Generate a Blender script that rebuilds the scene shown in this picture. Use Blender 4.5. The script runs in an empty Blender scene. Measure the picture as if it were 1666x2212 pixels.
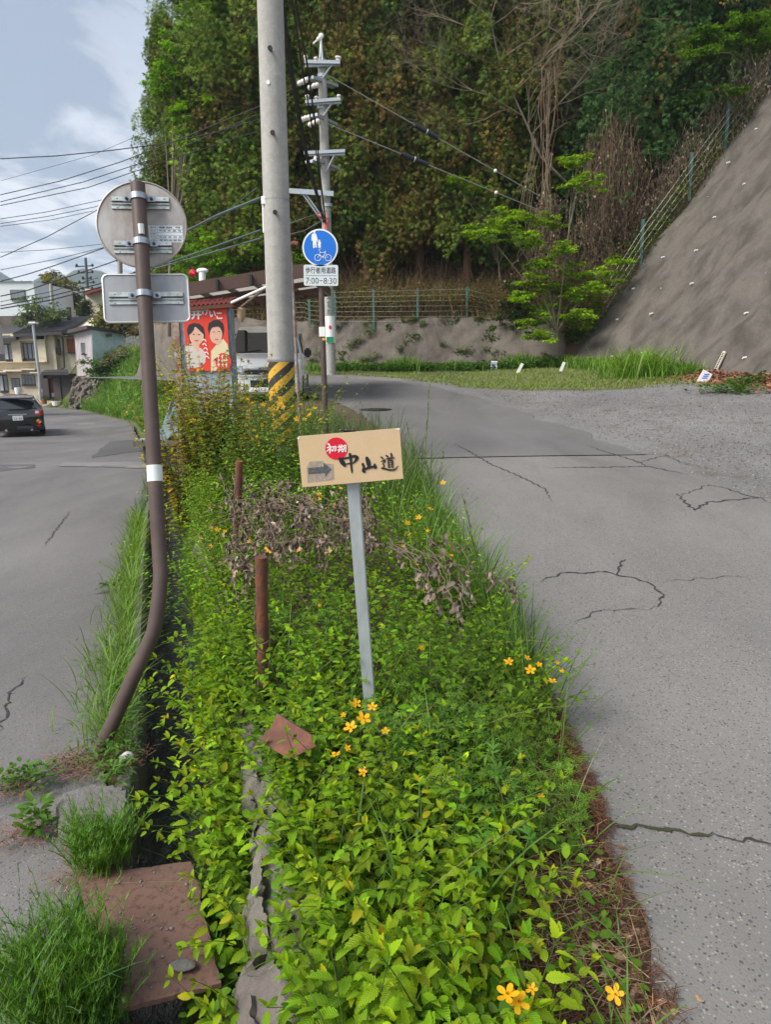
import bpy, bmesh, math, random
import numpy as np
from mathutils import Vector, Matrix
random.seed(7); RNG = np.random.default_rng(11)
SC = bpy.context.scene; COL = SC.collection
PI = math.pi
# ---------------------------------------------------------------- camera model (survey helper: photo sight lines -> places on the ground)
F = 1534.0; PITCH = math.radians(11.8); ROLL = 0.0105; EYE = np.array([0.0, 0.0, 1.6])
def ray(px, py):
    a = px - 833.0; b = 1106.0 - py
    a, b = a + ROLL * b, b - ROLL * a
    dx, dy = a / F, b / F
    return np.array([dx, math.cos(PITCH) + math.sin(PITCH) * dy, -math.sin(PITCH) + math.cos(PITCH) * dy])
def at(px, py, Y):
    d = ray(px, py); return EYE + d * (Y / d[1])
def onz(px, py, z):
    d = ray(px, py); return EYE + d * ((z - EYE[2]) / d[2])
def on_surface(px, py, fn, t0=1.0, t1=60.0):
    d = ray(px, py); lo, hi = t0, t1
    g = lambda t: (EYE + d * t)[2] - float(fn((EYE + d * t)[0], (EYE + d * t)[1]))
    n = 400; prev = t0
    for i in range(1, n + 1):
        t = t0 + (t1 - t0) * (i / n) ** 1.6
        if g(t) < 0:
            lo, hi = prev, t
            for _ in range(40):
                m = .5 * (lo + hi)
                if g(m) < 0: hi = m
                else: lo = m
            break
        prev = t
    return EYE + d * hi
def sst(a, b, x):
    t = np.clip((np.asarray(x, float) - a) / (b - a), 0, 1); return t * t * (3 - 2 * t)
# ---------------------------------------------------------------- scene bookkeeping
def tag(o, label=None, cat=None, group=None, kind=None):
    if label: o['label'] = label
    if cat: o['category'] = cat
    if group: o['group'] = group
    if kind: o['kind'] = kind
    return o
def thing(name, label, cat, loc=(0, 0, 0), group=None, rotz=0):
    o = bpy.data.objects.new(name, None); COL.objects.link(o)
    o.location = tuple(float(v) for v in loc); o.rotation_euler = (0, 0, rotz); o.empty_display_size = .1
    return tag(o, label, cat, group)
def root_loc(p):
    while p.parent: p = p.parent
    return np.array(p.location) if p.type == 'EMPTY' else np.zeros(3)
def put(name, me, parent=None, off=True):
    o = bpy.data.objects.new(name, me); COL.objects.link(o)
    if parent is not None: o.parent = parent
    return o
def copy_tree(o, parent=None):
    c = o.copy(); COL.objects.link(c); c.parent = parent
    for ch in list(o.children): copy_tree(ch, c)
    return c
class MB:
    """collects shapes of ONE part"""
    def __init__(s): s.v = []; s.f = []; s.m = []; s.mats = []; s.cur = 0
    def use(s, mat):
        if mat not in s.mats: s.mats.append(mat)
        s.cur = s.mats.index(mat); return s
    def add(s, vs, fs):
        b = len(s.v); s.v += [tuple(map(float, p)) for p in vs]
        for f in fs: s.f.append([b + i for i in f]); s.m.append(s.cur)
        return s
    def box(s, c, size, R=None, taper=1.0, bev=0.0):
        hx, hy, hz = [d / 2 for d in size]; R = np.eye(3) if R is None else np.array(R)
        c = np.array(c, float)
        if bev > 0:
            bm = bmesh.new(); bmesh.ops.create_cube(bm, size=1)
            for v in bm.verts: v.co = Vector((v.co.x * size[0], v.co.y * size[1], v.co.z * size[2]))
            bmesh.ops.bevel(bm, geom=list(bm.edges), offset=bev, segments=2, affect='EDGES')
            bm.verts.index_update()
            vs = [c + R @ np.array(v.co) for v in bm.verts]; fs = [[v.index for v in f.verts] for f in bm.faces]; bm.free()
            return s.add(vs, fs)
        vs = [c + R @ np.array((x * (taper if z > 0 else 1), y * (taper if z > 0 else 1), z)) for z in (-hz, hz) for y in (-hy, hy) for x in (-hx, hx)]
        return s.add(vs, [(0, 2, 3, 1), (4, 5, 7, 6), (0, 1, 5, 4), (2, 6, 7, 3), (0, 4, 6, 2), (1, 3, 7, 5)])
    def bar(s, p0, p1, w, h, up=(0, 0, 1), bev=0):
        p0, p1 = np.array(p0, float), np.array(p1, float); d = p1 - p0; L = np.linalg.norm(d); d /= L
        x = np.cross(d, up); x = x / np.linalg.norm(x); y = np.cross(x, d)
        R = np.stack([x, d, y], 1)
        return s.box((p0 + p1) / 2, (w, L, h), R, bev=bev)
    def tube(s, pts, r, n=10, caps=True):
        pts = [np.array(p, float) for p in pts]; k = len(pts)
        rr = [r] * k if np.isscalar(r) else list(r); vs = []; fs = []
        t0 = pts[1] - pts[0]; up = np.array((0, 0, 1.)) if abs(t0[2]) < .9 * np.linalg.norm(t0) else np.array((1., 0, 0))
        x = np.cross(t0, up); x /= np.linalg.norm(x)
        for i in range(k):
            t = pts[min(i + 1, k - 1)] - pts[max(i - 1, 0)]; t = t / (np.linalg.norm(t) + 1e-12)
            x = x - t * np.dot(x, t); x /= np.linalg.norm(x) + 1e-12; y = np.cross(t, x)
            for j in range(n):
                a = 2 * PI * j / n; vs.append(pts[i] + rr[i] * (math.cos(a) * x + math.sin(a) * y))
        for i in range(k - 1):
            for j in range(n):
                fs.append((i * n + j, i * n + (j + 1) % n, (i + 1) * n + (j + 1) % n, (i + 1) * n + j))
        if caps: fs += [tuple(range(n))[::-1], tuple((k - 1) * n + j for j in range(n))]
        return s.add(vs, fs)
    def cyl(s, p0, p1, r, n=16, r1=None): return s.tube([p0, p1], [r, r if r1 is None else r1], n)
    def ell(s, c, rad, nu=14, nv=8, R=None):
        R = np.eye(3) if R is None else np.array(R); vs = [np.array(c) + R @ np.array((0, 0, -rad[2]))]; fs = []
        for i in range(1, nv):
            b = -PI / 2 + PI * i / nv
            for j in range(nu):
                a = 2 * PI * j / nu
                vs.append(np.array(c) + R @ np.array((rad[0] * math.cos(b) * math.cos(a), rad[1] * math.cos(b) * math.sin(a), rad[2] * math.sin(b))))
        vs.append(np.array(c) + R @ np.array((0, 0, rad[2])))
        for j in range(nu):
            fs.append((0, 1 + (j + 1) % nu, 1 + j)); fs.append((len(vs) - 1, 1 + (nv - 2) * nu + j, 1 + (nv - 2) * nu + (j + 1) % nu))
        for i in range(nv - 2):
            for j in range(nu):
                a = 1 + i * nu + j; b = 1 + i * nu + (j + 1) % nu; fs.append((a, b, b + nu, a + nu))
        return s.add(vs, fs)
    def prism(s, poly, O, U, V, N, n0, n1):
        """2-D outline (u,v) extruded between n0 and n1 along N"""
        O, U, V, N = map(np.array, (O, U, V, N)); k = len(poly)
        vs = [O + U * u + V * v + N * n for n in (n0, n1) for u, v in poly]
        fs = [tuple(range(k))[::-1], tuple(range(k, 2 * k))] + [(i, (i + 1) % k, k + (i + 1) % k, k + i) for i in range(k)]
        return s.add(vs, fs)
    def grid(s, P):
        """P: (n,m,3) array"""
        P = np.asarray(P, float); n, m = P.shape[:2]
        return s.add(P.reshape(-1, 3), [(i * m + j, i * m + j + 1, (i + 1) * m + j + 1, (i + 1) * m + j) for i in range(n - 1) for j in range(m - 1)])
    def build(s, name, mat, parent=None, smooth=False, label=None):
        me = bpy.data.meshes.new(name)
        V = np.array(s.v, float).reshape(-1, 3)
        if parent is not None: V = V - root_loc(parent)
        me.from_pydata([tuple(p) for p in V], [], s.f)
        if s.mats and any(s.m):
            for m in s.mats: me.materials.append(m)
            me.polygons.foreach_set('material_index', s.m)
        else: me.materials.append(s.mats[0] if s.mats else mat)
        bm = bmesh.new(); bm.from_mesh(me); bmesh.ops.recalc_face_normals(bm, faces=bm.faces); bm.to_mesh(me); bm.free()
        if smooth:
            me.polygons.foreach_set('use_smooth', [True] * len(me.polygons))
            try: me.set_sharp_from_angle(angle=math.radians(40))
            except Exception: pass
        o = put(name, me, parent)
        if label: o['label'] = label
        return o
# ---------------------------------------------------------------- big leaf / blade meshes
class Cloud:
    def __init__(s): s.V = []; s.L = []; s.S = []; s.T = []; s.UV = []; s.n = 0
    def scatter(s, tv, tf, tuv, pos, M, tint, bend=None):
        """template verts (n,3), faces (list), uv (n,2); pos (N,3), M (N,3,3), tint (N,3)"""
        tv = np.asarray(tv, float); N = len(pos); n = len(tv)
        if N == 0: return
        W = np.einsum('nij,kj->nki', M, tv) + np.asarray(pos)[:, None, :]
        loops = np.concatenate([np.array(f) for f in tf]); sizes = np.array([len(f) for f in tf])
        s.V.append(W.reshape(-1, 3)); s.T.append(np.repeat(np.asarray(tint, float), n, 0))
        s.L.append((loops[None, :] + (np.arange(N) * n)[:, None]).reshape(-1) + s.n); s.S.append(np.tile(sizes, N))
        s.UV.append(np.tile(np.asarray(tuv, float)[loops], (N, 1))); s.n += N * n
    def strips(s, P, Wd, side, tint, tint2=None):
        """N blades of K points P (N,K,3), half width Wd (N,K), side vectors (N,3); a flat strip each"""
        N, K = P.shape[:2]
        if N == 0: return
        A = P - side[:, None, :] * Wd[..., None]; B = P + side[:, None, :] * Wd[..., None]
        W = np.stack([A, B], 2).reshape(N, K * 2, 3)
        q = np.array([[2 * i, 2 * i + 1, 2 * i + 3, 2 * i + 2] for i in range(K - 1)]).reshape(-1)
        uv = np.array([[j, i / (K - 1)] for i in range(K) for j in (0, 1)], float)
        s.V.append(W.reshape(-1, 3))
        t = np.repeat(np.asarray(tint, float)[:, None, :], K * 2, 1)
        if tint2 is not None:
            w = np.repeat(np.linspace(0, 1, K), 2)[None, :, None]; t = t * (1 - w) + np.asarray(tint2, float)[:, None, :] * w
        s.T.append(t.reshape(-1, 3))
        s.L.append((q[None, :] + (np.arange(N) * K * 2)[:, None]).reshape(-1) + s.n); s.S.append(np.full(N * (K - 1), 4))
        s.UV.append(np.tile(uv[q], (N, 1))); s.n += N * K * 2
    def tubes(s, P, R, tint, n=4):
        """N thin stems of K points, radius (N,K)"""
        N, K = P.shape[:2]
        if N == 0: return
        T = np.gradient(P, axis=1); T /= np.linalg.norm(T, axis=2, keepdims=True) + 1e-12
        ref = np.where(np.abs(T[..., 2:3]) < .9, np.array([0, 0, 1.]), np.array([1., 0, 0]))
        X = np.cross(T, ref); X /= np.linalg.norm(X, axis=2, keepdims=True) + 1e-12; Y = np.cross(T, X)
        a = np.arange(n) * 2 * PI / n
        W = P[:, :, None, :] + R[:, :, None, None] * (X[:, :, None, :] * np.cos(a)[:, None] + Y[:, :, None, :] * np.sin(a)[:, None])
        q = np.array([[i * n + j, i * n + (j + 1) % n, (i + 1) * n + (j + 1) % n, (i + 1) * n + j] for i in range(K - 1) for j in range(n)]).reshape(-1)
        s.V.append(W.reshape(-1, 3)); s.T.append(np.repeat(np.asarray(tint, float), K * n, 0))
        s.L.append((q[None, :] + (np.arange(N) * K * n)[:, None]).reshape(-1) + s.n); s.S.append(np.full(N * (K - 1) * n, 4))
        s.UV.append(np.zeros((N * len(q), 2))); s.n += N * K * n
    def mesh(s, name, mat, off=None, smooth=True):
        V = np.concatenate(s.V).astype(np.float32); L = np.concatenate(s.L).astype(np.int32); S = np.concatenate(s.S).astype(np.int32)
        if off is not None: V = (V - off).astype(np.float32)
        me = bpy.data.meshes.new(name)
        me.vertices.add(len(V)); me.vertices.foreach_set('co', V.ravel())
        me.loops.add(len(L)); me.loops.foreach_set('vertex_index', L)
        st = np.concatenate([[0], np.cumsum(S)[:-1]]).astype(np.int32)
        me.polygons.add(len(S)); me.polygons.foreach_set('loop_start', st)
        me.polygons.foreach_set('use_smooth', np.full(len(S), smooth))
        ca = me.attributes.new('tint', 'FLOAT_COLOR', 'POINT')
        T = np.concatenate(s.T); ca.data.foreach_set('color', np.concatenate([T, np.ones((len(T), 1))], 1).astype(np.float32).ravel())
        uv = me.uv_layers.new(name='UVMap'); uv.data.foreach_set('uv', np.concatenate(s.UV).astype(np.float32).ravel())
        me.update(calc_edges=True); me.materials.append(mat)
        return me
    def build(s, name, mat, parent=None, smooth=True):
        return put(name, s.mesh(name, mat, root_loc(parent) if parent is not None else None, smooth), parent)
def frames(d, up=None, roll=None):
    """(N,3) directions -> (N,3,3) with columns side, d, normal"""
    d = d / (np.linalg.norm(d, axis=1, keepdims=True) + 1e-12)
    up = np.tile([0, 0, 1.], (len(d), 1)) if up is None else up
    x = np.cross(d, up); ln = np.linalg.norm(x, axis=1, keepdims=True); x = np.where(ln < 1e-4, np.array([1., 0, 0]), x / (ln + 1e-12))
    z = np.cross(x, d)
    if roll is not None:
        c, s_ = np.cos(roll)[:, None], np.sin(roll)[:, None]; x, z = x * c + z * s_, z * c - x * s_
    return np.stack([x, d, z], 2)
def jit(col, n, v=.15, h=.1):
    """n colours around col: shared lightness jitter v, hue jitter h"""
    c = np.asarray(col, float)[None, :] * np.exp(RNG.normal(0, v, (n, 1))) * np.exp(RNG.normal(0, h, (n, 3)) * np.array([1, .5, 1]))
    return np.clip(c, .002, .95)
# ---------------------------------------------------------------- materials
def nt(name):
    m = bpy.data.materials.new(name); m.use_nodes = True; t = m.node_tree; t.nodes.clear()
    out = t.nodes.new('ShaderNodeOutputMaterial'); return m, t, out
def node(t, typ, **kw):
    n = t.nodes.new(typ)
    for k, v in kw.items():
        if k.startswith('i_'):
            key = k[2:].replace('_', ' '); n.inputs[int(key) if key.isdigit() else key].default_value = v
        else: setattr(n, k, v)
    return n
def rgba(c): return (c[0], c[1], c[2], 1)
def mixc(t, fac, a, b, blend='MIX'):
    n = t.nodes.new('ShaderNodeMix'); n.data_type = 'RGBA'; n.blend_type = blend
    for sock, v in ((n.inputs[0], fac), (n.inputs[6], a), (n.inputs[7], b)):
        if hasattr(v, 'is_output'): t.links.new(v, sock)
        else: sock.default_value = v if np.isscalar(v) else rgba(v)
    return n.outputs[2]
def ramp(t, fac, stops):
    n = t.nodes.new('ShaderNodeValToRGB'); t.links.new(fac, n.inputs[0]); e = n.color_ramp.elements
    while len(e) < len(stops): e.new(.5)
    for i, (p, c) in enumerate(stops): e[i].position = p; e[i].color = rgba(c) if not np.isscalar(c) else (c, c, c, 1)
    return n.outputs[0]
def noise(t, vec, scale, detail=4, rough=.55, dist=0):
    n = node(t, 'ShaderNodeTexNoise', i_Scale=scale, i_Detail=detail, i_Roughness=rough, i_Distortion=dist)
    if vec is not None: t.links.new(vec, n.inputs['Vector'])
    return n.outputs['Fac']
def mapping(t, vec, scale=(1, 1, 1), rot=(0, 0, 0)):
    n = node(t, 'ShaderNodeMapping'); n.inputs['Scale'].default_value = scale; n.inputs['Rotation'].default_value = rot
    t.links.new(vec, n.inputs['Vector']); return n.outputs[0]
def bump(t, h, strength=.3, dist=.01):
    n = node(t, 'ShaderNodeBump', i_Strength=strength, i_Distance=dist); t.links.new(h, n.inputs['Height']); return n.outputs[0]
def basic(name, col, rough=.6, metal=0, var=.12, vs=6, b=0, bs=60, bd=.003, spec=.4, dirt=None, dirt_amt=.0, dirt_s=3, coat=0, stretch=(1, 1, 1)):
    m, t, out = nt(name); tc = node(t, 'ShaderNodeTexCoord').outputs['Object']
    tc = mapping(t, tc, stretch)
    c = mixc(t, noise(t, tc, vs, 6), [x * (1 - var) for x in col], [min(1, x * (1 + var)) for x in col])
    if dirt is not None:
        f = ramp(t, noise(t, tc, dirt_s, 8, .65), [(.5 - dirt_amt * .3, 0.0), (.72 - dirt_amt * .3, min(1, .4 + dirt_amt))])
        c = mixc(t, f, c, dirt)
    p = node(t, 'ShaderNodeBsdfPrincipled', i_Roughness=rough, i_Metallic=metal)
    p.inputs['Specular IOR Level'].default_value = spec; p.inputs['Coat Weight'].default_value = coat
    t.links.new(c, p.inputs['Base Color'])
    if b: t.links.new(bump(t, noise(t, tc, bs, 5, .6), b, bd), p.inputs['Normal'])
    t.links.new(p.outputs[0], out.inputs[0]); return m
def leafmat(name, trans=.35, rough=.5, spec=.25, ribs=0, boost=(1.25, 1.15, .6)):
    m, t, out = nt(name); a = node(t, 'ShaderNodeAttribute', attribute_name='tint').outputs['Color']
    p = node(t, 'ShaderNodeBsdfPrincipled', i_Roughness=rough); p.inputs['Specular IOR Level'].default_value = spec
    tr = node(t, 'ShaderNodeBsdfTranslucent'); c = a
    if ribs:
        uv = node(t, 'ShaderNodeUVMap', uv_map='UVMap'); sx = node(t, 'ShaderNodeSeparateXYZ'); t.links.new(uv.outputs[0], sx.inputs[0])
        def M(op, x, y=None):
            n = node(t, 'ShaderNodeMath', operation=op)
            for i, v in enumerate((x, y)):
                if v is None: continue
                if hasattr(v, 'is_output'): t.links.new(v, n.inputs[i])
                else: n.inputs[i].default_value = v
            return n.outputs[0]
        au = M('ABSOLUTE', M('SUBTRACT', sx.outputs[0], .5))
        w = M('SINE', M('MULTIPLY', M('SUBTRACT', sx.outputs[1], M('MULTIPLY', au, .55)), 70.0))
        t.links.new(bump(t, w, .5, .0025), p.inputs['Normal'])
        c = mixc(t, M('MULTIPLY', M('ADD', w, 1.0), .12), a, (.28, .42, .04), 'MIX')
        mid = M('LESS_THAN', au, .035); c = mixc(t, M('MULTIPLY', mid, .4), c, (.32, .42, .06))
    t.links.new(c, p.inputs['Base Color'])
    t.links.new(mixc(t, 1.0, c, boost, 'MULTIPLY'), tr.inputs['Color'])
    mx = node(t, 'ShaderNodeMixShader'); mx.inputs[0].default_value = trans
    t.links.new(p.outputs[0], mx.inputs[1]); t.links.new(tr.outputs[0], mx.inputs[2]); t.links.new(mx.outputs[0], out.inputs[0]); return m
def text_bits(body, size, bold=0.0):
    """outline of built-in lettering as (verts2d, faces), origin bottom-left"""
    c = bpy.data.curves.new('lettering', 'FONT'); c.body = body; c.size = size; c.offset = bold; c.resolution_u = 3
    o = bpy.data.objects.new('lettering', c); COL.objects.link(o); bpy.context.view_layer.update()
    me = bpy.data.meshes.new_from_object(o.evaluated_get(bpy.context.evaluated_depsgraph_get()))
    v = np.array([tuple(q.co)[:2] for q in me.vertices]); f = [tuple(p.vertices) for p in me.polygons]
    bpy.data.objects.remove(o); bpy.data.curves.remove(c); bpy.data.meshes.remove(me)
    return v, f
def add_text(mb, body, box, O, U, V, N, n, bold=0.0, vertical=False):
    """fit lettering into box (u0,v0,u1,v1) of the plane O,U,V lifted n along N"""
    O, U, V, N = map(np.array, (O, U, V, N)); u0, v0, u1, v1 = box
    chars = list(body) if vertical else [body]
    for i, ch in enumerate(chars):
        if not ch.strip(): continue
        v, f = text_bits(ch, 1.0, bold)
        if not len(v): continue
        a, b = v.min(0), v.max(0)
        if vertical:
            h = (v1 - v0) / len(chars); bb = (u0, v1 - (i + 1) * h + h * .06, u1, v1 - i * h - h * .06)
        else: bb = box
        q = (v - a) / np.maximum(b - a, 1e-6)
        mb.add([O + U * (bb[0] + (bb[2] - bb[0]) * x) + V * (bb[1] + (bb[3] - bb[1]) * y) + N * n for x, y in q], f)
def brush(mb, pts, O, U, V, N, n):
    """a brush stroke: [(u,v,halfwidth)...] smooth ribbon with rounded ends"""
    O, U, V, N = map(np.array, (O, U, V, N)); P = np.array(pts, float); k = len(P)
    t = np.linspace(0, k - 1, (k - 1) * 6 + 1); S = []
    for x in t:
        i = min(int(x), k - 2); f = x - i; p0, p1, p2, p3 = P[max(i - 1, 0)], P[i], P[i + 1], P[min(i + 2, k - 1)]
        S.append(.5 * (2 * p1 + (p2 - p0) * f + (2 * p0 - 5 * p1 + 4 * p2 - p3) * f ** 2 + (3 * p1 - p0 - 3 * p2 + p3) * f ** 3))
    S = np.array(S); S[:, 2] = np.maximum(S[:, 2], .0003); T = np.gradient(S[:, :2], axis=0); T /= np.linalg.norm(T, axis=1, keepdims=True) + 1e-9; Nn = np.stack([-T[:, 1], T[:, 0]], 1)
    L = S[:, :2] + Nn * S[:, 2:]; R = S[:, :2] - Nn * S[:, 2:]
    def cap(c, d, nn, r): return [c + r * (nn * math.cos(a) + d * math.sin(a)) for a in np.linspace(0, PI, 7)[1:-1]]
    vs = []; fs = []
    W = lambda q: O + U * q[0] + V * q[1] + N * n
    for i in range(len(S)): vs += [W(L[i]), W(R[i])]
    for i in range(len(S) - 1): fs.append((2 * i, 2 * i + 1, 2 * i + 3, 2 * i + 2))
    for c, d, nn, r, e in ((S[-1, :2], T[-1], Nn[-1], S[-1, 2], 1), (S[0, :2], -T[0], -Nn[0], S[0, 2], 0)):
        b = len(vs); cc = cap(c, d, nn, r); vs += [W(q) for q in cc]
        i = len(S) - 1 if e else 0; ends = [2 * i, 2 * i + 1] if e else [1, 0]
        fs.append(tuple([ends[0]] + list(range(b, b + len(cc))) + [ends[1]]))
    mb.add(vs, fs)
def rrect(w, h, r, k=5):
    o = []
    for cx, cy, a0 in ((w / 2 - r, h / 2 - r, 0), (-w / 2 + r, h / 2 - r, PI / 2), (-w / 2 + r, -h / 2 + r, PI), (w / 2 - r, -h / 2 + r, 1.5 * PI)):
        o += [(cx + r * math.cos(a0 + PI / 2 * i / k), cy + r * math.sin(a0 + PI / 2 * i / k)) for i in range(k + 1)]
    return o
def circ(r, n=48, cx=0, cy=0): return [(cx + r * math.cos(2 * PI * i / n), cy + r * math.sin(2 * PI * i / n)) for i in range(n)]
# ================================================================ camera, sky, sun
cam = bpy.data.cameras.new('camera'); co = bpy.data.objects.new('camera', cam); COL.objects.link(co)
cam.sensor_fit = 'VERTICAL'; cam.sensor_height = 34.6; cam.sensor_width = 26.0; cam.lens = 34.6 * F / 2212.0
cam.clip_start = .05; cam.clip_end = 6000
_r = Vector((1, 0, 0)); _f = Vector((0, math.cos(PITCH), -math.sin(PITCH))); _u = Vector((0, math.sin(PITCH), math.cos(PITCH)))
_x = (_r - ROLL * _u).normalized(); _y = (_u + ROLL * _r).normalized(); _z = -_f
co.matrix_world = Matrix(((_x.x, _y.x, _z.x, EYE[0]), (_x.y, _y.y, _z.y, EYE[1]), (_x.z, _y.z, _z.z, EYE[2]), (0, 0, 0, 1)))
SC.camera = co
cam.dof.use_dof = True; cam.dof.focus_distance = 2.5; cam.dof.aperture_fstop = 14
SUN_EL, SUN_AZ = math.radians(46), math.radians(-122)      # azimuth measured from +Y towards +X
w = bpy.data.worlds.new('World'); SC.world = w; w.use_nodes = True; t = w.node_tree; t.nodes.clear()
wo = t.nodes.new('ShaderNodeOutputWorld'); bg = t.nodes.new('ShaderNodeBackground'); t.links.new(bg.outputs[0], wo.inputs[0])
sky = t.nodes.new('ShaderNodeTexSky'); sky.sky_type = 'NISHITA'; sky.sun_disc = False; sky.sun_elevation = SUN_EL; sky.sun_rotation = SUN_AZ
sky.air_density = 1.0; sky.dust_density = 1.2; sky.ozone_density = 1.5
tc = t.nodes.new('ShaderNodeTexCoord').outputs['Generated']
sep = t.nodes.new('ShaderNodeSeparateXYZ'); t.links.new(tc, sep.inputs[0])
def _m(op, a, b=None):
    n = node(t, 'ShaderNodeMath', operation=op)
    for i, v in enumerate((a, b)):
        if v is None: continue
        if hasattr(v, 'is_output'): t.links.new(v, n.inputs[i])
        else: n.inputs[i].default_value = v
    return n.outputs[0]
h = _m('ADD', _m('MAXIMUM', sep.outputs[2], 0.0), .16)
cx = _m('DIVIDE', sep.outputs[0], h); cy = _m('DIVIDE', sep.outputs[1], h)
cmb = t.nodes.new('ShaderNodeCombineXYZ'); t.links.new(cx, cmb.inputs[0]); t.links.new(cy, cmb.inputs[1])
cl = mapping(t, cmb.outputs[0], (.8, .5, 1)); cl.node.inputs['Location'].default_value = (3.7, 1.35, 0)
n1 = noise(t, cl, 1.15, 9, .58, .5); n2 = noise(t, cl, 3.6, 8, .62, .6)
nn = _m('ADD', _m('MULTIPLY', n1, .68), _m('MULTIPLY', n2, .32))
cloud = ramp(t, nn, [(.40, (1.7, 2.0, 2.5)), (.48, (2.2, 2.45, 2.85)), (.54, (2.8, 3.1, 3.6)), (.62, (3.5, 3.55, 3.7))])
low = ramp(t, sep.outputs[2], [(.0, 1.0), (.16, .75), (.42, 0.0)])
cloud = mixc(t, _m('MULTIPLY', low, .75), cloud, (3.4, 3.45, 3.6))
def _patch(px, py, lo, hi, col, amt):
    global cloud
    D = ray(px, py); D = D / np.linalg.norm(D); vm = t.nodes.new('ShaderNodeVectorMath'); vm.operation = 'DOT_PRODUCT'; t.links.new(tc, vm.inputs[0]); vm.inputs[1].default_value = tuple(D)
    v = _m('ADD', vm.outputs['Value'], _m('ADD', _m('MULTIPLY', _m('SUBTRACT', n1, .5), .24), _m('MULTIPLY', _m('SUBTRACT', n2, .5), .2)))
    cloud = mixc(t, _m('MULTIPLY', ramp(t, v, [(lo, 0.0), (hi, 1.0)]), amt), cloud, col)
_patch(330, 230, .972, 1.0, (3.6, 3.65, 3.8), .85)
_patch(120, 520, .945, .985, (3.6, 3.62, 3.7), .85)
_patch(70, 330, .965, .998, (1.6, 1.88, 2.3), .6)
_patch(60, 90, .958, .992, (1.25, 1.5, 1.9), .95)
skyc = mixc(t, .93, sky.outputs[0], cloud)
t.links.new(skyc, bg.inputs['Color']); bg.inputs['Strength'].default_value = .1
sun = bpy.data.lights.new('sun', 'SUN'); so = bpy.data.objects.new('sun', sun); COL.objects.link(so)
sun.energy = 1.9; sun.angle = math.radians(30); sun.color = (1, .95, .87)
sd = Vector((math.sin(SUN_AZ) * math.cos(SUN_EL), math.cos(SUN_AZ) * math.cos(SUN_EL), math.sin(SUN_EL)))
so.rotation_euler = sd.to_track_quat('Z', 'Y').to_euler()
SC.view_settings.view_transform = 'Standard'; SC.view_settings.look = 'None'; SC.view_settings.exposure = 1.62; SC.view_settings.gamma = 1
SC.render.engine = 'CYCLES'; SC.cycles.use_denoising = True
try: SC.cycles.denoiser = 'OPENIMAGEDENOISE'; SC.cycles.denoising_input_passes = 'RGB_ALBEDO_NORMAL'
except Exception: pass
SC.cycles.max_bounces = 8; SC.cycles.transparent_max_bounces = 8; SC.cycles.diffuse_bounces = 4; SC.cycles.glossy_bounces = 3; SC.cycles.transmission_bounces = 5
SC.cycles.caustics_reflective = False; SC.cycles.caustics_refractive = False
# ================================================================ lie of the land
def zR(x, Y):
    x = np.asarray(x, float); Y = np.asarray(Y, float)
    return .05 * (Y - 1.5) + .05 * np.maximum(0, x - 3.2) * sst(5, 13, Y) + .012 * np.sin(x * .9 + Y * .6) * sst(2, 6, Y)
def zL(Y): return np.interp(Y, [-5, 12, 26, 40, 66, 90], [0, -.06, -.9, -1.2, -1.8, -1.9])
_Ry = np.array([-4, 1.2, 2.4, 3.3, 5.0, 6.5, 8, 10, 12, 14, 16, 18, 20, 22, 24, 26])
_Rl = np.array([.55, .66, .73, .72, .66, .55, .40, .15, -.12, -.5, -1.0, -1.9, -3.2, -5.0, -7.5, -11])
_Rr = np.array([4.4, 4.3, 4.2, 4.1, 3.95, 3.75, 3.55, 3.3, 3.05, 2.75, 2.4, 2.0, 1.4, .5, -1.0, -3.5])
def xRl(Y): return np.interp(Y, _Ry, _Rl)
def xRr(Y): return np.interp(Y, _Ry, _Rr)
_Ly = np.array([-3, 0, 2, 2.5, 2.83, 3.96, 5.67, 8, 12.5, 17, 34, 53, 66])
_Lx = np.array([-.6, -.75, -.97, -1.0, -1.08, -1.45, -2.0, -2.72, -3.95, -5.7, -12, -22.6, -33])
def xL(Y): return np.interp(Y, _Ly, _Lx)
CW = .35; ZW = -.29
def xC(Y): return xL(Y) + CW
def xS(Y): return np.maximum(np.interp(Y, [-3, 0, 1.37, 2.5, 4.94, 5.8, 8, 12.5, 17, 22], [.3, .05, -.25, -.50, -1.22, -1.5, -2.15, -3.42, -5.1, -7]), xC(Y) + .04)
def zS(Y): return np.interp(Y, [-3, 1, 3, 6, 12.5, 17], [.0, .05, .1, .22, .42, .6])
def zB(x, Y):
    """top of the planted bank between the channel and the upper road"""
    x = np.asarray(x, float); a, b = xS(Y), xRl(Y); u = np.clip((x - a) / (b - a), 0, 1)
    z = zS(Y) * (1 - u) + zR(b, Y) * u + .07 * np.sin(PI * u) * sst(1.2, 2.6, Y)
    c = xC(Y); v = np.clip((x - c) / np.maximum(a - c, .02), 0, 1)
    return np.where(x < a, (ZW + .05) * (1 - v) + (zS(Y) - .1) * v, z) + .012 * np.sin(9 * x + 3 * Y) * np.cos(7 * Y - 2 * x)
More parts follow.
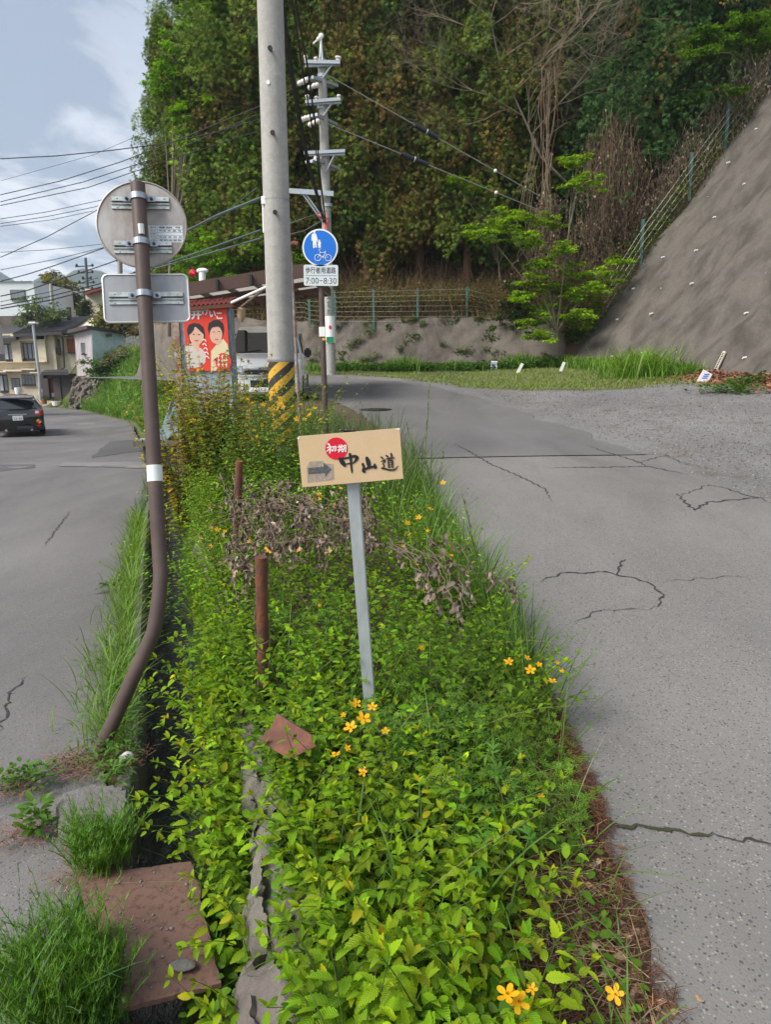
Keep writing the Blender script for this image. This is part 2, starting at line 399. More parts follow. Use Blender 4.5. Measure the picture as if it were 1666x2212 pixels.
# ---------------------------------------------------------------- ground materials
def asphalt(name, base, stone, cell=70, speck=.5, patch=(.8, 1.15), rough=.85, moss=0):
    m, t, out = nt(name); tc = node(t, 'ShaderNodeTexCoord').outputs['Object']
    big = noise(t, mapping(t, tc, (.6, .25, 1)), 1.1, 5, .6); c = mixc(t, ramp(t, big, [(.3, 0.), (.72, 1.)]), [x * patch[0] for x in base], [x * patch[1] for x in base])
    fine = noise(t, tc, 240, 3, .7); c = mixc(t, fine, mixc(t, 1.0, c, (.6, .6, .6), 'MULTIPLY'), mixc(t, 1.0, c, (1.4, 1.4, 1.4), 'MULTIPLY'))
    v = node(t, 'ShaderNodeTexVoronoi', i_Scale=cell, i_Randomness=1.0); t.links.new(tc, v.inputs['Vector'])
    sx = node(t, 'ShaderNodeSeparateColor'); t.links.new(v.outputs['Color'], sx.inputs[0])
    def band(lo, hi, sock):
        a = node(t, 'ShaderNodeMath', operation='GREATER_THAN'); t.links.new(sock, a.inputs[0]); a.inputs[1].default_value = lo
        b = node(t, 'ShaderNodeMath', operation='LESS_THAN'); t.links.new(sock, b.inputs[0]); b.inputs[1].default_value = hi
        q = node(t, 'ShaderNodeMath', operation='MULTIPLY'); t.links.new(a.outputs[0], q.inputs[0]); t.links.new(b.outputs[0], q.inputs[1]); return q.outputs[0]
    core = node(t, 'ShaderNodeMath', operation='LESS_THAN'); t.links.new(v.outputs['Distance'], core.inputs[0]); core.inputs[1].default_value = .42
    v2 = node(t, 'ShaderNodeTexVoronoi', i_Scale=cell * .43); t.links.new(tc, v2.inputs['Vector']); s2 = node(t, 'ShaderNodeSeparateColor'); t.links.new(v2.outputs['Color'], s2.inputs[0]); k2 = node(t, 'ShaderNodeMath', operation='LESS_THAN'); t.links.new(v2.outputs['Distance'], k2.inputs[0]); k2.inputs[1].default_value = .3
    f2 = node(t, 'ShaderNodeMath', operation='MULTIPLY'); t.links.new(band(.0, .07, s2.outputs[1]), f2.inputs[0]); t.links.new(k2.outputs[0], f2.inputs[1]); c = mixc(t, f2.outputs[0], c, [x * .5 for x in base])
    for lo, hi, col in ((.0, .16 * speck, [x * .42 for x in base]), (.16 * speck, .25 * speck, stone), (.25 * speck, .33 * speck, [base[0] * 1.5, base[1] * 1.35, base[2] * 1.15]), (.4, .4 + .2 * speck, [x * .7 for x in base])):
        f = node(t, 'ShaderNodeMath', operation='MULTIPLY'); t.links.new(band(lo, hi, sx.outputs[0]), f.inputs[0]); t.links.new(core.outputs[0], f.inputs[1])
        c = mixc(t, f.outputs[0], c, col)
    st = ramp(t, noise(t, mapping(t, tc, (1, .35, 1), (0, 0, .3)), .8, 7, .7, .6), [(.50, 0.), (.74, .7)])
    c = mixc(t, st, c, [x * .62 for x in base])
    if moss: c = mixc(t, ramp(t, noise(t, tc, 1.7, 6, .7), [(.56, 0.), (.7, moss)]), c, (.10, .075, .05))
    p = node(t, 'ShaderNodeBsdfPrincipled', i_Roughness=rough); p.inputs['Specular IOR Level'].default_value = .3
    t.links.new(c, p.inputs['Base Color'])
    hh = mixc(t, .5, fine, v.outputs['Distance'])
    t.links.new(bump(t, hh, .55, .004), p.inputs['Normal']); t.links.new(p.outputs[0], out.inputs[0]); return m
M_ROAD = asphalt('old_road_asphalt', (.170, .162, .153), (.25, .24, .225), 105, .75)
M_ROADN = asphalt('newer_road_asphalt', (.138, .132, .128), (.19, .18, .17), 130, .5)
M_LANE = asphalt('lane_asphalt', (.140, .132, .128), (.23, .22, .21), 130, .4, (.7, 1.25))
M_PATCH = asphalt('patch_asphalt', (.09, .086, .086), (.2, .19, .18), 120, .4)
M_PATCHL = asphalt('pale_patch_asphalt', (.19, .182, .174), (.3, .29, .28), 120, .4)
M_GRAVEL = asphalt('gravel', (.19, .184, .178), (.27, .262, .252), 55, 1.2, (.62, 1.15), .9, .75)
def soilmat(name, c1, c2, c3):
    m, t, out = nt(name); tc = node(t, 'ShaderNodeTexCoord').outputs['Object']
    c = mixc(t, noise(t, tc, 24, 8, .7), c1, c2); c = mixc(t, ramp(t, noise(t, tc, 3.5, 6, .65), [(.45, 0.), (.65, .8)]), c, c3)
    p = node(t, 'ShaderNodeBsdfPrincipled', i_Roughness=.95); t.links.new(c, p.inputs['Base Color'])
    t.links.new(bump(t, noise(t, tc, 55, 8, .7), 1, .02), p.inputs['Normal']); t.links.new(p.outputs[0], out.inputs[0]); return m
M_SOIL = soilmat('leaf_litter_soil', (.045, .028, .018), (.16, .105, .07), (.09, .052, .036))
M_FOREST = soilmat('forest_floor', (.07, .045, .028), (.19, .115, .07), (.14, .08, .05))
M_TURF = soilmat('turf_soil', (.05, .07, .02), (.10, .12, .035), (.09, .075, .035))
def concrete(name, c, streak=.5, lime=.3, dark=(.08, .07, .06), b=.6, bs=50, sdir=(7, 7, .35)):
    m, t, out = nt(name); tc = node(t, 'ShaderNodeTexCoord').outputs['Object']
    col = mixc(t, noise(t, tc, 1.3, 8, .65), [x * .75 for x in c], [x * 1.2 for x in c])
    col = mixc(t, ramp(t, noise(t, mapping(t, tc, sdir), 1.0, 6, .6, .3), [(.42, 0.), (.68, streak)]), col, dark)
    col = mixc(t, ramp(t, noise(t, mapping(t, tc, (sdir[0] * .5, sdir[1] * .5, sdir[2] * .7)), 1.4, 9, .7, .8), [(.58, 0.), (.74, lime)]), col, [min(.8, x * 1.9) for x in c])
    col = mixc(t, noise(t, tc, 11, 8, .75), mixc(t, 1.0, col, (.62, .62, .62), 'MULTIPLY'), mixc(t, 1.0, col, (1.38, 1.38, 1.38), 'MULTIPLY'))
    col = mixc(t, noise(t, tc, 90, 4, .7), mixc(t, 1.0, col, (.72, .72, .72), 'MULTIPLY'), mixc(t, 1.0, col, (1.28, 1.28, 1.28), 'MULTIPLY'))
    p = node(t, 'ShaderNodeBsdfPrincipled', i_Roughness=.92); p.inputs['Specular IOR Level'].default_value = .2
    t.links.new(col, p.inputs['Base Color']); t.links.new(bump(t, noise(t, tc, bs, 8, .7), b, .02), p.inputs['Normal'])
    t.links.new(p.outputs[0], out.inputs[0]); return m
M_SHOT = concrete('sprayed_concrete_slope', (.120, .106, .092), .8, .3, (.05, .043, .036), 1.0, 9, (1.5, 1.5, .16))
M_WALLC = concrete('weathered_wall_concrete', (.165, .142, .12), .75, .5, (.065, .052, .042), 1.0, 7, (1.2, 1.2, .3))
M_CONC = concrete('channel_concrete', (.16, .15, .135), .5, .3, (.05, .045, .035), .6, 40)
M_STONE = concrete('edging_stone', (.21, .19, .165), .4, .5, (.08, .07, .055), 1.0, 30, (5, 5, 3))
M_SLABC = concrete('mossy_slab_concrete', (.18, .172, .16), .45, .4, (.07, .07, .045), .8, 60, (5, 5, 5))
def LE(Y): return .05 + .03 * math.sin(Y * 3.1) + .02 * math.sin(Y * 9) + .12 * float(sst(2.3, 2.9, Y) * (1 - sst(3.4, 4.6, Y)))
# ---------------------------------------------------------------- ground sheets
def sheet(name, P, mat, parent=None, kind='structure'):
    o = MB().grid(P).build(name, mat, parent, True)
    if parent is None: o['kind'] = kind
    return o
g = MB().add([(-900, -100, -2.2), (700, -100, -2.2), (700, 1150, -2.2), (-900, 1150, -2.2)], [(0, 1, 2, 3)]).build('ground', M_TURF); g['kind'] = 'structure'
def strip(xa, xb, Ys, zf, n=14, dz=0):
    P = []
    for Y in Ys:
        xs = np.linspace(xa(Y), xb(Y), n); P.append([(x, Y, float(zf(x, Y)) + dz) for x in xs])
    return np.array(P)
Yr = np.concatenate([np.arange(-3, 12, .35), np.arange(12, 26.2, .5)])
YG = np.concatenate([np.arange(-3, 12, .6), np.arange(12, 29.5, .6)])
sheet('gravel_lot', strip(lambda Y: xRl(min(Y, 19)) + .5, lambda Y: 13.5, YG, zR, 30), M_GRAVEL)
def rr_edge(Y): return xRr(Y) + .09 * math.sin(Y * 2.3) + .06 * math.sin(Y * 5.1 + 1)
def rl_edge(Y): return xRl(Y) + .03 * math.sin(Y * 4.3) + .02 * math.sin(Y * 11 + 1)
Yjoin = 9.2
road = sheet('upper_road', strip(rl_edge, rr_edge, np.arange(-3, Yjoin + .01, .12), zR, 16, .012), M_ROAD)
sheet('upper_road_new_surface', strip(rl_edge, rr_edge, np.concatenate([np.arange(Yjoin, 14, .25), np.arange(14, 26.1, .4)]), zR, 16, .012), M_ROADN)
lane = sheet('lower_lane', strip(lambda Y: -16 - Y * .9, lambda Y: xL(Y) - LE(Y), np.concatenate([np.arange(-3, 12, .25), np.arange(12, 67, .8)]), lambda x, Y: zL(Y), 18), M_LANE)
# joints, cracks and patches laid into the surfaces
def crack(name, pix, wd, fn, parent, mat, dz):
    pts = [on_surface(px, py, fn) for px, py in pix]; P = []
    for a, b in zip(pts[:-1], pts[1:]):
        n = max(4, int(np.linalg.norm(b - a) / .022))
        for i in range(n): P.append(a + (b - a) * i / n + np.array([.012 * math.sin(i * .9 + a[0] * 50) + RNG.normal(0, .004), .016 * math.sin(i * .63 + a[1] * 40) + RNG.normal(0, .005), 0]) * (1 if 0 < i else .3))
    P.append(pts[-1]); P = np.array(P); k = len(P); T = np.gradient(P, axis=0); N = np.stack([-T[:, 1], T[:, 0]], 1); N /= np.linalg.norm(N, axis=1, keepdims=True) + 1e-9
    wv = .62 * wd * (.35 + .9 * np.abs(np.sin(np.arange(k) * 1.7) * np.cos(np.arange(k) * .63))) * np.interp(np.arange(k), [0, k * .2, k * .8, k - 1], [.25, 1, 1, .2])
    G = [[(p[0] + n_[0] * s, p[1] + n_[1] * s, float(fn(p[0] + n_[0] * s, p[1] + n_[1] * s)) + dz) for s in (-w_, w_)] for p, n_, w_ in zip(P, N, wv)]
    MB().grid(np.array(G)).build(name, mat, parent)
M_CRACK = basic('dark_crack_fill', (.035, .032, .03), .95, b=.5, bs=200)
M_MOSS = basic('mossy_crack_fill', (.05, .052, .022), .95, var=.5, vs=40, b=1, bs=120, bd=.01)
for pix, wd in (([(1162, 1262), (1210, 1243), (1300, 1240), (1335, 1246), (1400, 1262), (1428, 1285), (1430, 1305), (1405, 1322)], .013),
                ([(1335, 1246), (1340, 1222), (1352, 1212)], .015), ([(1405, 1322), (1300, 1322), (1240, 1350)], .006), ([(1428, 1262), (1500, 1255), (1620, 1248)], .005),
                ([(980, 960), (1010, 975), (1060, 1005), (1120, 1030), (1180, 1060), (1190, 1085)], .017), ([(1180, 1013), (1290, 1012), (1400, 1010), (1490, 1028)], .02),
                ([(1270, 965), (1330, 985), (1380, 1000), (1400, 1012)], .018), ([(1460, 1068), (1500, 1105), (1530, 1088), (1640, 1078), (1666, 1090)], .02), ([(1370, 1004), (1440, 985), (1470, 1000), (1560, 1020)], .014),
                ([(1560, 1055), (1620, 1075), (1666, 1080)], .015), ([(1470, 1075), (1530, 1050), (1590, 1062)], .01)):
    crack('crack', pix, wd, zR, road, M_CRACK, .017)
crack('mossy_crack', [(1265, 1775), (1330, 1790), (1400, 1796), (1470, 1803), (1540, 1808)], .015, zR, road, M_MOSS, .02)
crack('crack', [(1540, 1808), (1610, 1822), (1700, 1835)], .008, zR, road, M_CRACK, .017)
zl = lambda x, Y: zL(Y)
for pix, wd in (([(60, 1460), (20, 1500), (0, 1580)], .01), ([(150, 1105), (95, 1180)], .012)): crack('crack', pix, wd, zl, lane, M_CRACK, .004)
def patch(name, pix, fn, parent, mat, dz):
    c = [on_surface(px, py, fn) for px, py in pix]; V = []
    n = len(c)
    for i in range(n):
        for k in range(8):
            q = c[i] + (c[(i + 1) % n] - c[i]) * k / 8; V.append((q[0] + RNG.normal(0, .02), q[1] + RNG.normal(0, .04), 0))
    V = [(x, y, float(fn(x, y)) + dz) for x, y, _ in V]
    MB().add(V, [tuple(range(len(V)))]).build(name, mat, parent)
patch('repair_patch', [(195, 990), (275, 978), (316, 975), (316, 948), (235, 955)], zl, lane, M_PATCH, .005)
patch('repair_patch', [(125, 1008), (316, 1012), (316, 998), (140, 1000)], zl, lane, M_PATCHL, .009)
patch('repair_patch', [(0, 1018), (75, 1010), (70, 1003), (0, 1004)], zl, lane, M_PATCH, .005)
patch('road_marking', [(165, 918), (205, 917), (203, 914), (168, 915)], zl, lane, M_PATCHL, .005)
# manhole cover set in the upper road
M_IRON = basic('dark_cast_iron', (.045, .04, .036), .6, .6, b=.6, bs=90)
mh = on_surface(812, 886, zR)
mo = thing('manhole_cover', 'round dark iron manhole cover set in the upper road', 'manhole cover', mh)
mb = MB(); 
for r0, h_ in ((.33, .018), (.30, .024)): mb.cyl(mh + np.array([0, 0, .0]), mh + np.array([0, 0, h_]), r0, 36)
mb.build('cover_ring', M_IRON, mo)
MB().cyl(mh + np.array([0, 0, .022]), mh + np.array([0, 0, .028]), .26, 36).build('lid_centre', M_IRON, mo)
# planted bank soil
YB = np.concatenate([np.arange(-1, 9, .14), np.arange(9, 17.2, .4)])
P = []
for Y in YB:
    a, s_, b = float(xC(Y)), float(xS(Y)), float(xRl(Y)) + .06
    xs = [a - .005, a, a + (s_ - a) * .5, s_ - .01, s_ + .02] + list(np.linspace(s_ + .1, b, 13))
    P.append([(x, Y, (-.7 if i == 0 else float(zB(x, Y)))) for i, x in enumerate(xs)])
sheet('bank_soil', np.array(P), M_SOIL)
# green embankment further on, between the lane and the upper road
def zE(x, Y):
    x = np.asarray(x, float); top = np.interp(Y, [12, 17, 22, 35, 46, 62], [.45, .6, 1.0, 1.75, 2.2, 2.4]); u = (x - xL(Y) - .25) / np.interp(Y, [12, 18, 60], [1.2, 2.8, 4.5])
    return zL(Y) + (top - zL(Y)) * sst(0, 1, u) + .06 * np.sin(1.9 * x + Y) * sst(0, .3, u)
P = []
for Y in np.arange(12.6, 66, .7):
    a = float(xL(Y)); xs = a + np.concatenate([np.linspace(0, 5, 22), np.linspace(5.6, 26, 14)]); P.append([(x, Y, float(zE(x, Y)) - (.25 if i == 0 else 0)) for i, x in enumerate(xs)])
sheet('embankment', np.array(P), M_TURF)
# water channel: bed, lane-side wall, water
Yc = np.concatenate([np.arange(-1, 4, .1), np.arange(4, 12.7, .25)])
M_WATER, t, out = nt('dark_running_water'); tc = node(t, 'ShaderNodeTexCoord').outputs['Object']
p = node(t, 'ShaderNodeBsdfPrincipled', i_Roughness=.16); p.inputs['Base Color'].default_value = (.065, .07, .072, 1); p.inputs['Specular IOR Level'].default_value = .6; p.inputs['IOR'].default_value = 1.33
wv = noise(t, mapping(t, tc, (9, 4.2, 1), (0, 0, .25)), 2.2, 5, .6, .8); t.links.new(bump(t, wv, 1.0, .12), p.inputs['Normal']); t.links.new(p.outputs[0], out.inputs[0])
sheet('stream_water', strip(lambda Y: xL(Y) - .02, lambda Y: xC(Y) + .06, Yc, lambda x, Y: ZW + .004 * math.sin(20 * x + 9 * Y), 8), M_WATER)
sheet('channel_bed', strip(lambda Y: xL(Y) - .1, lambda Y: xC(Y) + .1, Yc, lambda x, Y: ZW - .12, 3), M_CONC)
P = []
for Y in Yc:
    a = float(xL(Y)); z = float(zL(Y)); e = .01 * math.sin(Y * 7); k = .004
    P.append([(a + .01, Y, ZW - .2), (a + e * .3, Y, z - .02), (a - .015, Y, z + k), (a - .05, Y, z + k + e * .4), (a - .12, Y, z - .03)])
chan = sheet('channel_wall', np.array(P), M_CONC)
# ================================================================ verge between lane and channel
def lane_edge(Y): return float(xL(Y)) - LE(Y)
sheet('lane_verge', strip(lambda Y: lane_edge(Y) - .2, lambda Y: float(xL(Y)) - .03, np.arange(-1, 12.6, .1), lambda x, Y: float(zL(Y)) - .012 + .008 * math.sin(x * 40 + Y * 23), 6), M_SOIL)
# ================================================================ cream guide sign on a square post
M_POST = basic('galvanised_post_steel', (.50, .53, .55), .45, .35, var=.15, vs=20, b=.15, bs=80, dirt=(.36, .39, .41), dirt_amt=.3, dirt_s=14, stretch=(1, 1, .4))
m, t, out = nt('cream_sign_face'); tc = node(t, 'ShaderNodeTexCoord').outputs['Object']
c = mixc(t, noise(t, tc, 9, 6, .6), (.53, .37, .21), (.64, .465, .285))
wv = node(t, 'ShaderNodeTexNoise', i_Scale=16, i_Detail=2, i_Distortion=3.5); t.links.new(tc, wv.inputs['Vector'])
c = mixc(t, ramp(t, wv.outputs['Fac'], [(.493, 0.), (.5, .55), (.507, 0.)]), c, (.74, .58, .38))
c = mixc(t, ramp(t, noise(t, tc, 70, 4, .6), [(.64, 0.), (.75, .4)]), c, (.36, .25, .15))
p = node(t, 'ShaderNodeBsdfPrincipled', i_Roughness=.45); t.links.new(c, p.inputs['Base Color']); t.links.new(p.outputs[0], out.inputs[0]); M_CREAM = m
M_BLACKP = basic('black_paint', (.016, .018, .022), .45, var=.3, vs=60)
M_REDP = basic('red_disc_paint', (.62, .012, .035), .4, var=.05)
M_WHITEP = basic('white_paint', (.80, .80, .78), .45, var=.04)
M_TAPE = basic('worn_grey_tape', (.30, .235, .185), .6, var=.3, vs=60, dirt=(.52, .44, .36), dirt_amt=.2, dirt_s=90)
M_ARROW = basic('charcoal_arrow_print', (.075, .08, .088), .5, var=.25, vs=80, dirt=(.3, .27, .24), dirt_amt=.05, dirt_s=120)
YS = 2.42
zp = lambda zx, zy: ((800 + zx * .30012) / 1.36134, (1200 + zy * .30012) / 1.36134)
O = at(*zp(265, 775), YS); O = at(*zp(296, 776), YS); Ux = at(*zp(1287, 692), YS) - O; WS = np.linalg.norm(Ux); Ux /= WS
Vx = np.cross(np.array([0, -1., 0]), Ux) * 1.0; Vx = Vx / np.linalg.norm(Vx); Vx = Vx if Vx[2] > 0 else -Vx
Nx = np.array([0, -1.0, 0])
def uv_of(zx, zy):
    d = at(*zp(zx, zy), YS) - O; return float(d @ Ux), float(d @ Vx)
gp = thing('guide_sign', 'small cream guide sign with black brush lettering and a red disc on a grey post', 'guide sign', at(800, 1500, YS) * np.array([1, 1, 0]) + np.array([0, 0, .12]))
outl = [uv_of(*q) for q in ((296, 776), (1287, 692), (1252, 205), (1244, 198), (262, 278), (250, 292))]
mb = MB(); mb.prism(outl, O, Ux, Vx, Nx, -.009, 0); bd_ = mb.build('sign_board', M_CREAM, gp)
mb = MB(); mb.prism([uv_of(*q) for q in ((246, 300), (262, 310), (270, 280), (262, 275))], O, Ux, Vx, Nx, -.01, .0012); mb.build('chipped_corner', M_WHITEP, bd_); mb = MB()
mb.prism([uv_of(*q) for q in ((1200, 207), (1253, 199), (1253, 213), (1230, 212))], O, Ux, Vx, Nx, -.01, .0012)
mb.build('chipped_corner', M_WHITEP, bd_)
cu, cv = uv_of(632, 397); r_ = .5 * (uv_of(742, 397)[0] - uv_of(522, 397)[0])
MB().prism(circ(r_, 64, cu, cv), O, Ux, Vx, Nx, .0, .0012).build('red_disc', M_REDP, bd_)
k_ = (uv_of(1000, 400)[0] - uv_of(900, 400)[0]) / 100
def strokes(mb, S, n): 
    for i, s_ in enumerate(S): brush(mb, [uv_of(x, y) + (w_ * k_,) for x, y, w_ in s_], O, Ux, Vx, Nx, n + i * .00006)
mb = MB()
strokes(mb, [[(548, 350, 7), (564, 362, 8)], [(540, 387, 5), (572, 378, 6), (580, 380, 6), (562, 400, 5), (536, 424, 4)], [(566, 398, 6), (568, 420, 6), (566, 440, 5)], [(580, 402, 5), (590, 418, 5)],
             [(592, 382, 5), (622, 376, 6), (626, 384, 6), (622, 414, 5), (612, 420, 4)], [(606, 380, 5), (604, 400, 5), (590, 424, 4)],
             [(646, 382, 5), (700, 372, 5)], [(660, 362, 5), (662, 392, 5), (662, 410, 5)], [(682, 360, 5), (684, 390, 5), (684, 408, 5)], [(662, 390, 3), (682, 388, 3)], [(644, 412, 5), (702, 405, 5)], [(664, 418, 4), (652, 432, 4)], [(682, 418, 4), (692, 428, 4)],
             [(706, 368, 4), (704, 400, 4), (698, 428, 4)], [(706, 368, 4), (722, 364, 5), (724, 390, 5), (722, 424, 5), (714, 422, 3)], [(706, 384, 3), (722, 382, 3)], [(706, 400, 3), (722, 398, 3)]], .0016)
mb.build('white_lettering', M_WHITEP, bd_)
mb = MB()
strokes(mb, [[(665, 495, 15), (690, 530, 24), (712, 562, 15)], [(690, 494, 12), (745, 486, 10), (800, 472, 14), (832, 480, 16), (828, 502, 15), (800, 535, 7), (785, 540, 4)], [(700, 553, 5), (745, 545, 7), (790, 540, 7)], [(764, 452, 14), (772, 500, 13), (776, 560, 10), (782, 610, 9), (782, 634, 4)],
             [(930, 490, 16), (944, 530, 22), (952, 578, 16)], [(890, 548, 13), (900, 580, 12), (896, 612, 16), (906, 622, 12)], [(904, 600, 12), (950, 584, 12), (1002, 572, 12), (1022, 580, 8)], [(1006, 552, 11), (1016, 575, 11), (1008, 592, 6)],
             [(1068, 478, 6), (1084, 490, 9)], [(1074, 522, 6), (1104, 510, 8), (1106, 520, 7), (1086, 548, 5)], [(1086, 548, 5), (1100, 562, 6), (1092, 580, 6)], [(1076, 588, 8), (1110, 594, 9), (1160, 606, 8), (1205, 600, 8), (1236, 565, 3)],
             [(1118, 464, 7), (1136, 476, 9)], [(1168, 446, 9), (1172, 470, 8), (1164, 488, 5)], [(1118, 498, 5), (1150, 492, 8), (1196, 486, 6)], [(1150, 500, 5), (1142, 514, 6)], [(1140, 516, 7), (1142, 560, 7), (1144, 582, 6)], [(1140, 516, 5), (1176, 510, 8), (1180, 530, 8), (1182, 582, 6)], [(1146, 536, 4), (1178, 533, 4)], [(1146, 556, 4), (1178, 553, 4)], [(1146, 576, 4), (1180, 573, 4)]], .0018)
mb.build('black_lettering', M_BLACKP, bd_)
MB().prism([uv_of(*q) for q in ((355, 545), (372, 524), (500, 518), (512, 540), (600, 548), (608, 690), (590, 704), (350, 730), (340, 598))][::-1], O, Ux, Vx, Nx, 0, .0007).build('tape_patch', M_TAPE, bd_)
MB().prism([uv_of(*q) for q in ((354, 586), (505, 574), (508, 534), (585, 600), (522, 676), (518, 636), (356, 648))][::-1], O, Ux, Vx, Nx, 0, .0012).build('arrow', M_ARROW, bd_)
p0, p1 = at(757, 960, YS + .034), at(802, 1560, YS + .10)
pd = (p0 - p1) / np.linalg.norm(p0 - p1)
mb = MB(); mb.bar(p1 - pd * .5, p0, .044, .044, up=(0, -1, 0), bev=.003); mb.build('post', M_POST, gp)
mb = MB(); mb.tube([at(*zp(660 + i * 12, 222 + 5 * math.sin(i * 2)), YS + .006) + np.array([0, 0, .004 * abs(math.sin(i * 1.3))]) for i in range(14)], .0035, 6); mb.tube([at(*zp(700 + i * 10, 228 + 4 * math.cos(i * 2)), YS + .012) for i in range(13)], .003, 6)
mb.build('binding_wire', M_BLACKP, gp)
# ================================================================ bent brown pole carrying two signs seen from behind
M_BROWN = basic('brown_pole_paint', (.080, .055, .048), .5, var=.1, vs=18, spec=.35, dirt=(.12, .085, .072), dirt_amt=.2, dirt_s=6, b=.08, bs=120)
M_ALU = basic('aged_aluminium', (.36, .345, .33), .5, .55, var=.12, vs=9, dirt=(.24, .20, .175), dirt_amt=.45, dirt_s=11, stretch=(1, 1, .35), b=.1, bs=150)
M_ALU2 = basic('grey_aluminium_plate', (.30, .305, .315), .5, .55, var=.12, vs=9, dirt=(.20, .205, .215), dirt_amt=.4, dirt_s=9, stretch=(1, 1, .2), b=.1, bs=150)
M_RAIL = basic('rail_aluminium', (.52, .55, .54), .42, .7, var=.12, vs=30, dirt=(.22, .24, .2), dirt_amt=.3, dirt_s=30)
M_CLAMP = basic('zinc_clamp', (.36, .40, .45), .4, .7, var=.2, vs=40, dirt=(.2, .22, .25), dirt_amt=.3, dirt_s=40)
M_BOLT = basic('dark_bolt', (.10, .10, .105), .45, .8)
M_EDGE = basic('bright_plate_edge', (.62, .62, .6), .4, .6)
M_REFL = basic('white_reflective_tape', (.66, .68, .68), .5, var=.1, vs=30, b=.15, bs=90)
M_LABEL = basic('white_label', (.62, .66, .68), .5, var=.06)
base = onz(207, 1640, -.03); b1 = at(345, 1335, 2.80); b2 = at(347, 1245, 2.86); bt = at(297, 397, 3.22)
td = (bt - b2) / np.linalg.norm(bt - b2)
sp = thing('traffic_sign', 'bent brown pole carrying the bare backs of a round and a rectangular sign', 'traffic sign', base)
ld = (b1 - base) / np.linalg.norm(b1 - base)
bend = [b1 - ld * .05 + 0 * td]
arc = []
for i in range(9):
    u = i / 8; pA = b1 - ld * .07; pB = b1 + (b2 - b1) * .45; pC = b2 + td * .02
    arc.append((1 - u) ** 2 * pA + 2 * u * (1 - u) * pB + u * u * pC)
PR = .03025
pole = MB().tube([base - ld * .25, base] + arc + [b2 + td * .3, bt], PR, 24).build('pole', M_BROWN, sp, True)
u0, u1 = at(331, 1040, 2.95), at(329, 1003, 2.97)
def onpole(py):
    lo, hi = 0., 1.
    for _ in range(40):
        m = .5 * (lo + hi); q = b2 + (bt - b2) * m; d = q - EYE
        cz = d[1] * math.cos(PITCH) - d[2] * math.sin(PITCH); uy = (d[1] * math.sin(PITCH) + d[2] * math.cos(PITCH)) / cz; ux = d[0] / cz
        y = 1106 - F * (uy + ROLL * ux)
        if y > py: lo = m
        else: hi = m
    return b2 + (bt - b2) * lo
MB().cyl(onpole(1040), onpole(1005), PR + .0016, 24).build('reflective_band', M_REFL, pole, True)
q = onpole(497); MB().tube([q + np.array([.012, -.027, -.02]), q + np.array([.012, -.027, .02])], .013, 8).build('torn_sticker', M_REFL, pole)
yaw = math.radians(10); Us = np.array([math.cos(yaw), math.sin(yaw), 0]); Us = Us - td * (Us @ td); Us /= np.linalg.norm(Us); Ns = np.cross(Us, td); Ns /= np.linalg.norm(Ns)
Ns = Ns if Ns[1] < 0 else -Ns
def rail(mb_r, c, wd, parent):
    m1 = MB()
    for v, n0, n1, h_ in ((.017, .0, .006, .018), (-.0175, .0, .006, .018), (.0065, .0, .012, .0035), (-.0065, .0, .012, .0035), (.009, .0, .010, .003), (-.0095, .0, .010, .003)):
        m1.prism([(-wd / 2, v - h_ / 2), (wd / 2, v - h_ / 2), (wd / 2, v + h_ / 2), (-wd / 2, v + h_ / 2)], c, Us, td, Ns, n0 + .001, n1)
    m2 = m1
    for su in (-1, 1):
        for sv in (-1, 1): m2.cyl(c + Us * su * (wd / 2 - .022) + td * sv * .019 + Ns * .005, c + Us * su * (wd / 2 - .022) + td * sv * .019 + Ns * .009, .0035, 8)
    return m1.build('mounting_rail', M_RAIL, parent)
def clamp(cp, parent):
    m1 = MB(); pts = [cp + (PR + .002) * (Us * math.cos(a) + Ns * math.sin(a)) for a in np.linspace(-.25, PI + .25, 17)]
    G = np.array([[p_ + td * s for s in (-.0125, .0125)] for p_ in pts]); G2 = np.array([[p_ + .003 * (p_ - cp) / np.linalg.norm(p_ - cp) + td * s for s in (-.0125, .0125)] for p_ in pts])
    m1.grid(G); m1.grid(G2); k = len(pts)
    for j in (0, 1): m1.grid(np.stack([G[:, j], G2[:, j]], 1))
    for s in (-1, 1): m1.box(cp + Us * s * (PR + .018) - Ns * .012, (.036, .024, .005), np.stack([Us, td, Ns], 1), bev=.001)
    o = m1.build('pole_clamp', M_CLAMP, parent)
    for s in (-1, 1):
        m2 = MB(); c = cp + Us * s * (PR + .02) - Ns * .0095; m2.cyl(c, c + Ns * .006, .0075, 6); m2.cyl(c + Ns * .0058, c + Ns * .014, .004, 8)
        m2.build('clamp_bolt', M_BOLT, o)
cD = onpole(474); DR = .186
off = -(PR + .022)
cdisc = cD + Ns * off
mb = MB().use(M_ALU); mb.prism(circ(DR, 72), cdisc, Us, td, Ns, -.0015, 0); disc = mb.build('round_plate', M_ALU, sp)
mb = MB(); ring = [cdisc + (DR - .001) * (Us * math.cos(a) + td * math.sin(a)) for a in np.linspace(0, 2 * PI, 73)]; mb.tube(ring, .0042, 6, caps=False); mb.build('rolled_rim', M_ALU, disc, True)
for py in (427, 524):
    cp = onpole(py); rail(None, cp + Ns * off, .238, disc); clamp(cp, sp)
lc = cdisc + Us * .098 - td * .040
mb = MB(); mb.prism([(-.072, -.037), (.072, -.037), (.072, .037), (-.072, .037)], lc, Us, td, Ns, 0, .0007); lab = mb.build('record_sticker', M_LABEL, sp)
mb = MB()
for v in (-.0345, -.0207, -.0069, .0069, .0207, .0345): mb.prism([(-.07, v - .0004), (.07, v - .0004), (.07, v + .0004), (-.07, v + .0004)], lc, Us, td, Ns, .0007, .001)
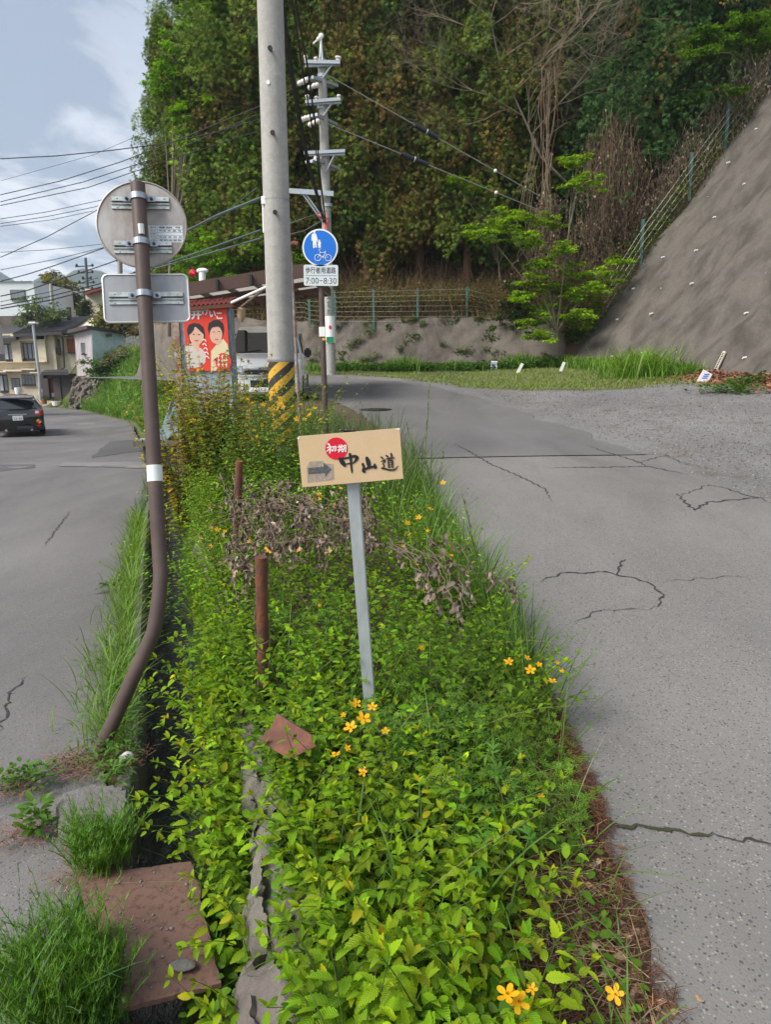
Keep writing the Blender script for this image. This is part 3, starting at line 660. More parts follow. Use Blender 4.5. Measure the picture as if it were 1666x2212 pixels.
for u in (-.07, -.035, .07): mb.prism([(u - .0004, -.0345), (u + .0004, -.0345), (u + .0004, .0345), (u - .0004, .0345)], lc, Us, td, Ns, .0007, .0012)
for r, (a_, b_) in enumerate((('番号', '種類 号'), ('告示', '平成 年 第 号'), ('整理番号', ''), ('年月日', '平成 年 月 日'), ('設置者', '長野県警察'))):
    v0 = .0345 - (r + 1) * .0138 + .003
    add_text(mb, a_, (-.066, v0, -.040, v0 + .0082), lc, Us, td, Ns, .0013)
    if b_: add_text(mb, b_, (-.030, v0, .064, v0 + .0082), lc, Us, td, Ns, .0013)
mb.build('sticker_print', M_BLACKP, lab)
cP = onpole(636); cpl = cP + Ns * off + Us * .001
mb = MB(); mb.prism(rrect(.352, .206, .021), cpl, Us, td, Ns, -.0015, 0); pl = mb.build('rectangular_plate', M_ALU2, sp)
mb = MB(); rr = rrect(.350, .204, .021); mb.tube([cpl + Us * u + td * v for u, v in rr + rr[:1]], .0042, 6, caps=False); mb.build('rolled_rim', M_EDGE, pl, True)
rail(None, cpl, .305, pl); clamp(onpole(636), sp)
# ================================================================ blue shared-path sign
M_BLUE = basic('blue_sign_sheet', (.012, .16, .62), .4, var=.04, spec=.4)
YB_ = 8.5
bz = lambda zx, zy: ((880 + zx * .0859) / 1.36134, (660 + zy * .0859) / 1.36134)
bb = at(704, 905, YB_); bb[2] = float(zB(bb[0], YB_)); btp = at(690, 500, YB_)
bs = thing('traffic_sign', 'round blue pedestrian and bicycle sign over a white time plate on a slim brown pole', 'traffic sign', bb)
MB().cyl(at(705, 960, YB_), btp, .0325, 16).build('pole', M_BROWN, bs, True)
Ub = np.array([1, 0, -.018]); Ub /= np.linalg.norm(Ub); Nb = np.array([0, -1., 0]); Vb = np.array([.018, 0, 1.]); Vb /= np.linalg.norm(Vb)
cB = at(691.5, 535, YB_ - .05); kb = .2 / 562
lb = lambda zx, zy: ((zx - 715) * kb, -(zy - 800) * kb)
d_ = MB().prism(circ(.2, 64), cB, Ub, Vb, Nb, -.012, 0).build('sign_disc', M_WHITEP, bs)
MB().prism(circ(.184, 64), cB, Ub, Vb, Nb, 0, .0015).build('blue_face', M_BLUE, d_)
mb = MB()
def poly(pts): mb.prism([lb(*q) for q in pts][::-1], cB, Ub, Vb, Nb, .0015, .003)
poly([(505, 372), (455, 420), (445, 510), (455, 600), (480, 605), (490, 560), (488, 700), (495, 812), (550, 812), (540, 650), (575, 800), (615, 800), (605, 690), (600, 560), (640, 640), (660, 632), (625, 500), (600, 400), (565, 372)])
poly(circ(36, 20, 538, 326)); poly(circ(24, 16, 697, 582))
poly([(675, 608), (650, 640), (655, 690), (645, 700), (660, 740), (660, 806), (690, 808), (695, 750), (705, 806), (735, 806), (735, 700), (745, 650), (722, 608)])
for cx_, cy_ in ((642, 1105), (970, 1105)):
    mb.tube([cB + Ub * lb(cx_ + 96 * math.cos(a), 0)[0] + Vb * lb(0, cy_ + 96 * math.sin(a))[1] + Nb * .003 for a in np.linspace(0, 2 * PI, 33)], 9 * kb, 6, caps=False)
for L_ in ([(642, 1105), (700, 1010), (718, 930), (700, 890), (672, 878), (690, 850), (755, 848)], [(705, 950), (880, 950)], [(885, 920), (815, 1090)], [(850, 920), (905, 915)], [(700, 1020), (815, 1095), (970, 1105), (880, 960)], [(800, 1060), (825, 1150)]):
    mb.tube([cB + Ub * lb(*q)[0] + Vb * lb(*q)[1] + Nb * .003 for q in L_], 8 * kb, 6)
mb.tube([cB + Ub * lb(*q)[0] + Vb * lb(*q)[1] + Nb * .0035 for q in ((795, 1080), (820, 1100))], 26 * kb, 8)
mb.build('pictogram', M_WHITEP, d_)
cb2 = at(*bz(742, 1742), YB_ - .05); wb, hb = 1100 * kb, 640 * kb
pl2 = MB().prism(rrect(wb, hb, .02), cb2, Ub, Vb, Nb, -.012, 0).build('time_plate', M_LABEL, bs)
M_INK = basic('dark_green_ink', (.03, .05, .06), .5)
mb = MB(); l2 = lambda zx, zy: ((zx - 742) * kb, -(zy - 1742) * kb)
add_text(mb, '歩行者用道路', l2(252, 1690) + l2(1222, 1490), cb2, Ub, Vb, Nb, .001, .012)
add_text(mb, '7:00−8:30', l2(258, 2000) + l2(1240, 1815), cb2, Ub, Vb, Nb, .001, -.004)
mb.prism([l2(240, 1755), l2(1250, 1755), l2(1250, 1744), l2(240, 1744)], cb2, Ub, Vb, Nb, .0004, .001)
mb.build('plate_lettering', M_INK, pl2)
M_YEL = basic('yellow_sticker', (.75, .36, .02), .5)
q = at(696.5, 717, YB_); MB().box(q + np.array([0, -.032, 0]), (.072, .012, .11), bev=.003).build('pole_label', M_WHITEP, bs)
q = at(698, 733, YB_); MB().box(q + np.array([.01, -.032, 0]), (.034, .01, .03), bev=.002).build('pole_label', M_YEL, bs)
# ================================================================ tall concrete utility pole
M_POLEC = concrete('pole_concrete', (.39, .375, .35), .35, .12, (.24, .23, .215), .25, 60, (7, 7, .25))
YP = 9.0
pt_, pb_ = at(578.5, -160, YP), at(613, 960, YP)
px_b = np.array([pb_[0], YP, float(zB(pb_[0], YP)) - .1])
pu = (pt_ - pb_) / np.linalg.norm(pt_ - pb_)
up = thing('utility_pole', 'thick concrete utility pole with a black and yellow striped sleeve at its foot', 'utility pole', px_b)
n_ = 14; MB().tube([pb_ - pu * .6 + (pt_ - pb_ + pu * .6) * i / n_ for i in range(n_ + 1)], [.167 - .022 * i / n_ for i in range(n_ + 1)], 32).build('pole_shaft', M_POLEC, up, True)
def at_pole(py):
    lo, hi = 0., 1.
    for _ in range(40):
        m = .5 * (lo + hi); q = pb_ + (pt_ - pb_) * m; d = q - EYE
        cz = d[1] * math.cos(PITCH) - d[2] * math.sin(PITCH); y = 1106 - F * ((d[1] * math.sin(PITCH) + d[2] * math.cos(PITCH)) / cz + ROLL * d[0] / cz)
        if y > py: lo = m
        else: hi = m
    return pb_ + (pt_ - pb_) * lo
M_BAND = basic('steel_band', (.30, .31, .32), .4, .8, var=.2, vs=50)
for py, r_, h_ in ((434, .156, .018), (779, .168, .026)):
    q = at_pole(py); MB().cyl(q - pu * h_ / 2, q + pu * h_ / 2, r_, 32).build('steel_band', M_BAND, up, True)
q = at_pole(436); MB().box(q + np.array([-.135, -.07, 0]), (.06, .06, .09), bev=.005).build('band_buckle', M_WHITEP, up)
q = at_pole(472); MB().tube([q + np.array([-.155, -.02, .16]), q + np.array([-.16, -.02, -.16])], .012, 8).build('cable_guard', M_WHITEP, up)
for py, sgn in ((120, .2), (298, .2), (466, .16)):
    q = at_pole(py) + np.array([.0, -.155, 0]); mb = MB(); mb.cyl(q + np.array([.01, .02, 0]), q + np.array([.01, -.035, .0]), .017, 12); mb.cyl(q + np.array([.01, -.035, 0]), q + np.array([.01, -.05, 0]), .028, 12); mb.build('step_bolt', M_BLACKP, up, True)
q = at_pole(189) + np.array([-.03, -.152, 0]); MB().cyl(q, q + np.array([0, -.006, 0]), .022, 20).build('number_disc', M_WHITEP, up)
# striped sleeve (covers the right half of the pole foot)
m, t, out = nt('black_yellow_stripes'); tc = node(t, 'ShaderNodeUVMap', uv_map='UVMap'); sx = node(t, 'ShaderNodeSeparateXYZ'); t.links.new(tc.outputs[0], sx.inputs[0])
n1_ = node(t, 'ShaderNodeMath', operation='MULTIPLY'); t.links.new(sx.outputs[0], n1_.inputs[0]); n1_.inputs[1].default_value = .78
a_ = node(t, 'ShaderNodeMath', operation='SUBTRACT'); t.links.new(sx.outputs[1], a_.inputs[0]); t.links.new(n1_.outputs[0], a_.inputs[1])
b_ = node(t, 'ShaderNodeMath', operation='MULTIPLY'); t.links.new(a_.outputs[0], b_.inputs[0]); b_.inputs[1].default_value = 4.6
c_ = node(t, 'ShaderNodeMath', operation='FRACT'); t.links.new(b_.outputs[0], c_.inputs[0])
d2 = node(t, 'ShaderNodeMath', operation='GREATER_THAN'); t.links.new(c_.outputs[0], d2.inputs[0]); d2.inputs[1].default_value = .5
wear = noise(t, node(t, 'ShaderNodeTexCoord').outputs['Object'], 30, 6, .7)
c = mixc(t, d2.outputs[0], (.03, .028, .026), (.66, .36, .03)); c = mixc(t, ramp(t, wear, [(.55, 0.), (.7, .5)]), c, (.12, .1, .07))
p = node(t, 'ShaderNodeBsdfPrincipled', i_Roughness=.6); t.links.new(c, p.inputs['Base Color']); t.links.new(p.outputs[0], out.inputs[0]); M_STRIPE = m
lo_, hi_ = at_pole(960), at_pole(782)
sl = Cloud(); nA, nZ = 22, 2; V = []; uvs = []
for i in range(nZ):
    for j in range(nA):
        a = math.radians(-68 + 150 * j / (nA - 1)); qq = lo_ + (hi_ - lo_) * i; V.append(qq + .1705 * np.array([math.sin(a), -math.cos(a), 0])); uvs.append((.1705 * math.radians(150) * j / (nA - 1), np.linalg.norm(hi_ - lo_) * i))
fs = [(j, j + 1, nA + j + 1, nA + j) for j in range(nA - 1)]
sl.scatter(np.array(V), fs, np.array(uvs), [np.zeros(3)], [np.eye(3)], [[1, 1, 1]]); sl.build('striped_sleeve', M_STRIPE, up)
# rusty thin conduit post beside it
M_RUST = basic('rusted_steel', (.105, .050, .036), .85, .2, var=.35, vs=14, b=.7, bs=60, bd=.006, dirt=(.23, .075, .035), dirt_amt=.3, dirt_s=9)
M_RUSTP = basic('rust_stained_pale_steel', (.38, .40, .40), .6, .3, var=.15, vs=8, dirt=(.20, .085, .04), dirt_amt=.45, dirt_s=5)
q0, q1 = at(650, 930, 9.7), at(627, 530, 9.7); q0[2] = .4
t_ = thing('conduit_post', 'thin rust stained conduit post standing just behind the thick concrete pole', 'post', q0)
MB().cyl(q0, q1, .022, 12).build('tube', M_RUSTP, t_, True); mb = MB(); mb.tube([q1 + np.array([-.01, 0, -.06]), q1 + np.array([-.005, 0, .0]), q1 + np.array([.05, -.03, .02]), q1 + np.array([.11, -.05, .0])], .034, 10); mb.build('bent_cap', M_RUST, t_, True)
# ================================================================ rusty steel plate across the channel, stick, crumbs
pc = [onz(160, 1893, .02), onz(415, 1860, .02), onz(452, 2125, .02), onz(258, 2178, .02)]
m, t, out = nt('rusty_plate_steel'); tc = node(t, 'ShaderNodeTexCoord').outputs['Object']
c = mixc(t, noise(t, tc, 6, 8, .65), (.095, .047, .034), (.165, .09, .064)); c = mixc(t, ramp(t, noise(t, tc, 45, 6, .7), [(.50, 0.), (.66, .8)]), c, (.04, .02, .017)); c = mixc(t, ramp(t, noise(t, tc, 3, 5, .6), [(.5, 0.), (.75, .5)]), c, (.13, .085, .072))
p = node(t, 'ShaderNodeBsdfPrincipled', i_Roughness=.72); t.links.new(c, p.inputs['Base Color']); t.links.new(bump(t, noise(t, tc, 70, 6, .65), .5, .004), p.inputs['Normal']); t.links.new(p.outputs[0], out.inputs[0]); M_PLATE = m
pcn = [pc[0], pc[1], pc[2] + np.array([.03, 0, 0]), pc[3] + np.array([-.0, 0, 0])]
V = []; nE = 14
for i in range(4):
    a, b = pcn[i], pcn[(i + 1) % 4]
    for k in range(nE): V.append(a + (b - a) * k / nE + np.array([RNG.normal(0, .0018), RNG.normal(0, .0018), 0]))
V2 = [v - np.array([0, 0, .014]) for v in V]; kk = len(V)
mb = MB().add(V + V2, [tuple(range(kk)), tuple(range(kk, 2 * kk))[::-1]] + [(i, (i + 1) % kk, kk + (i + 1) % kk, kk + i) for i in range(kk)])
po = mb.build('steel_plate', M_PLATE); tag(po, 'flat rusty brown steel plate laid across the narrow water channel', 'steel plate')
M_TWIG = basic('dark_twig_bark', (.05, .032, .025), .9, var=.3, vs=60, b=.5, bs=150)
z0 = .03; tag(MB().tube([onz(238, 2000, z0), onz(234, 2040, z0 + .004), onz(230, 2085, z0), onz(229, 2112, z0)], [.003, .005, .006, .004], 7).build('twig', M_TWIG, None, True), 'dark twig lying on the rusty steel plate', 'twig')
M_PEB = basic('grey_pebble', (.16, .15, .145), .9, var=.3, vs=40, b=.5, bs=90)
k0 = onz(393, 2088, .03)
bm = bmesh.new(); bmesh.ops.create_icosphere(bm, subdivisions=3, radius=1)
def lump(name, mat, c, rad, seed, rough=.25, flat=0, R=None):
    m_ = MB(); bm = bmesh.new(); bmesh.ops.create_icosphere(bm, subdivisions=3, radius=1); rs = np.random.default_rng(seed); D = rs.normal(0, 1, (14, 3)); D /= np.linalg.norm(D, axis=1, keepdims=True); A = rs.uniform(-rough, rough, 14)
    R = np.eye(3) if R is None else np.array(R); vs = []
    for v in bm.verts:
        q = np.array(v.co); s = 1 + float((A * np.maximum(0, D @ q) ** 3).sum()); cut = min(1.0, .75 / max(1e-3, abs(q @ D[0]), abs(q @ D[1]), abs(q @ D[2])))
        vs.append(np.array(c) + R @ (q * s * (.5 + .5 * cut) * np.array(rad)))
    m_.add(vs, [[v.index for v in f.verts] for f in bm.faces]); bm.free(); return m_.build(name, mat, None, True)
tag(lump('asphalt_lump', M_SLABC, k0 + np.array([0, 0, .005]), (.034, .022, .008), 3), 'dark crumbled asphalt lump on the corner of the rusty steel plate', 'lump')
peb = None
for i in range(26):
    a, b = RNG.uniform(.06, .94), RNG.uniform(.05, .95); q = (pc[0] * (1 - a) + pc[1] * a) * (1 - b) + (pc[3] * (1 - a) + pc[2] * a) * b
    if peb is None: peb = o = lump('pebble', M_PEB, (0, 0, 0), (.005, .004, .003), 5)
    else: o = peb.copy(); COL.objects.link(o)
    s = RNG.uniform(.55, 1.3); o.scale = (s, s, s); o.location = tuple(q + np.array([0, 0, .002])); o.rotation_euler = (0, 0, RNG.uniform(0, 6))
    tag(o, 'tiny grey pebble scattered on the rusty steel plate', 'pebble', 'pebbles scattered on the rusty steel plate')
# ================================================================ rusty pipe stumps and bent plate in the planting
def stump(pxt, pyt, pxb, pyb, Y, rad, label, wires):
    a, b = at(pxt, pyt, Y), at(pxb, pyb, Y + .03); d = (a - b) / np.linalg.norm(a - b); b = b - d * .3
    t_ = thing('pipe_stump', label, 'rusty pipe', b, 'rusty pipe stumps standing in the planted bank')
    m1 = MB(); n = 18; pts = [b + (a - b) * i / n for i in range(n + 1)]
    m1.tube(pts + [a - d * .004, a - d * .06], [rad * (1 + RNG.normal(0, .012)) for _ in range(n + 1)] + [rad * .84, rad * .82], 20, caps=False); m1.build('pipe', M_RUST, t_, True)
    if wires:
        m2 = MB()
        for k in range(9):
            h0, h1 = sorted(RNG.uniform(.25, .9, 2)); ph, tw = RNG.uniform(0, 6.28), RNG.uniform(-5, 5)
            m2.tube([b + (a - b) * (h0 + (h1 - h0) * u) + (rad + .006) * np.array([math.cos(ph + tw * u), math.sin(ph + tw * u), 0]) for u in np.linspace(0, 1, 14)], [.0022 * (1.2 - u) for u in np.linspace(0, 1, 14)], 5)
        m2.build('dry_tendrils', M_TENDRIL, t_)
M_TENDRIL = basic('dry_tendril', (.16, .12, .085), .9, var=.3, vs=50)
stump(564, 1203, 568, 1440, 2.85, .026, 'upright rusty pipe stump wrapped in dry tendrils left of the square sign post', True)
stump(517, 996, 514, 1100, 4.9, .026, 'farther rusty pipe stump poking out of the dry vine heap', True)
# bent rusty plate
Yq = 2.12; C_ = [(598, 1541), (676, 1590), (682, 1612), (625, 1640), (565, 1605), (567, 1590), (585, 1572)]
M_RUSTL = basic('bent_plate_rust', (.12, .05, .035), .7, .25, var=.3, vs=10, b=.4, bs=60, dirt=(.26, .10, .055), dirt_amt=.2, dirt_s=12)
top = [at(x, y, Yq + (1600 - y) * .0012) for x, y in C_]; n = len(top); low_ = [v + np.array([.0, .012, -.004]) for v in top]
mb = MB().add(top + low_, [tuple(range(n)), tuple(range(n, 2 * n))[::-1]] + [(i, (i + 1) % n, n + (i + 1) % n, n + i) for i in range(n)])
tag(mb.build('bent_plate', M_RUSTL), 'bent rusty steel plate with a curved notch lying against the stone edging', 'rusty plate')
# ================================================================ edging stones along the bank, lane-side slab, white stone
def fbm(x, y, s):
    v = 0
    for k in range(6): f = 2.1 ** k; v += math.sin(x * f * 3.1 + s * 1.7 + 1.3 * math.sin(y * f * 2.3 + s)) * math.cos(y * f * 2.7 + s * 2.1 + 1.1 * math.sin(x * f * 1.9)) / f ** .8
    return v
def edge_rock(label, Ya, Yb, w_, rise, seed):
    n = max(14, int((Yb - Ya) / .012)); prof = [(-.55, -1), (-.60, -.75), (-.58, -.45), (-.56, -.2), (-.50, -.04), (-.38, 0), (-.2, .02), (.0, .02), (.2, .0), (.38, -.03), (.5, -.15), (.52, -.4), (.5, -1)]; P = []
    for i in range(n + 1):
        Y = Ya + (Yb - Ya) * i / n; e = min(1, min(i, n - i) / 4.0); e = math.sqrt(max(.02, e)); x0 = float(xS(Y)) + .02 + .025 * fbm(Y * 1.2, 0, seed); row = []
        for u, v in prof:
            d = .028 * fbm(Y * 4, u * 3 + v * 2, seed + 3); z = float(zS(Y)) + rise + v * .24; row.append((x0 + u * w_ * (.6 + .4 * e) * (1 + .25 * fbm(Y * 2, 1, seed)) + d * .7, Y + .2 * d, z + d * (1 if v > -.5 else .3) - (1 - e) * .05))
        P.append(row)
    mb = MB().grid(np.array(P)); m = len(prof); mb.f.append(list(range(m))); mb.m.append(0); mb.f.append([n * m + j for j in range(m)]); mb.m.append(0); tag(mb.build('edging_stone', M_STONE if seed != 21 else M_STONEB, None, True), label, 'edging stone', 'rough stones edging the planted bank')
M_STONEB = concrete('smooth_brown_stone', (.17, .145, .13), .6, .2, (.07, .06, .055), .7, 25, (8, 1.5, 5))
for Ya, Yb, w_, r_, sd_, lab_ in ((.95, 1.58, .15, .04, 21, 'smooth brown edging stone nearest the camera at the bottom edge'), (1.6, 2.16, .14, .06, 22, 'rough grey edging stone just beyond the smooth nearest one'), (2.18, 2.66, .17, .07, 23, 'tall rough edging stone below the bent rusty plate'), (2.68, 3.3, .12, .03, 24, 'low edging stone just past the bent rusty plate'), (3.32, 3.95, .13, .05, 25, 'edging stone half hidden below the nearer rusty pipe stump'), (3.97, 4.7, .15, .06, 26, 'pale edging stone between the two rusty pipe stumps'), (4.72, 5.7, .17, .08, 27, 'farthest visible pale edging stone above the channel')): edge_rock(lab_, Ya, Yb, w_, r_, sd_)
q = onz(272, 1636, .02); tag(lump('white_stone', basic('white_quartz', (.52, .5, .47), .8, b=.6, bs=40), q, (.03, .022, .022), 31), 'white stone resting on the channel edge by the brown pole foot', 'stone')
q = onz(205, 1735, 0)
slabp = [onz(x, y, .045) for x, y in ((118, 1742), (150, 1712), (205, 1700), (268, 1708), (278, 1745), (262, 1800), (190, 1812), (130, 1800))]; n = len(slabp)
V = []
for i in range(n):
    for k in range(5): V.append(slabp[i] + (slabp[(i + 1) % n] - slabp[i]) * k / 5 + RNG.normal(0, .006, 3) * np.array([1, 1, .3]))
n = len(V); cen = np.mean(V, 0); inner = [cen + (v - cen) * .9 + np.array([0, 0, .02 + RNG.normal(0, .003)]) for v in V]; bot = [v + (v - cen) * .06 - np.array([0, 0, .09]) for v in V]
mb = MB().add(V + inner + bot, [tuple(range(n, 2 * n))] + [(i, (i + 1) % n, n + (i + 1) % n, n + i) for i in range(n)] + [(i, (i + 1) % n, 2 * n + (i + 1) % n, 2 * n + i) for i in range(n)])
tag(mb.build('concrete_slab', M_SLABC, None, True), 'worn grey concrete slab at the channel edge in front of the brown pole foot', 'slab')
# ================================================================ plants of the bank, the channel and the lane edge
M_LEAF = leafmat('kerria_leaf', .40, .55, .16, ribs=1); M_LEAFS = leafmat('small_leaf', .35, .55, .22); M_BLADE = leafmat('grass_blade', .35, .45, .3)
M_STEM = leafmat('plant_stem', .05, .6, .2); M_DEAD = leafmat('dead_leaf', .12, .9, .1, boost=(1, .9, .8)); M_PETAL = leafmat('yellow_petal', .35, .5, .2, boost=(1.1, .9, .4))
def leaf_t(rows=13, w=.33, ser=.10, fold=.28, droop=.30, p=.62, q=.95, cup=0):
    V = []; UV = []; F_ = []
    for i in range(rows):
        t = i / (rows - 1); hw = w * 2.05 * (t ** p) * ((1 - t) ** q) if 0 < t < 1 else .004
        if 0 < i < rows - 1: hw *= (1 + ser) if i % 2 else (1 - ser)
        y = t + (.03 if (i % 2 and 0 < i < rows - 1) else 0)
        z0 = -droop * t * t + .06 * t
        for s in (-1, 0, 1): V.append((s * hw, y if s else t, z0 + fold * abs(s) * hw - cup * (s * hw) ** 2)); UV.append((.5 + .5 * s * min(1, hw / w), t))
    for i in range(rows - 1):
        for j in (0, 1): a = 3 * i + j; F_.append((a, a + 1, a + 4, a + 3))
    return np.array(V), F_, np.array(UV)
LEAF_N = leaf_t(13); LEAF_M = leaf_t(7); LEAF_F = leaf_t(4, ser=0); LEAF_ROUND = leaf_t(6, .36, 0, .15, .2, .5, .5); LEAF_NARROW = leaf_t(4, .13, 0, .2, .35, .5, .7)
def lobed_t():
    V = [(0, 0, 0)]; F_ = []; UV = [(.5, 0)]
    for (a, l, w, y0) in ((-62, .42, .06, .22), (62, .42, .06, .22), (-42, .5, .065, .42), (42, .5, .065, .42), (0, .55, .08, .5)):
        r = math.radians(a); d = np.array([math.sin(r), math.cos(r)]); n = np.array([-d[1], d[0]]); o = np.array([0, y0]); b = len(V)
        for q, z in ((o - n * w * .5, 0), (o + d * l * .5 + n * w, .05), (o + d * l, -.08), (o + d * l * .5 - n * w, .05), (o + n * w * .5, 0)):
            V.append((q[0], q[1], z - .25 * q[1] ** 2)); UV.append((.5, .5))
        F_.append((b, b + 3, b + 2, b + 1, b + 4))
    b = len(V); V += [(-.02, 0, 0), (.02, 0, 0), (.03, .55, -.06), (-.03, .55, -.06)]; UV += [(.5, .5)] * 4; F_.append((b, b + 1, b + 2, b + 3))
    return np.array(V), F_, np.array(UV)
LOBED = lobed_t()
def whorl_t(n=7):
    V = []; F_ = []; UV = []
    for k in range(n):
        a = 2 * PI * k / n; d = np.array([math.cos(a), math.sin(a), .25]); s = np.array([-math.sin(a), math.cos(a), 0]) * .11; b = len(V)
        V += [tuple(d * .05), tuple(d * .55 + s), tuple(d * 1.0 - np.array([0, 0, .12])), tuple(d * .55 - s)]; UV += [(.5, .5)] * 4; F_.append((b, b + 1, b + 2, b + 3))
    return np.array(V), F_, np.array(UV)
WHORL = whorl_t()
def shoots(n, base, L, lean0=(.08, .5), arch=(.3, .9), K=12, az=None):
    az = RNG.uniform(0, 2 * PI, n) if az is None else az; th = RNG.uniform(*lean0, n); ar = RNG.uniform(*arch, n)
    P = np.zeros((n, K, 3)); P[:, 0] = base; s = L / (K - 1); tw = RNG.normal(0, .12, n)
    for k in range(1, K):
        f = k / (K - 1); a = th + ar * f ** 1.4; z = az + tw * f
        P[:, k] = P[:, k - 1] + s[:, None] * np.stack([np.sin(a) * np.cos(z), np.sin(a) * np.sin(z), np.cos(a)], 1)
    return P, az
def kerria(label, pts, L, size, col, tmpl=LEAF_N, flowers=(), group='yellow flowering kerria bushes on the planted bank', lean0=(.08, .5), arch=(.3, .9), K=12, start=.18, name='kerria_bush', stemcol=(.06, .10, .02), dens=1, wind=None, cat='bush', fsize=1.0, dropp=(-.55, .25), tip=True):
    pts = np.asarray(pts, float); n = len(pts); t_ = thing(name, label, cat, pts.mean(0), group)
    P, az = shoots(n, pts, L * RNG.uniform(.7, 1.15, n), lean0, arch, K, wind)
    st = Cloud(); R = np.linspace(1, .4, K)[None, :] * .0022 * (size / .06) * np.ones((n, 1)); st.tubes(P, R, jit(stemcol, n, .2), 4); st.build('stems', M_STEM, t_)
    cl = Cloud(); pos = []; dr = []; sz = []; tn = []
    k0 = max(1, int(start * K))
    T = np.gradient(P, axis=1); T /= np.linalg.norm(T, axis=2, keepdims=True) + 1e-9
    shade = jit(col, n, .24, .13)
    for k in range(k0, K):
        for rep in range(dens):
            f = k / (K - 1); side = (1 if (k + rep) % 2 else -1)
            a = az + side * (PI / 2) * RNG.uniform(.45, 1.1, n) + RNG.normal(0, .25, n); e = RNG.uniform(*dropp, n)
            d = np.stack([np.cos(a) * np.cos(e), np.sin(a) * np.cos(e), np.sin(e)], 1) + .45 * T[:, k]
            pos.append(P[:, k] + d * .006); dr.append(d); sz.append(size * RNG.uniform(.65, 1.15, n) * (1 - .5 * f ** 3)); c = shade * np.exp(RNG.normal(0, .12, (n, 1))) * (1 + .28 * f * np.array([1.25, 1, .7])); tn.append(c)
    if tip:
        for rep in range(3):
            a = RNG.uniform(0, 2 * PI, n); d = np.stack([.5 * np.cos(a), .5 * np.sin(a), np.full(n, .6)], 1) + .5 * T[:, -1]
            pos.append(P[:, -1]); dr.append(d); sz.append(size * RNG.uniform(.35, .6, n)); tn.append(shade * np.array([1.5, 1.3, .8]))
    pos = np.concatenate(pos); dr = np.concatenate(dr); sz = np.concatenate(sz); tn = np.clip(np.concatenate(tn), .004, .9)
    M = frames(dr, roll=RNG.normal(0, .35, len(dr))) * sz[:, None, None]
    old = RNG.uniform(0, 1, len(tn)); tn *= np.exp(RNG.normal(0, .16, (len(tn), 1))); tn[old < .05] *= np.array([1.7, 1.05, 1.0]); tn[old > .93] *= np.array([.6, .72, 1.1])
    cl.scatter(*tmpl, pos, M, tn); cl.build('foliage', M_LEAF if tmpl[0].shape[0] > 14 else M_LEAFS, t_)
    for q, d, s in flowers: add_flower(t_, q, d, s * fsize)
    return t_, P
# ---- five-petalled yellow flower (shared mesh)
def flower_mesh():
    c = Cloud(); pv = []; pf = []; puv = []
    prof = ((0, .05), (.25, .17), (.55, .27), (.8, .25), (.97, .10))
    for i, (r, w_) in enumerate(prof):
        for s in (-1, 0, 1): pv.append((s * w_, r, .22 * r * r + .10 * abs(s) * w_ + .02)); puv.append((.5, r))
    for i in range(len(prof) - 1):
        for j in (0, 1): a = 3 * i + j; pf.append((a, a + 1, a + 4, a + 3))
    M = []; 
    for k in range(5):
        a = 2 * PI * k / 5 + RNG.normal(0, .08); M.append(np.array([[math.cos(a), -math.sin(a), 0], [math.sin(a), math.cos(a), 0], [0, 0, 1]]) * RNG.uniform(.92, 1.05))
    c.scatter(np.array(pv), pf, np.array(puv), np.zeros((5, 3)), np.array(M), jit((.78, .42, .012), 5, .06, .02))
    st = []
    n = 26; a = RNG.uniform(0, 2 * PI, n); r = RNG.uniform(.03, .2, n); P = np.zeros((n, 3, 3)); 
    for k in range(3): P[:, k] = np.stack([np.cos(a) * r * k / 2, np.sin(a) * r * k / 2, np.full(n, .05 + .12 * k)], 1)
    c.tubes(P, np.full((n, 3), .014), jit((.72, .33, .01), n, .1, .02), 3)
    return c.mesh('flower', M_PETAL)
ME_FLOWER = flower_mesh(); ME_FLOWERS = [ME_FLOWER, flower_mesh(), flower_mesh()]
def add_flower(parent, q, d, s):
    o = bpy.data.objects.new('flower', ME_FLOWERS[int(RNG.integers(0, 3))]); COL.objects.link(o); o.parent = parent
    o.location = tuple(np.array(q) - root_loc(parent)); v = Vector(d).normalized(); o.rotation_euler = v.to_track_quat('Z', 'Y').to_euler(); sc = .021 * s; o.scale = (sc, sc, sc); return o
def fl(px, py, h=.34, s=1.0, up=.75, Y=None):
    q = at(px, py, Y) if Y else on_surface(px, py, lambda x, y: float(zB(x, y)) + h)
    v = EYE - q; v /= np.linalg.norm(v); d = v * RNG.uniform(.35, .9) + np.array([RNG.normal(0, .35), RNG.normal(0, .2), up]); return (q, d, s)
def spots(pix, n, h=.3, jx=.12, jy=.12, zf=None):
    """plant roots whose canopy (h above the soil) shows around the given sight lines"""
    out = []
    for i in range(n):
        k = RNG.integers(0, len(pix)); q = on_surface(pix[k][0], pix[k][1], lambda x, y: float((zf or zB)(x, y)) + h)
        x, y = q[0] + RNG.normal(0, jx), q[1] + RNG.normal(0, jy)
        if zf is None: x = min(max(x, float(xS(y)) + (.13 if y < 2.7 else .05)), float(xRl(y)) - (.34 if y < 1.9 else .07))
        out.append((x, y, float((zf or zB)(x, y)) - .01))
    return np.array(out)
LIME = (.160, .290, .008); MIDG = (.125, .255, .010); YELG = (.20, .33, .008)
B = []
kerria('lush kerria bush with large lime leaves nearest the camera in the foreground', spots([(700, 2130), (800, 2060), (900, 2150), (980, 2080), (760, 2200), (1020, 2180)], 58, .24, .12, .10), .36, .076, LIME, flowers=[])
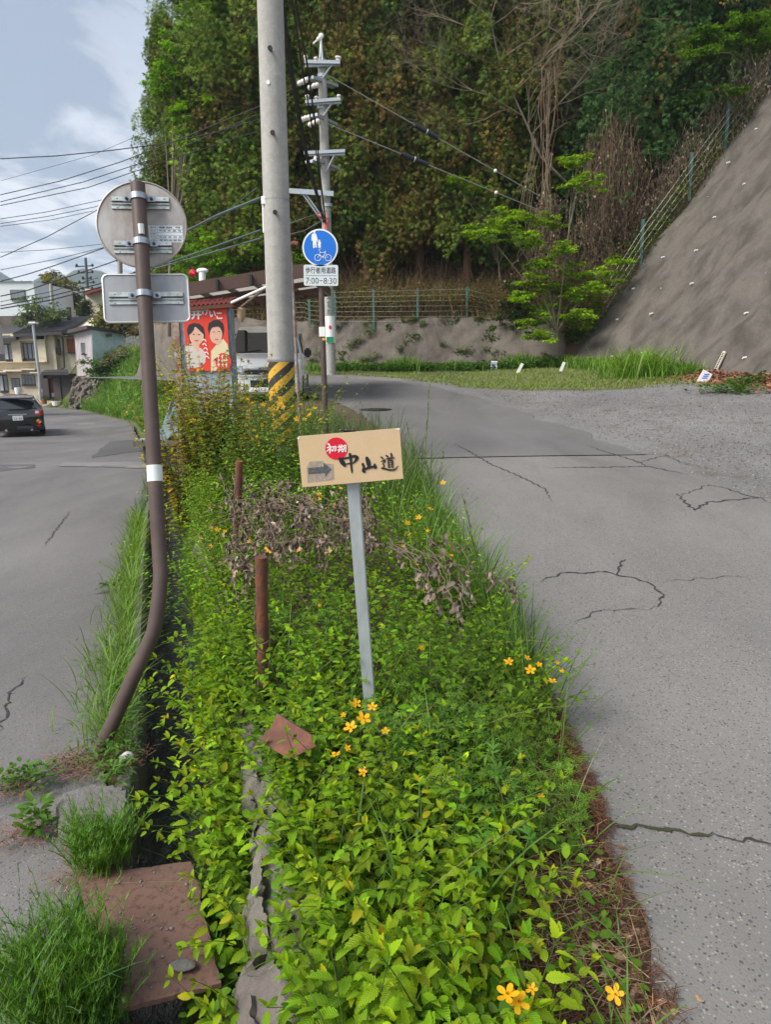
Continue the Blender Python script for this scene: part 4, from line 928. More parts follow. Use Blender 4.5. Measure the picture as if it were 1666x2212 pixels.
kerria('low kerria with two fresh flowers at the lower right end of the bank', spots([(1120, 2160), (1200, 2180), (1290, 2160), (1100, 2200)], 13, .16, .07, .06), .26, .058, YELG, flowers=[fl(1097, 2150, .26, 1.3), fl(1120, 2165, .24, 1.3), fl(1330, 2148, .18, 1.1), fl(1150, 2138, .22, .7)])
kerria('small pale yellow green kerria sprig standing over bare litter near the road edge', spots([(1160, 1950), (1190, 1990), (1130, 2010), (1215, 1930)], 11, .18, .05, .06), .30, .05, (.21, .26, .016))
kerria('kerria thicket between the foreground bush and the bent rusty plate', spots([(660, 1800), (760, 1760), (880, 1800), (980, 1760), (1060, 1840), (820, 1880), (950, 1900), (700, 1900), (620, 1750), (1000, 1860)], 130, .26, .11, .12), .36, .058, LIME, flowers=[fl(1088, 1788, .22, .7), fl(1170, 1720, .2, .6)])
kerria('flowering kerria patch directly below the square sign post', spots([(700, 1560), (790, 1580), (740, 1640), (830, 1650), (640, 1500), (880, 1560), (950, 1580), (1000, 1650), (700, 1650)], 110, .32, .10, .12), .38, .052, LIME, flowers=[fl(785, 1553, .4, 1.25), fl(758, 1572, .36, 1.15), fl(724, 1632, .34, 1.0), fl(770, 1520, .36, .9), fl(805, 1528, .36, .9), fl(833, 1580, .32, .7), fl(742, 1545, .34, .5), fl(785, 1668, .3, .8), fl(750, 1616, .3, .6)])
kerria('leafy kerria leaning over the stones left of the square sign post', spots([(580, 1420), (520, 1500), (600, 1520), (640, 1440), (560, 1370), (690, 1420), (620, 1580), (560, 1480)], 110, .34, .10, .15), .42, .055, MIDG, LEAF_M)
kerria('kerria spray with a cluster of bright flowers reaching out over the road edge', spots([(1090, 1440), (1130, 1470), (1060, 1500), (1150, 1430)], 24, .22, .06, .1), .36, .046, LIME, LEAF_M, flowers=[fl(1146, 1448, .3, 1.15), fl(1100, 1430, .3, 1.0), fl(1194, 1472, .28, 1.0), fl(1140, 1422, .3, .8), fl(1165, 1436, .3, .7), fl(1215, 1450, .3, .55), fl(1205, 1432, .3, .5)], wind=RNG.normal(0, .8, 24))
kerria('tall kerria growing from the stones over the channel beside the bent brown pole', [(float(xS(y)) - RNG.uniform(-.03, .13), y, float(zS(y)) - .18) for y in RNG.uniform(2.05, 3.4, 165)], .44, .06, LIME, LEAF_N, wind=RNG.normal(PI, .9, 165), lean0=(.1, .6))
kerria('kerria fringe along the channel below the nearer rusty pipe stump', [(float(xS(y)) - RNG.uniform(-.05, .06), y, float(zS(y)) - .14) for y in RNG.uniform(2.95, 4.3, 130)], .44, .054, MIDG, LEAF_M, wind=RNG.normal(PI, 1.0, 130), lean0=(.0, .3), arch=(.1, .6))
kerria('small kerria sprigs rooted in the channel side close to the rusty plate', [(float(xS(y)) - RNG.uniform(.02, .12), y, float(zS(y)) - .14) for y in RNG.uniform(1.35, 2.1, 30)], .27, .05, LIME, LEAF_N, wind=RNG.normal(PI, .9, 30))
kerria('kerria thicket with scattered flowers around and behind the nearer rusty pipe stump', spots([(500, 1200), (600, 1260), (680, 1210), (740, 1260), (660, 1310), (850, 1240), (940, 1200), (900, 1300), (820, 1320), (700, 1340), (620, 1380), (760, 1380), (860, 1380), (950, 1380), (540, 1280), (1000, 1320)], 260, .36, .14, .2), .46, .05, MIDG, LEAF_M,
       flowers=[fl(581, 1187, .46, 1.25, .3), fl(470, 1145, .5, 1.1), fl(455, 1140, .5, .8), fl(485, 1148, .5, .7), fl(455, 1180, .48, .9), fl(435, 1162, .48, .7), fl(710, 1192, .46, 1.1), fl(975, 1200, .42, .7), fl(700, 1165, .45, .6), fl(538, 1170, .46, .7), fl(690, 1308, .4, .5), fl(910, 1400, .32, .7), fl(645, 1190, .44, .6)])
kerria('bright kerria with a few flowers just right of the cream sign board', spots([(930, 1110), (880, 1130), (950, 1160), (900, 1080), (860, 1170), (1000, 1180), (830, 1100)], 100, .44, .12, .25), .52, .046, LIME, LEAF_M, flowers=[fl(957, 1043, .55, 1.1), fl(930, 1100, .5, 1.3), fl(905, 1118, .5, 1.0), fl(880, 1130, .5, 1.0), fl(885, 1155, .46, .8), fl(925, 1147, .46, .7), fl(870, 1180, .44, .6), fl(725, 1090, .46, 1.0), fl(672, 1080, .48, 1.0), fl(690, 1068, .48, 1.0), fl(690, 1078, .48, .8), fl(736, 1055, .48, .8), fl(665, 1105, .46, .7), fl(702, 1098, .46, .6)])
kerria('fresh green kerria below the cream sign board beside the dead vine heap', spots([(640, 1000), (580, 1010), (700, 1080), (740, 1120), (620, 960), (560, 960), (800, 1100), (480, 1020), (520, 970), (860, 1030), (600, 1090), (560, 1120), (660, 1130)], 240, .45, .2, .35), .5, .042, MIDG, LEAF_M, flowers=[fl(545, 948, .6, .9), fl(612, 952, .6, .7), fl(590, 972, .55, .7)])
fl_far = []
for (x, y) in ((590, 855), (598, 862), (604, 870), (585, 868), (612, 880), (576, 852), (610, 860), (570, 872), (600, 885), (592, 898), (620, 900), (560, 905), (640, 890), (575, 912), (590, 908), (566, 915), (606, 905), (650, 872), (664, 884), (655, 894), (668, 898), (680, 880), (640, 905), (548, 930), (560, 925), (556, 942), (540, 945), (512, 925), (430, 950), (417, 905), (560, 955), (625, 930), (690, 905), (535, 860), (548, 868), (596, 848), (603, 890), (581, 884), (572, 894), (660, 905), (632, 876)):
    fl_far.append(fl(x + RNG.normal(0, 2), y + RNG.normal(0, 2), 0, RNG.uniform(.9, 1.5), Y=RNG.uniform(6.6, 7.6)))
kerria('distant kerria bush covered in yellow flowers at the foot of the striped pole', [(x, y, float(zB(x, y))) for x, y in zip(RNG.uniform(-1.65, -.75, 300), RNG.uniform(6.2, 8.2, 300))], 1.15, .05, (.10, .165, .018), LEAF_F, flowers=fl_far, lean0=(.0, .35), arch=(.2, .8), K=16, dens=2)
kerria('dense leafy bush between the russet shrub and the cream sign board', [(x, y, float(zB(x, y))) for x, y in zip(RNG.uniform(-1.7, -.3, 190), RNG.uniform(4.7, 6.4, 190))], .68, .045, MIDG, LEAF_F, K=14, dens=2)
kerria('vine covered bank edge hanging over the channel below the russet shrub', [(float(xS(y)) + RNG.uniform(-.06, .16), y, float(zS(y)) - .05) for y in RNG.uniform(4.2, 6.8, 200)], .46, .045, (.11, .20, .014), LEAF_F, wind=RNG.normal(PI, 1.1, 200), lean0=(.0, .3), arch=(.1, .5), dens=2)
# russet shrub by the poster hut
rs_, RP = kerria('tall russet leaved shrub with bare twigs in front of the poster hut', [(x, y, float(zB(x, y))) for x, y in zip(RNG.normal(-1.93, .17, 115), RNG.normal(7.5, .2, 115))], 1.36, .08, (.20, .19, .018), LEAF_F, group=None, lean0=(.0, .26), arch=(.1, .5), K=22, dens=4, name='russet_shrub', cat='shrub', stemcol=(.07, .03, .025), start=.1)
# ---- low ground cover and grass of the bank: nobody could count these
gc = Cloud(); n = 12000; Y = RNG.uniform(1.25, 8.4, n); u = RNG.uniform(.0, 1, n); x = xS(Y) + u * (xRl(Y) - xS(Y) - .03)
keep = ~((u > .62) & (Y < 1.95) & (RNG.uniform(0, 1, n) < .75)); Y, u, x = Y[keep], u[keep], x[keep]; n = len(Y)
pos = np.stack([x, Y, zB(x, Y) + RNG.uniform(.01, .16, n) * np.where(u > .85, .4, 1)], 1); a = RNG.uniform(0, 2 * PI, n)
d = np.stack([np.cos(a), np.sin(a), RNG.uniform(-.3, .5, n)], 1)
gc.scatter(*LEAF_ROUND, pos, frames(d, roll=RNG.normal(0, .4, n)) * RNG.uniform(.016, .04, n)[:, None, None], jit((.115, .225, .016), n, .25, .12))
# cleavers in the middle right, upright whorled stems
n = 420; Y = RNG.uniform(1.9, 3.5, n); x = RNG.uniform(.05, .66, n); x = np.minimum(x, xRl(Y) - .04); P, az = shoots(n, np.stack([x, Y, zB(x, Y)], 1), RNG.uniform(.22, .42, n), (.0, .5), (.2, .9), 9)
gc.tubes(P, np.full((n, 9), .0011), jit((.10, .17, .03), n), 3)
for k in range(2, 9):
    T = P[:, k] - P[:, k - 1]; M = frames(T)[:, :, [0, 2, 1]] * (RNG.uniform(.014, .026, n) * (1 - .05 * k))[:, None, None]; gc.scatter(*WHORL, P[:, k], M, jit((.15, .27, .025), n, .15))
# mugwort tufts
n = 900; c_ = np.array([(1010, 1640), (900, 1610), (1060, 1720), (860, 1560), (970, 1560), (640, 1570), (1010, 1560), (700, 1350), (560, 1330), (1090, 1300)]); cc = np.array([on_surface(q[0], q[1], lambda x, y: float(zB(x, y)) + .2)[:2] for q in c_])
k = RNG.integers(0, len(cc), n); x = cc[k, 0] + RNG.normal(0, .07, n); Y = cc[k, 1] + RNG.normal(0, .09, n); x = np.minimum(x, xRl(Y) - .04); pos = np.stack([x, Y, zB(x, Y) + RNG.uniform(.05, .25, n)], 1); a = RNG.uniform(0, 2 * PI, n)
d = np.stack([np.cos(a), np.sin(a), RNG.uniform(.0, 1.0, n)], 1); gc.scatter(*LOBED, pos, frames(d) * RNG.uniform(.05, .085, n)[:, None, None], jit((.085, .18, .022), n, .2))
# small-leaved cover on the channel side
n = 9000; Y = RNG.uniform(1.25, 9, n); v = RNG.uniform(.1, 1, n); x = xC(Y) - .03 + v * (xS(Y) - xC(Y) + .06); z = zB(np.maximum(x, xC(Y) + .001), Y) + RNG.uniform(.0, .16, n); a = RNG.uniform(0, 2 * PI, n)
d = np.stack([np.cos(a) - .5, np.sin(a), RNG.uniform(-.4, .6, n)], 1); gc.scatter(*LEAF_ROUND, np.stack([x, Y, z], 1), frames(d) * RNG.uniform(.014, .034, n)[:, None, None], jit((.10, .20, .018), n, .22))
o = gc.build('ground_cover', M_LEAFS); o['kind'] = 'stuff'
def blades(cl, pos, h, w_, lean, col, K=6, curv=.5, col2=None, az=None):
    n = len(pos); az = RNG.uniform(0, 2 * PI, n) if az is None else az; t = np.linspace(0, 1, K)[None, :]
    le = RNG.uniform(.3, 1, n) * lean; cu = RNG.uniform(.2, 1, n) * curv
    hor = (le[:, None] * t + cu[:, None] * t ** 2.4) * h[:, None]; ver = h[:, None] * (t - .45 * cu[:, None] * t ** 2.6)
    P = np.stack([pos[:, :1] + np.cos(az)[:, None] * hor, pos[:, 1:2] + np.sin(az)[:, None] * hor, pos[:, 2:] + ver], 2)
    b = az + PI / 2 + RNG.normal(0, .5, n); side = np.stack([np.cos(b), np.sin(b), np.zeros(n)], 1)
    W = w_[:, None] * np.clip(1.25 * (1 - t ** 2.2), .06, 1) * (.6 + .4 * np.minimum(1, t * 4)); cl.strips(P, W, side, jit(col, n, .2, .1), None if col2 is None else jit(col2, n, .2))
    return P
def bankpos(n, Y0, Y1, f0, f1):
    Y = RNG.uniform(Y0, Y1, n); x = xS(Y) + RNG.uniform(f0, f1, n) * (xRl(Y) - xS(Y)); return np.stack([x, Y, zB(x, Y) - .01], 1)
G1 = (.075, .17, .028); G2 = (.12, .22, .03)
gr = Cloud()
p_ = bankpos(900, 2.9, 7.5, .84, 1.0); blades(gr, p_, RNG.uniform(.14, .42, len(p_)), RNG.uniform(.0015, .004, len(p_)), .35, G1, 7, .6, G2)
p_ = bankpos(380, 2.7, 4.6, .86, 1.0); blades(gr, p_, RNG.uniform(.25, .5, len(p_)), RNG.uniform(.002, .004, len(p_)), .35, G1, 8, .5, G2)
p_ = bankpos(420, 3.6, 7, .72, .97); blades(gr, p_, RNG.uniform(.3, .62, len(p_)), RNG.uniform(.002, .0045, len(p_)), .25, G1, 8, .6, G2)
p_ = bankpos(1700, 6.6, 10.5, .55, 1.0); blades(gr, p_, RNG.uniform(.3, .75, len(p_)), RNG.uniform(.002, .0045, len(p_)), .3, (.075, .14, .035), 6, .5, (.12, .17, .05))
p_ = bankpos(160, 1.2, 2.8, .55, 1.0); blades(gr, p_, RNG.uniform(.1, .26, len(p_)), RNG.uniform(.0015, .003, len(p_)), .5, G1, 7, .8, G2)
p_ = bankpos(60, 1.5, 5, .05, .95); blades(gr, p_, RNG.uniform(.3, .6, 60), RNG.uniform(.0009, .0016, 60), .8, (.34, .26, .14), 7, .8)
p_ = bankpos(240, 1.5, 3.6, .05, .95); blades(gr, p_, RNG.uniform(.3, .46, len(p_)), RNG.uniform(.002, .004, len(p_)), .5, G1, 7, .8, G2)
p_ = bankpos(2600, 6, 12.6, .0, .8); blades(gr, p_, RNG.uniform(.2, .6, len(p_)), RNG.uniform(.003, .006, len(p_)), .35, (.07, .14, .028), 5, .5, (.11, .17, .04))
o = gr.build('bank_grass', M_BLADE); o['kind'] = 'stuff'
# tall seed-bearing grass clumps standing above the board on the road side
def seed_grass(label, spots_, hs, wide=.0048):
    t_ = thing('tall_grass', label, 'grass clump', spots_[0], 'tall seeding grass clumps on the road edge of the bank'); c = Cloud(); s_ = Cloud()
    for q, h_ in zip(spots_, hs):
        pos = np.tile(q, (9, 1)) + RNG.normal(0, .02, (9, 3)) * np.array([1, 1, 0]); blades(c, pos, RNG.uniform(.45, .85, 9) * h_, RNG.uniform(.8, 1.3, 9) * wide, .2, G1, 9, .4, G2)
        P = blades(c, np.array([q]), np.array([h_ * 1.18]), np.array([.0036]), .12, (.08, .16, .03), 10, .12)
        tp, dn = P[0, -1], P[0, -3]; n = 46; f = RNG.uniform(0, 1, n); pos = tp + (dn - tp)[None, :] * f[:, None] * 1.15; a = RNG.uniform(0, 2 * PI, n); d = np.stack([np.cos(a) * .35, np.sin(a) * .35, np.ones(n)], 1)
        s_.scatter(*LEAF_F, pos, frames(d) * np.array([.35, 1, .6])[None, None, :] * .026, jit((.14, .20, .05), n, .2))
    c.build('blades', M_BLADE, t_); s_.build('seed_head', M_LEAFS, t_)
def base_at(px, Y):
    q = at(px, 1100, Y); return np.array([q[0], Y, float(zB(q[0], Y))])
seed_grass('tallest seeding grass stalk standing right of the cream sign board', [base_at(905, 3.9), base_at(915, 4.0)], [1.12, .8])
seed_grass('seeding grass clump bending over the road farther right of the cream sign board', [base_at(945, 3.9), base_at(958, 4.1), base_at(938, 4.3)], [.98, .86, .7])
seed_grass('short seeding grass clump at the road edge behind the dead hanging leaves', [base_at(1015, 3.7), base_at(1045, 3.8), base_at(1070, 3.6)], [.62, .66, .55])
# ---- dead vines
def dead_vine(label, stems, nleaf, size, hang=.8):
    t_ = thing('dead_vine', label, 'dead vine', stems[0][0], 'withered vine heaps on the planted bank'); c = MB(); L_ = Cloud(); pos = []
    for s_ in stems:
        p = np.array(s_); k = len(p); tt = np.linspace(0, k - 1, 5 * (k - 1) + 1); Q = np.stack([np.interp(tt, range(k), p[:, i]) for i in range(3)], 1); Q[1:-1] += RNG.normal(0, .008, (len(Q) - 2, 3)); c.tube(list(Q), list(np.linspace(.0026, .0012, len(Q))), 5); pos.append(Q)
    c.build('vine_stems', M_TENDRIL, t_); pos = np.concatenate(pos); k = RNG.integers(0, len(pos), nleaf); q = pos[k] + RNG.normal(0, .022, (nleaf, 3)); a = RNG.uniform(0, 2 * PI, nleaf)
    d = np.stack([np.cos(a) * .5, np.sin(a) * .5, np.full(nleaf, -hang)], 1) + RNG.normal(0, .25, (nleaf, 3))
    M = frames(d, roll=RNG.uniform(0, 6, nleaf)) * (size * RNG.uniform(.5, 1.2, nleaf))[:, None, None]
    L_.scatter(*CURL, q, M, jit((.185, .14, .11), nleaf, .45, .08)); L_.build('withered_leaves', M_DEAD, t_)
def curl_t():
    V, F_, UV = leaf_t(8, .26, .16, -.9, .15, .6, .8); V = V.copy(); V[:, 0] += .06 * np.sin(V[:, 1] * 7); V[:, 2] += .09 * np.sin(V[:, 1] * 9 + 1) + 1.4 * V[:, 0] ** 2; return V, F_, UV
CURL = curl_t()
def vp(px, py, h): return on_surface(px, py, lambda x, y: float(zB(x, y)) + h)
st = []
for i in range(26):
    x0, y0 = RNG.uniform(515, 700), RNG.uniform(1040, 1110); st.append([vp(x0 + RNG.normal(0, 25), y0 - 20, .5), vp(x0 + RNG.normal(0, 30), y0 + 45, .5), vp(x0 + RNG.normal(0, 30), y0 + 110, .46)])
for i in range(9): 
    y0 = RNG.uniform(1020, 1170); st.append([vp(490 + RNG.normal(0, 15), y0 + 30, .5), vp(580, y0 + RNG.normal(0, 15), .54), vp(690, y0 + 20 + RNG.normal(0, 15), .54), vp(800, y0 + 30 + RNG.normal(0, 20), .5)])
for i in range(10):
    x0 = RNG.uniform(620, 800); st.append([vp(x0, 1060 + RNG.normal(0, 15), .5), vp(x0 + RNG.normal(0, 25), 1120, .5), vp(x0 + RNG.normal(0, 25), 1190, .46)])
dead_vine('big heap of withered grey brown vine leaves left of and below the cream sign board', st, 1050, .052)
st = []
for i in range(9):
    x0 = RNG.uniform(900, 1010); st.append([vp(x0 - 60, 1180 + RNG.normal(0, 12), .46), vp(x0, 1215 + RNG.normal(0, 18), .46), vp(x0 + 25, 1290 + RNG.normal(0, 20), .4)])
st.append([vp(820, 1175, .48), vp(900, 1200, .5), vp(1000, 1225, .48), vp(1105, 1262, .4)]); st.append([vp(950, 1230, .44), vp(975, 1290, .42), vp(990, 1345, .38)])
dead_vine('withered curled brown leaves hanging on a vine right of the square sign post', st, 110, .064)
dead_vine('single bunch of withered leaves hanging over the road edge', [[vp(1085, 1250, .42), vp(1105, 1262, .4), vp(1112, 1290, .36)], [vp(1050, 1240, .43), vp(1085, 1250, .42), vp(1108, 1264, .4)]], 16, .05)
dead_vine('withered leaf strings dangling left of the nearer rusty pipe stump', [[vp(497, 1165, .46), vp(505, 1215, .44), vp(510, 1300, .38)], [vp(505, 1185, .45), vp(530, 1215, .44), vp(550, 1250, .42)]], 60, .058)
# ---- litter: pine needles, twigs and fallen leaves on the bare strip by the road
lt = Cloud(); n = 9000; Y = RNG.uniform(1.1, 3.6, n); f = RNG.uniform(0, 1, n); x = xRl(Y) - .16 * f * np.where(Y < 2.1, 2.6, .75) + .06 * RNG.uniform(0, 1, n); pos = np.stack([x, Y, np.maximum(zB(x, Y), np.where(x > xRl(Y) - .02, zR(x, Y) + .014, -9)) + .004 + RNG.uniform(0, .012, n)], 1); a = RNG.uniform(0, PI, n); ln = RNG.uniform(.02, .07, n)
P = np.stack([pos + np.stack([np.cos(a) * ln * s, np.sin(a) * ln * s, .006 * np.cos(s * 3)] if False else [np.cos(a) * ln * s, np.sin(a) * ln * s, np.full(n, .004 * (1 - abs(s)))], 1) for s in (-.5, 0, .5)], 1)
lt.strips(P, np.full((n, 3), .0011), np.stack([-np.sin(a), np.cos(a), np.zeros(n)], 1), jit((.13, .062, .036), n, .4, .1))
n = 260; Y = RNG.uniform(1.15, 3, n); x = xRl(Y) - np.abs(RNG.normal(0, .2, n)) + .02; pos = np.stack([x, Y, zB(x, Y) + .012], 1); a = RNG.uniform(0, 2 * PI, n)
lt.scatter(*CURL, pos, frames(np.stack([np.cos(a), np.sin(a), RNG.normal(0, .15, n)], 1), roll=RNG.normal(0, .5, n)) * RNG.uniform(.03, .07, n)[:, None, None], jit((.26, .17, .11), n, .3, .08))
n = 420; Y = RNG.uniform(1.15, 2.2, n); x = xRl(Y) - RNG.uniform(.0, .45, n); a = RNG.uniform(0, PI, n); ln = RNG.uniform(.05, .16, n); pos = np.stack([x, Y, zB(x, Y) + RNG.uniform(.008, .03, n)], 1)
P = np.stack([pos + np.stack([np.cos(a) * ln * s, np.sin(a) * ln * s, RNG.normal(0, .004, n)], 1) for s in (-.5, 0, .5)], 1); lt.tubes(P, np.full((n, 3), .0011), jit((.32, .235, .14), n, .25, .05), 4)
o = lt.build('leaf_litter', M_DEAD); o['kind'] = 'stuff'
q = on_surface(1520, 2178, zR) + np.array([0, 0, .018]); c = Cloud(); c.scatter(*CURL, np.array([q]), frames(np.array([[-.3, 1, 0.]])) * .03, np.array([[.36, .22, .13]])); tag(c.build('fallen_leaf', M_DEAD), 'single dry tan leaf lying on the grey road in the foreground', 'leaf')
# ---- horsetail clumps
def horsetail(label, centre, rad, n, h, col=(.10, .22, .016), sq=1):
    t_ = thing('horsetail', label, 'horsetail', centre, 'feathery horsetail clumps along the channel'); c = Cloud(); a = RNG.uniform(0, 2 * PI, n); r = rad * np.sqrt(RNG.uniform(0, 1, n)); b = np.array(centre) + np.stack([np.cos(a) * r * sq, np.sin(a) * r, np.zeros(n)], 1)
    P, az = shoots(n, b, h * RNG.uniform(.55, 1.1, n), (.0, .38), (.1, .7), 9); c.tubes(P, np.full((n, 9), .0011), jit(col, n, .2), 3); c.build('stalks', M_STEM, t_); w_ = Cloud()
    for k in range(2, 9):
        for rep in range(5):
            aa = RNG.uniform(0, 2 * PI, n); ln = h * .17 * RNG.uniform(.5, 1.1, n) * (1 - .06 * k); e = RNG.uniform(.35, 1.0, n); q0 = P[:, k]; d = np.stack([np.cos(aa) * np.cos(e), np.sin(aa) * np.cos(e), np.sin(e)], 1) * ln[:, None]
            w_.strips(np.stack([q0, q0 + d * .55, q0 + d * 1.0 + np.array([0, 0, .004])], 1), np.tile([.0008, .0008, .0003], (n, 1)), np.stack([-np.sin(aa), np.cos(aa), np.zeros(n)], 1), jit(col, n, .2))
    w_.build('whorled_branches', M_BLADE, t_)
lz = lambda px, py, z=0: onz(px, py, z)
horsetail('feathery horsetail clump at the back edge of the rusty steel plate', lz(218, 1868, .01), .09, 190, .2, sq=1.1)
horsetail('large feathery horsetail clump left of the rusty steel plate in the bottom corner', lz(140, 2160, 0), .15, 330, .24, (.09, .205, .014), 1.0)
horsetail('dark horsetail tuft in front of the rusty steel plate at the bottom edge', lz(200, 2230, -.05), .09, 120, .2, (.055, .135, .015))
for lab_, Y0, n_ in (('horsetail clump on the far channel side level with the rusty steel plate', 1.95, 170), ('horsetail clump on the channel side beyond the rusty steel plate', 2.3, 150)):
    horsetail(lab_, (float(xC(Y0)) + .10, Y0, float(zS(Y0)) - .32), .12, n_, .28, sq=.7)
# ---- coarse grass in the bottom left corner
t_ = thing('coarse_grass', 'coarse broad bladed grass arching over the horsetail in the bottom left corner', 'grass clump', lz(70, 2200, 0)); c = Cloud(); n = 46
pos = np.array([lz(RNG.uniform(-40, 150), RNG.uniform(2120, 2300), 0) for _ in range(n)]); blades(c, pos, RNG.uniform(.18, .34, n), RNG.uniform(.0025, .005, n), .5, (.07, .15, .035), 10, .9, (.11, .19, .07)); c.build('blades', M_BLADE, t_)
c = Cloud(); pos = np.array([lz(60, 2190, 0), lz(85, 2180, 0), lz(72, 2210, 0)]); P = blades(c, pos, np.array([.40, .33, .36]), np.full(3, .0016), .12, (.07, .15, .03), 9, .12)
for r in range(3):
    tp, dn = P[r, -1], P[r, -4]; n = 40; f = RNG.uniform(0, 1, n); a = RNG.uniform(0, 2 * PI, n); c.scatter(*LEAF_F, tp + (dn - tp)[None, :] * f[:, None], frames(np.stack([np.cos(a) * .3, np.sin(a) * .3, np.ones(n)], 1)) * np.array([.3, 1, .6])[None, None, :] * .011, jit((.10, .17, .04), n, .2))
c.build('seed_stalks', M_BLADE, t_)
# ---- lane side weeds
def rosette(label, q, n, size, col, tm=LEAF_ROUND, tall=.05, cat='weed', spread=.05, group='small weeds at the lane edge'):
    t_ = thing('weed', label, cat, q, group); c = Cloud(); a = RNG.uniform(0, 2 * PI, n); e = RNG.uniform(.0, .9, n); r = RNG.uniform(0, spread, n); pos = np.array(q) + np.stack([np.cos(a) * r, np.sin(a) * r, RNG.uniform(0, tall, n)], 1)
    c.scatter(*tm, pos, frames(np.stack([np.cos(a) * np.cos(e), np.sin(a) * np.cos(e), np.sin(e)], 1), roll=RNG.normal(0, .3, n)) * (size * RNG.uniform(.6, 1.2, n))[:, None, None], jit(col, n, .18, .08)); c.build('leaves', M_LEAFS, t_)
rosette('leafy green weed growing from the crack left of the worn concrete slab', lz(82, 1790), 70, .045, (.085, .175, .02), leaf_t(6, .22, 0, .2, .3, .5, .6), .10)
rosette('clover like weed cushion on the litter by the lane', lz(70, 1690), 180, .022, (.075, .165, .018), LEAF_ROUND, .06, spread=.11)
rosette('small weed at the left picture edge by the lane', lz(10, 1690), 40, .025, (.075, .15, .018), LEAF_ROUND, .05, spread=.06)
rosette('small fresh weed in front of the brown pole foot', lz(245, 1690), 36, .04, (.09, .18, .025), leaf_t(6, .16, 0, .2, .3, .5, .6), .07, spread=.05)
rosette('dandelion like rosette on the lane beside the grass fringe', onz(238, 1270, 0), 26, .085, (.07, .14, .025), LOBED, .02, spread=.04)
rosette('fine weed tuft at the foot of the brown pole', lz(240, 1640), 60, .02, (.07, .15, .022), LEAF_ROUND, .08, spread=.08)
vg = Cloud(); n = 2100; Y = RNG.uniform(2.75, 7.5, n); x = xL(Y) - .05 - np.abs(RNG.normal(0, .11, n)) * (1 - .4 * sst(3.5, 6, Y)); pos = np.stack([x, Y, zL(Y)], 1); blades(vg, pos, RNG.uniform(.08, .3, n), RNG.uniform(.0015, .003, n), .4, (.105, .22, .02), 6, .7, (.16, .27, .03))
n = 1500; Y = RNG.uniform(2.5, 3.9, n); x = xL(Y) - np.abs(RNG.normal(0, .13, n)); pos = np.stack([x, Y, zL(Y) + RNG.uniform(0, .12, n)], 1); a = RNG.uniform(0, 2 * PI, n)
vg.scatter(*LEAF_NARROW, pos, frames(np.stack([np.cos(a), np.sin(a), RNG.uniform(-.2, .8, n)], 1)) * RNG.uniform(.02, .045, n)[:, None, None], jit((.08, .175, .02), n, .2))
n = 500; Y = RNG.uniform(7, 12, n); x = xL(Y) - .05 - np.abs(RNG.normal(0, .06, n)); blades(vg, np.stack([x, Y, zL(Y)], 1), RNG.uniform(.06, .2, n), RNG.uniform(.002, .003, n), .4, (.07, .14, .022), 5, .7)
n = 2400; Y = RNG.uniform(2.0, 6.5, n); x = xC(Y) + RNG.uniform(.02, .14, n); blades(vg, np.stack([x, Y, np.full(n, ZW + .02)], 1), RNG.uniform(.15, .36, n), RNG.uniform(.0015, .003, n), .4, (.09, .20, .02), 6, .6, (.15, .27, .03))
o = vg.build('verge_grass', M_BLADE); o['kind'] = 'stuff'
# dry needles on the lane-side patches
nl = Cloud(); n = 1800; cs = np.array([lz(170, 1660), lz(30, 1700), lz(60, 1800), lz(250, 1640), lz(150, 1640), lz(180, 1890)]); k = RNG.integers(0, len(cs), n); pos = cs[k] + RNG.normal(0, 1, (n, 3)) * np.array([.06, .05, .0]) + np.array([0, 0, .008]); a = RNG.uniform(0, PI, n); ln = RNG.uniform(.015, .045, n)
P = np.stack([pos + np.stack([np.cos(a) * ln * s, np.sin(a) * ln * s, np.zeros(n)], 1) for s in (-.5, 0, .5)], 1); nl.strips(P, np.full((n, 3), .001), np.stack([-np.sin(a), np.cos(a), np.zeros(n)], 1), jit((.2, .11, .07), n, .35))
o = nl.build('dry_needles', M_DEAD); o['kind'] = 'stuff'
# ================================================================ far wall, hill, sprayed concrete slope
_Wx = np.array([-30, -15, -10, -5, 0, 4, 6.8, 30]); _Wy = np.array([56, 38, 32, 29.2, 28.6, 28.2, 27.2, 27.2 + 23.2 * .237])
def Yw(x): return np.interp(x, _Wx, _Wy)
Z0 = 1.42
def Srf(x, Y): return 1.45 + 1.28 * ((x - 6.8) * .97 + (Y - 27.2) * .23)
def zH(x, Y):
    x = np.asarray(x, float); b = Y - Yw(x) - .75; h_ = Z0 + 1.72 + .82 * np.clip(b, 0, 22) + .25 * np.sin(x * .8 + Y * .5) * sst(0, 3, b)
    h_ = Z0 - .6 + (h_ - Z0 + .6) * np.clip(sst(-15.5, -9.8, x) + .28 * sst(-26, -15, x), 0, 1)
    return np.maximum(h_, np.where(x > 6.5, Srf(x, Y) - .3, -9))
P = []
for b in np.concatenate([[.7, .76], np.arange(1.2, 12, .7), np.arange(12, 40, 2.)]): P.append([(x, float(Yw(x)) + b, float(zH(x, float(Yw(x)) + b)) - (1.5 if b == .7 else 0)) for x in np.linspace(-11.3, 26, 60)])
sheet('wooded_hill', np.array(P), M_FOREST)
xs = np.linspace(-11.9, 6.9, 200); P = []; hf = lambda x: float(np.interp(x, [-11.9, -11.2, -8, -4.5], [.1, .95, 1.2, 1.0]))
for v in np.linspace(0, 1, 26): P.append([(x, float(Yw(x)) + .75 * v + .05 * math.sin(x * 1.7 + v * 4) + .05 * fbm(x * .8, v * 2, 3), Z0 - .35 + hf(x) * (2.25 + .03 * math.sin(x * .9) + .03 * math.sin(x * 4.1)) * v) for x in xs])
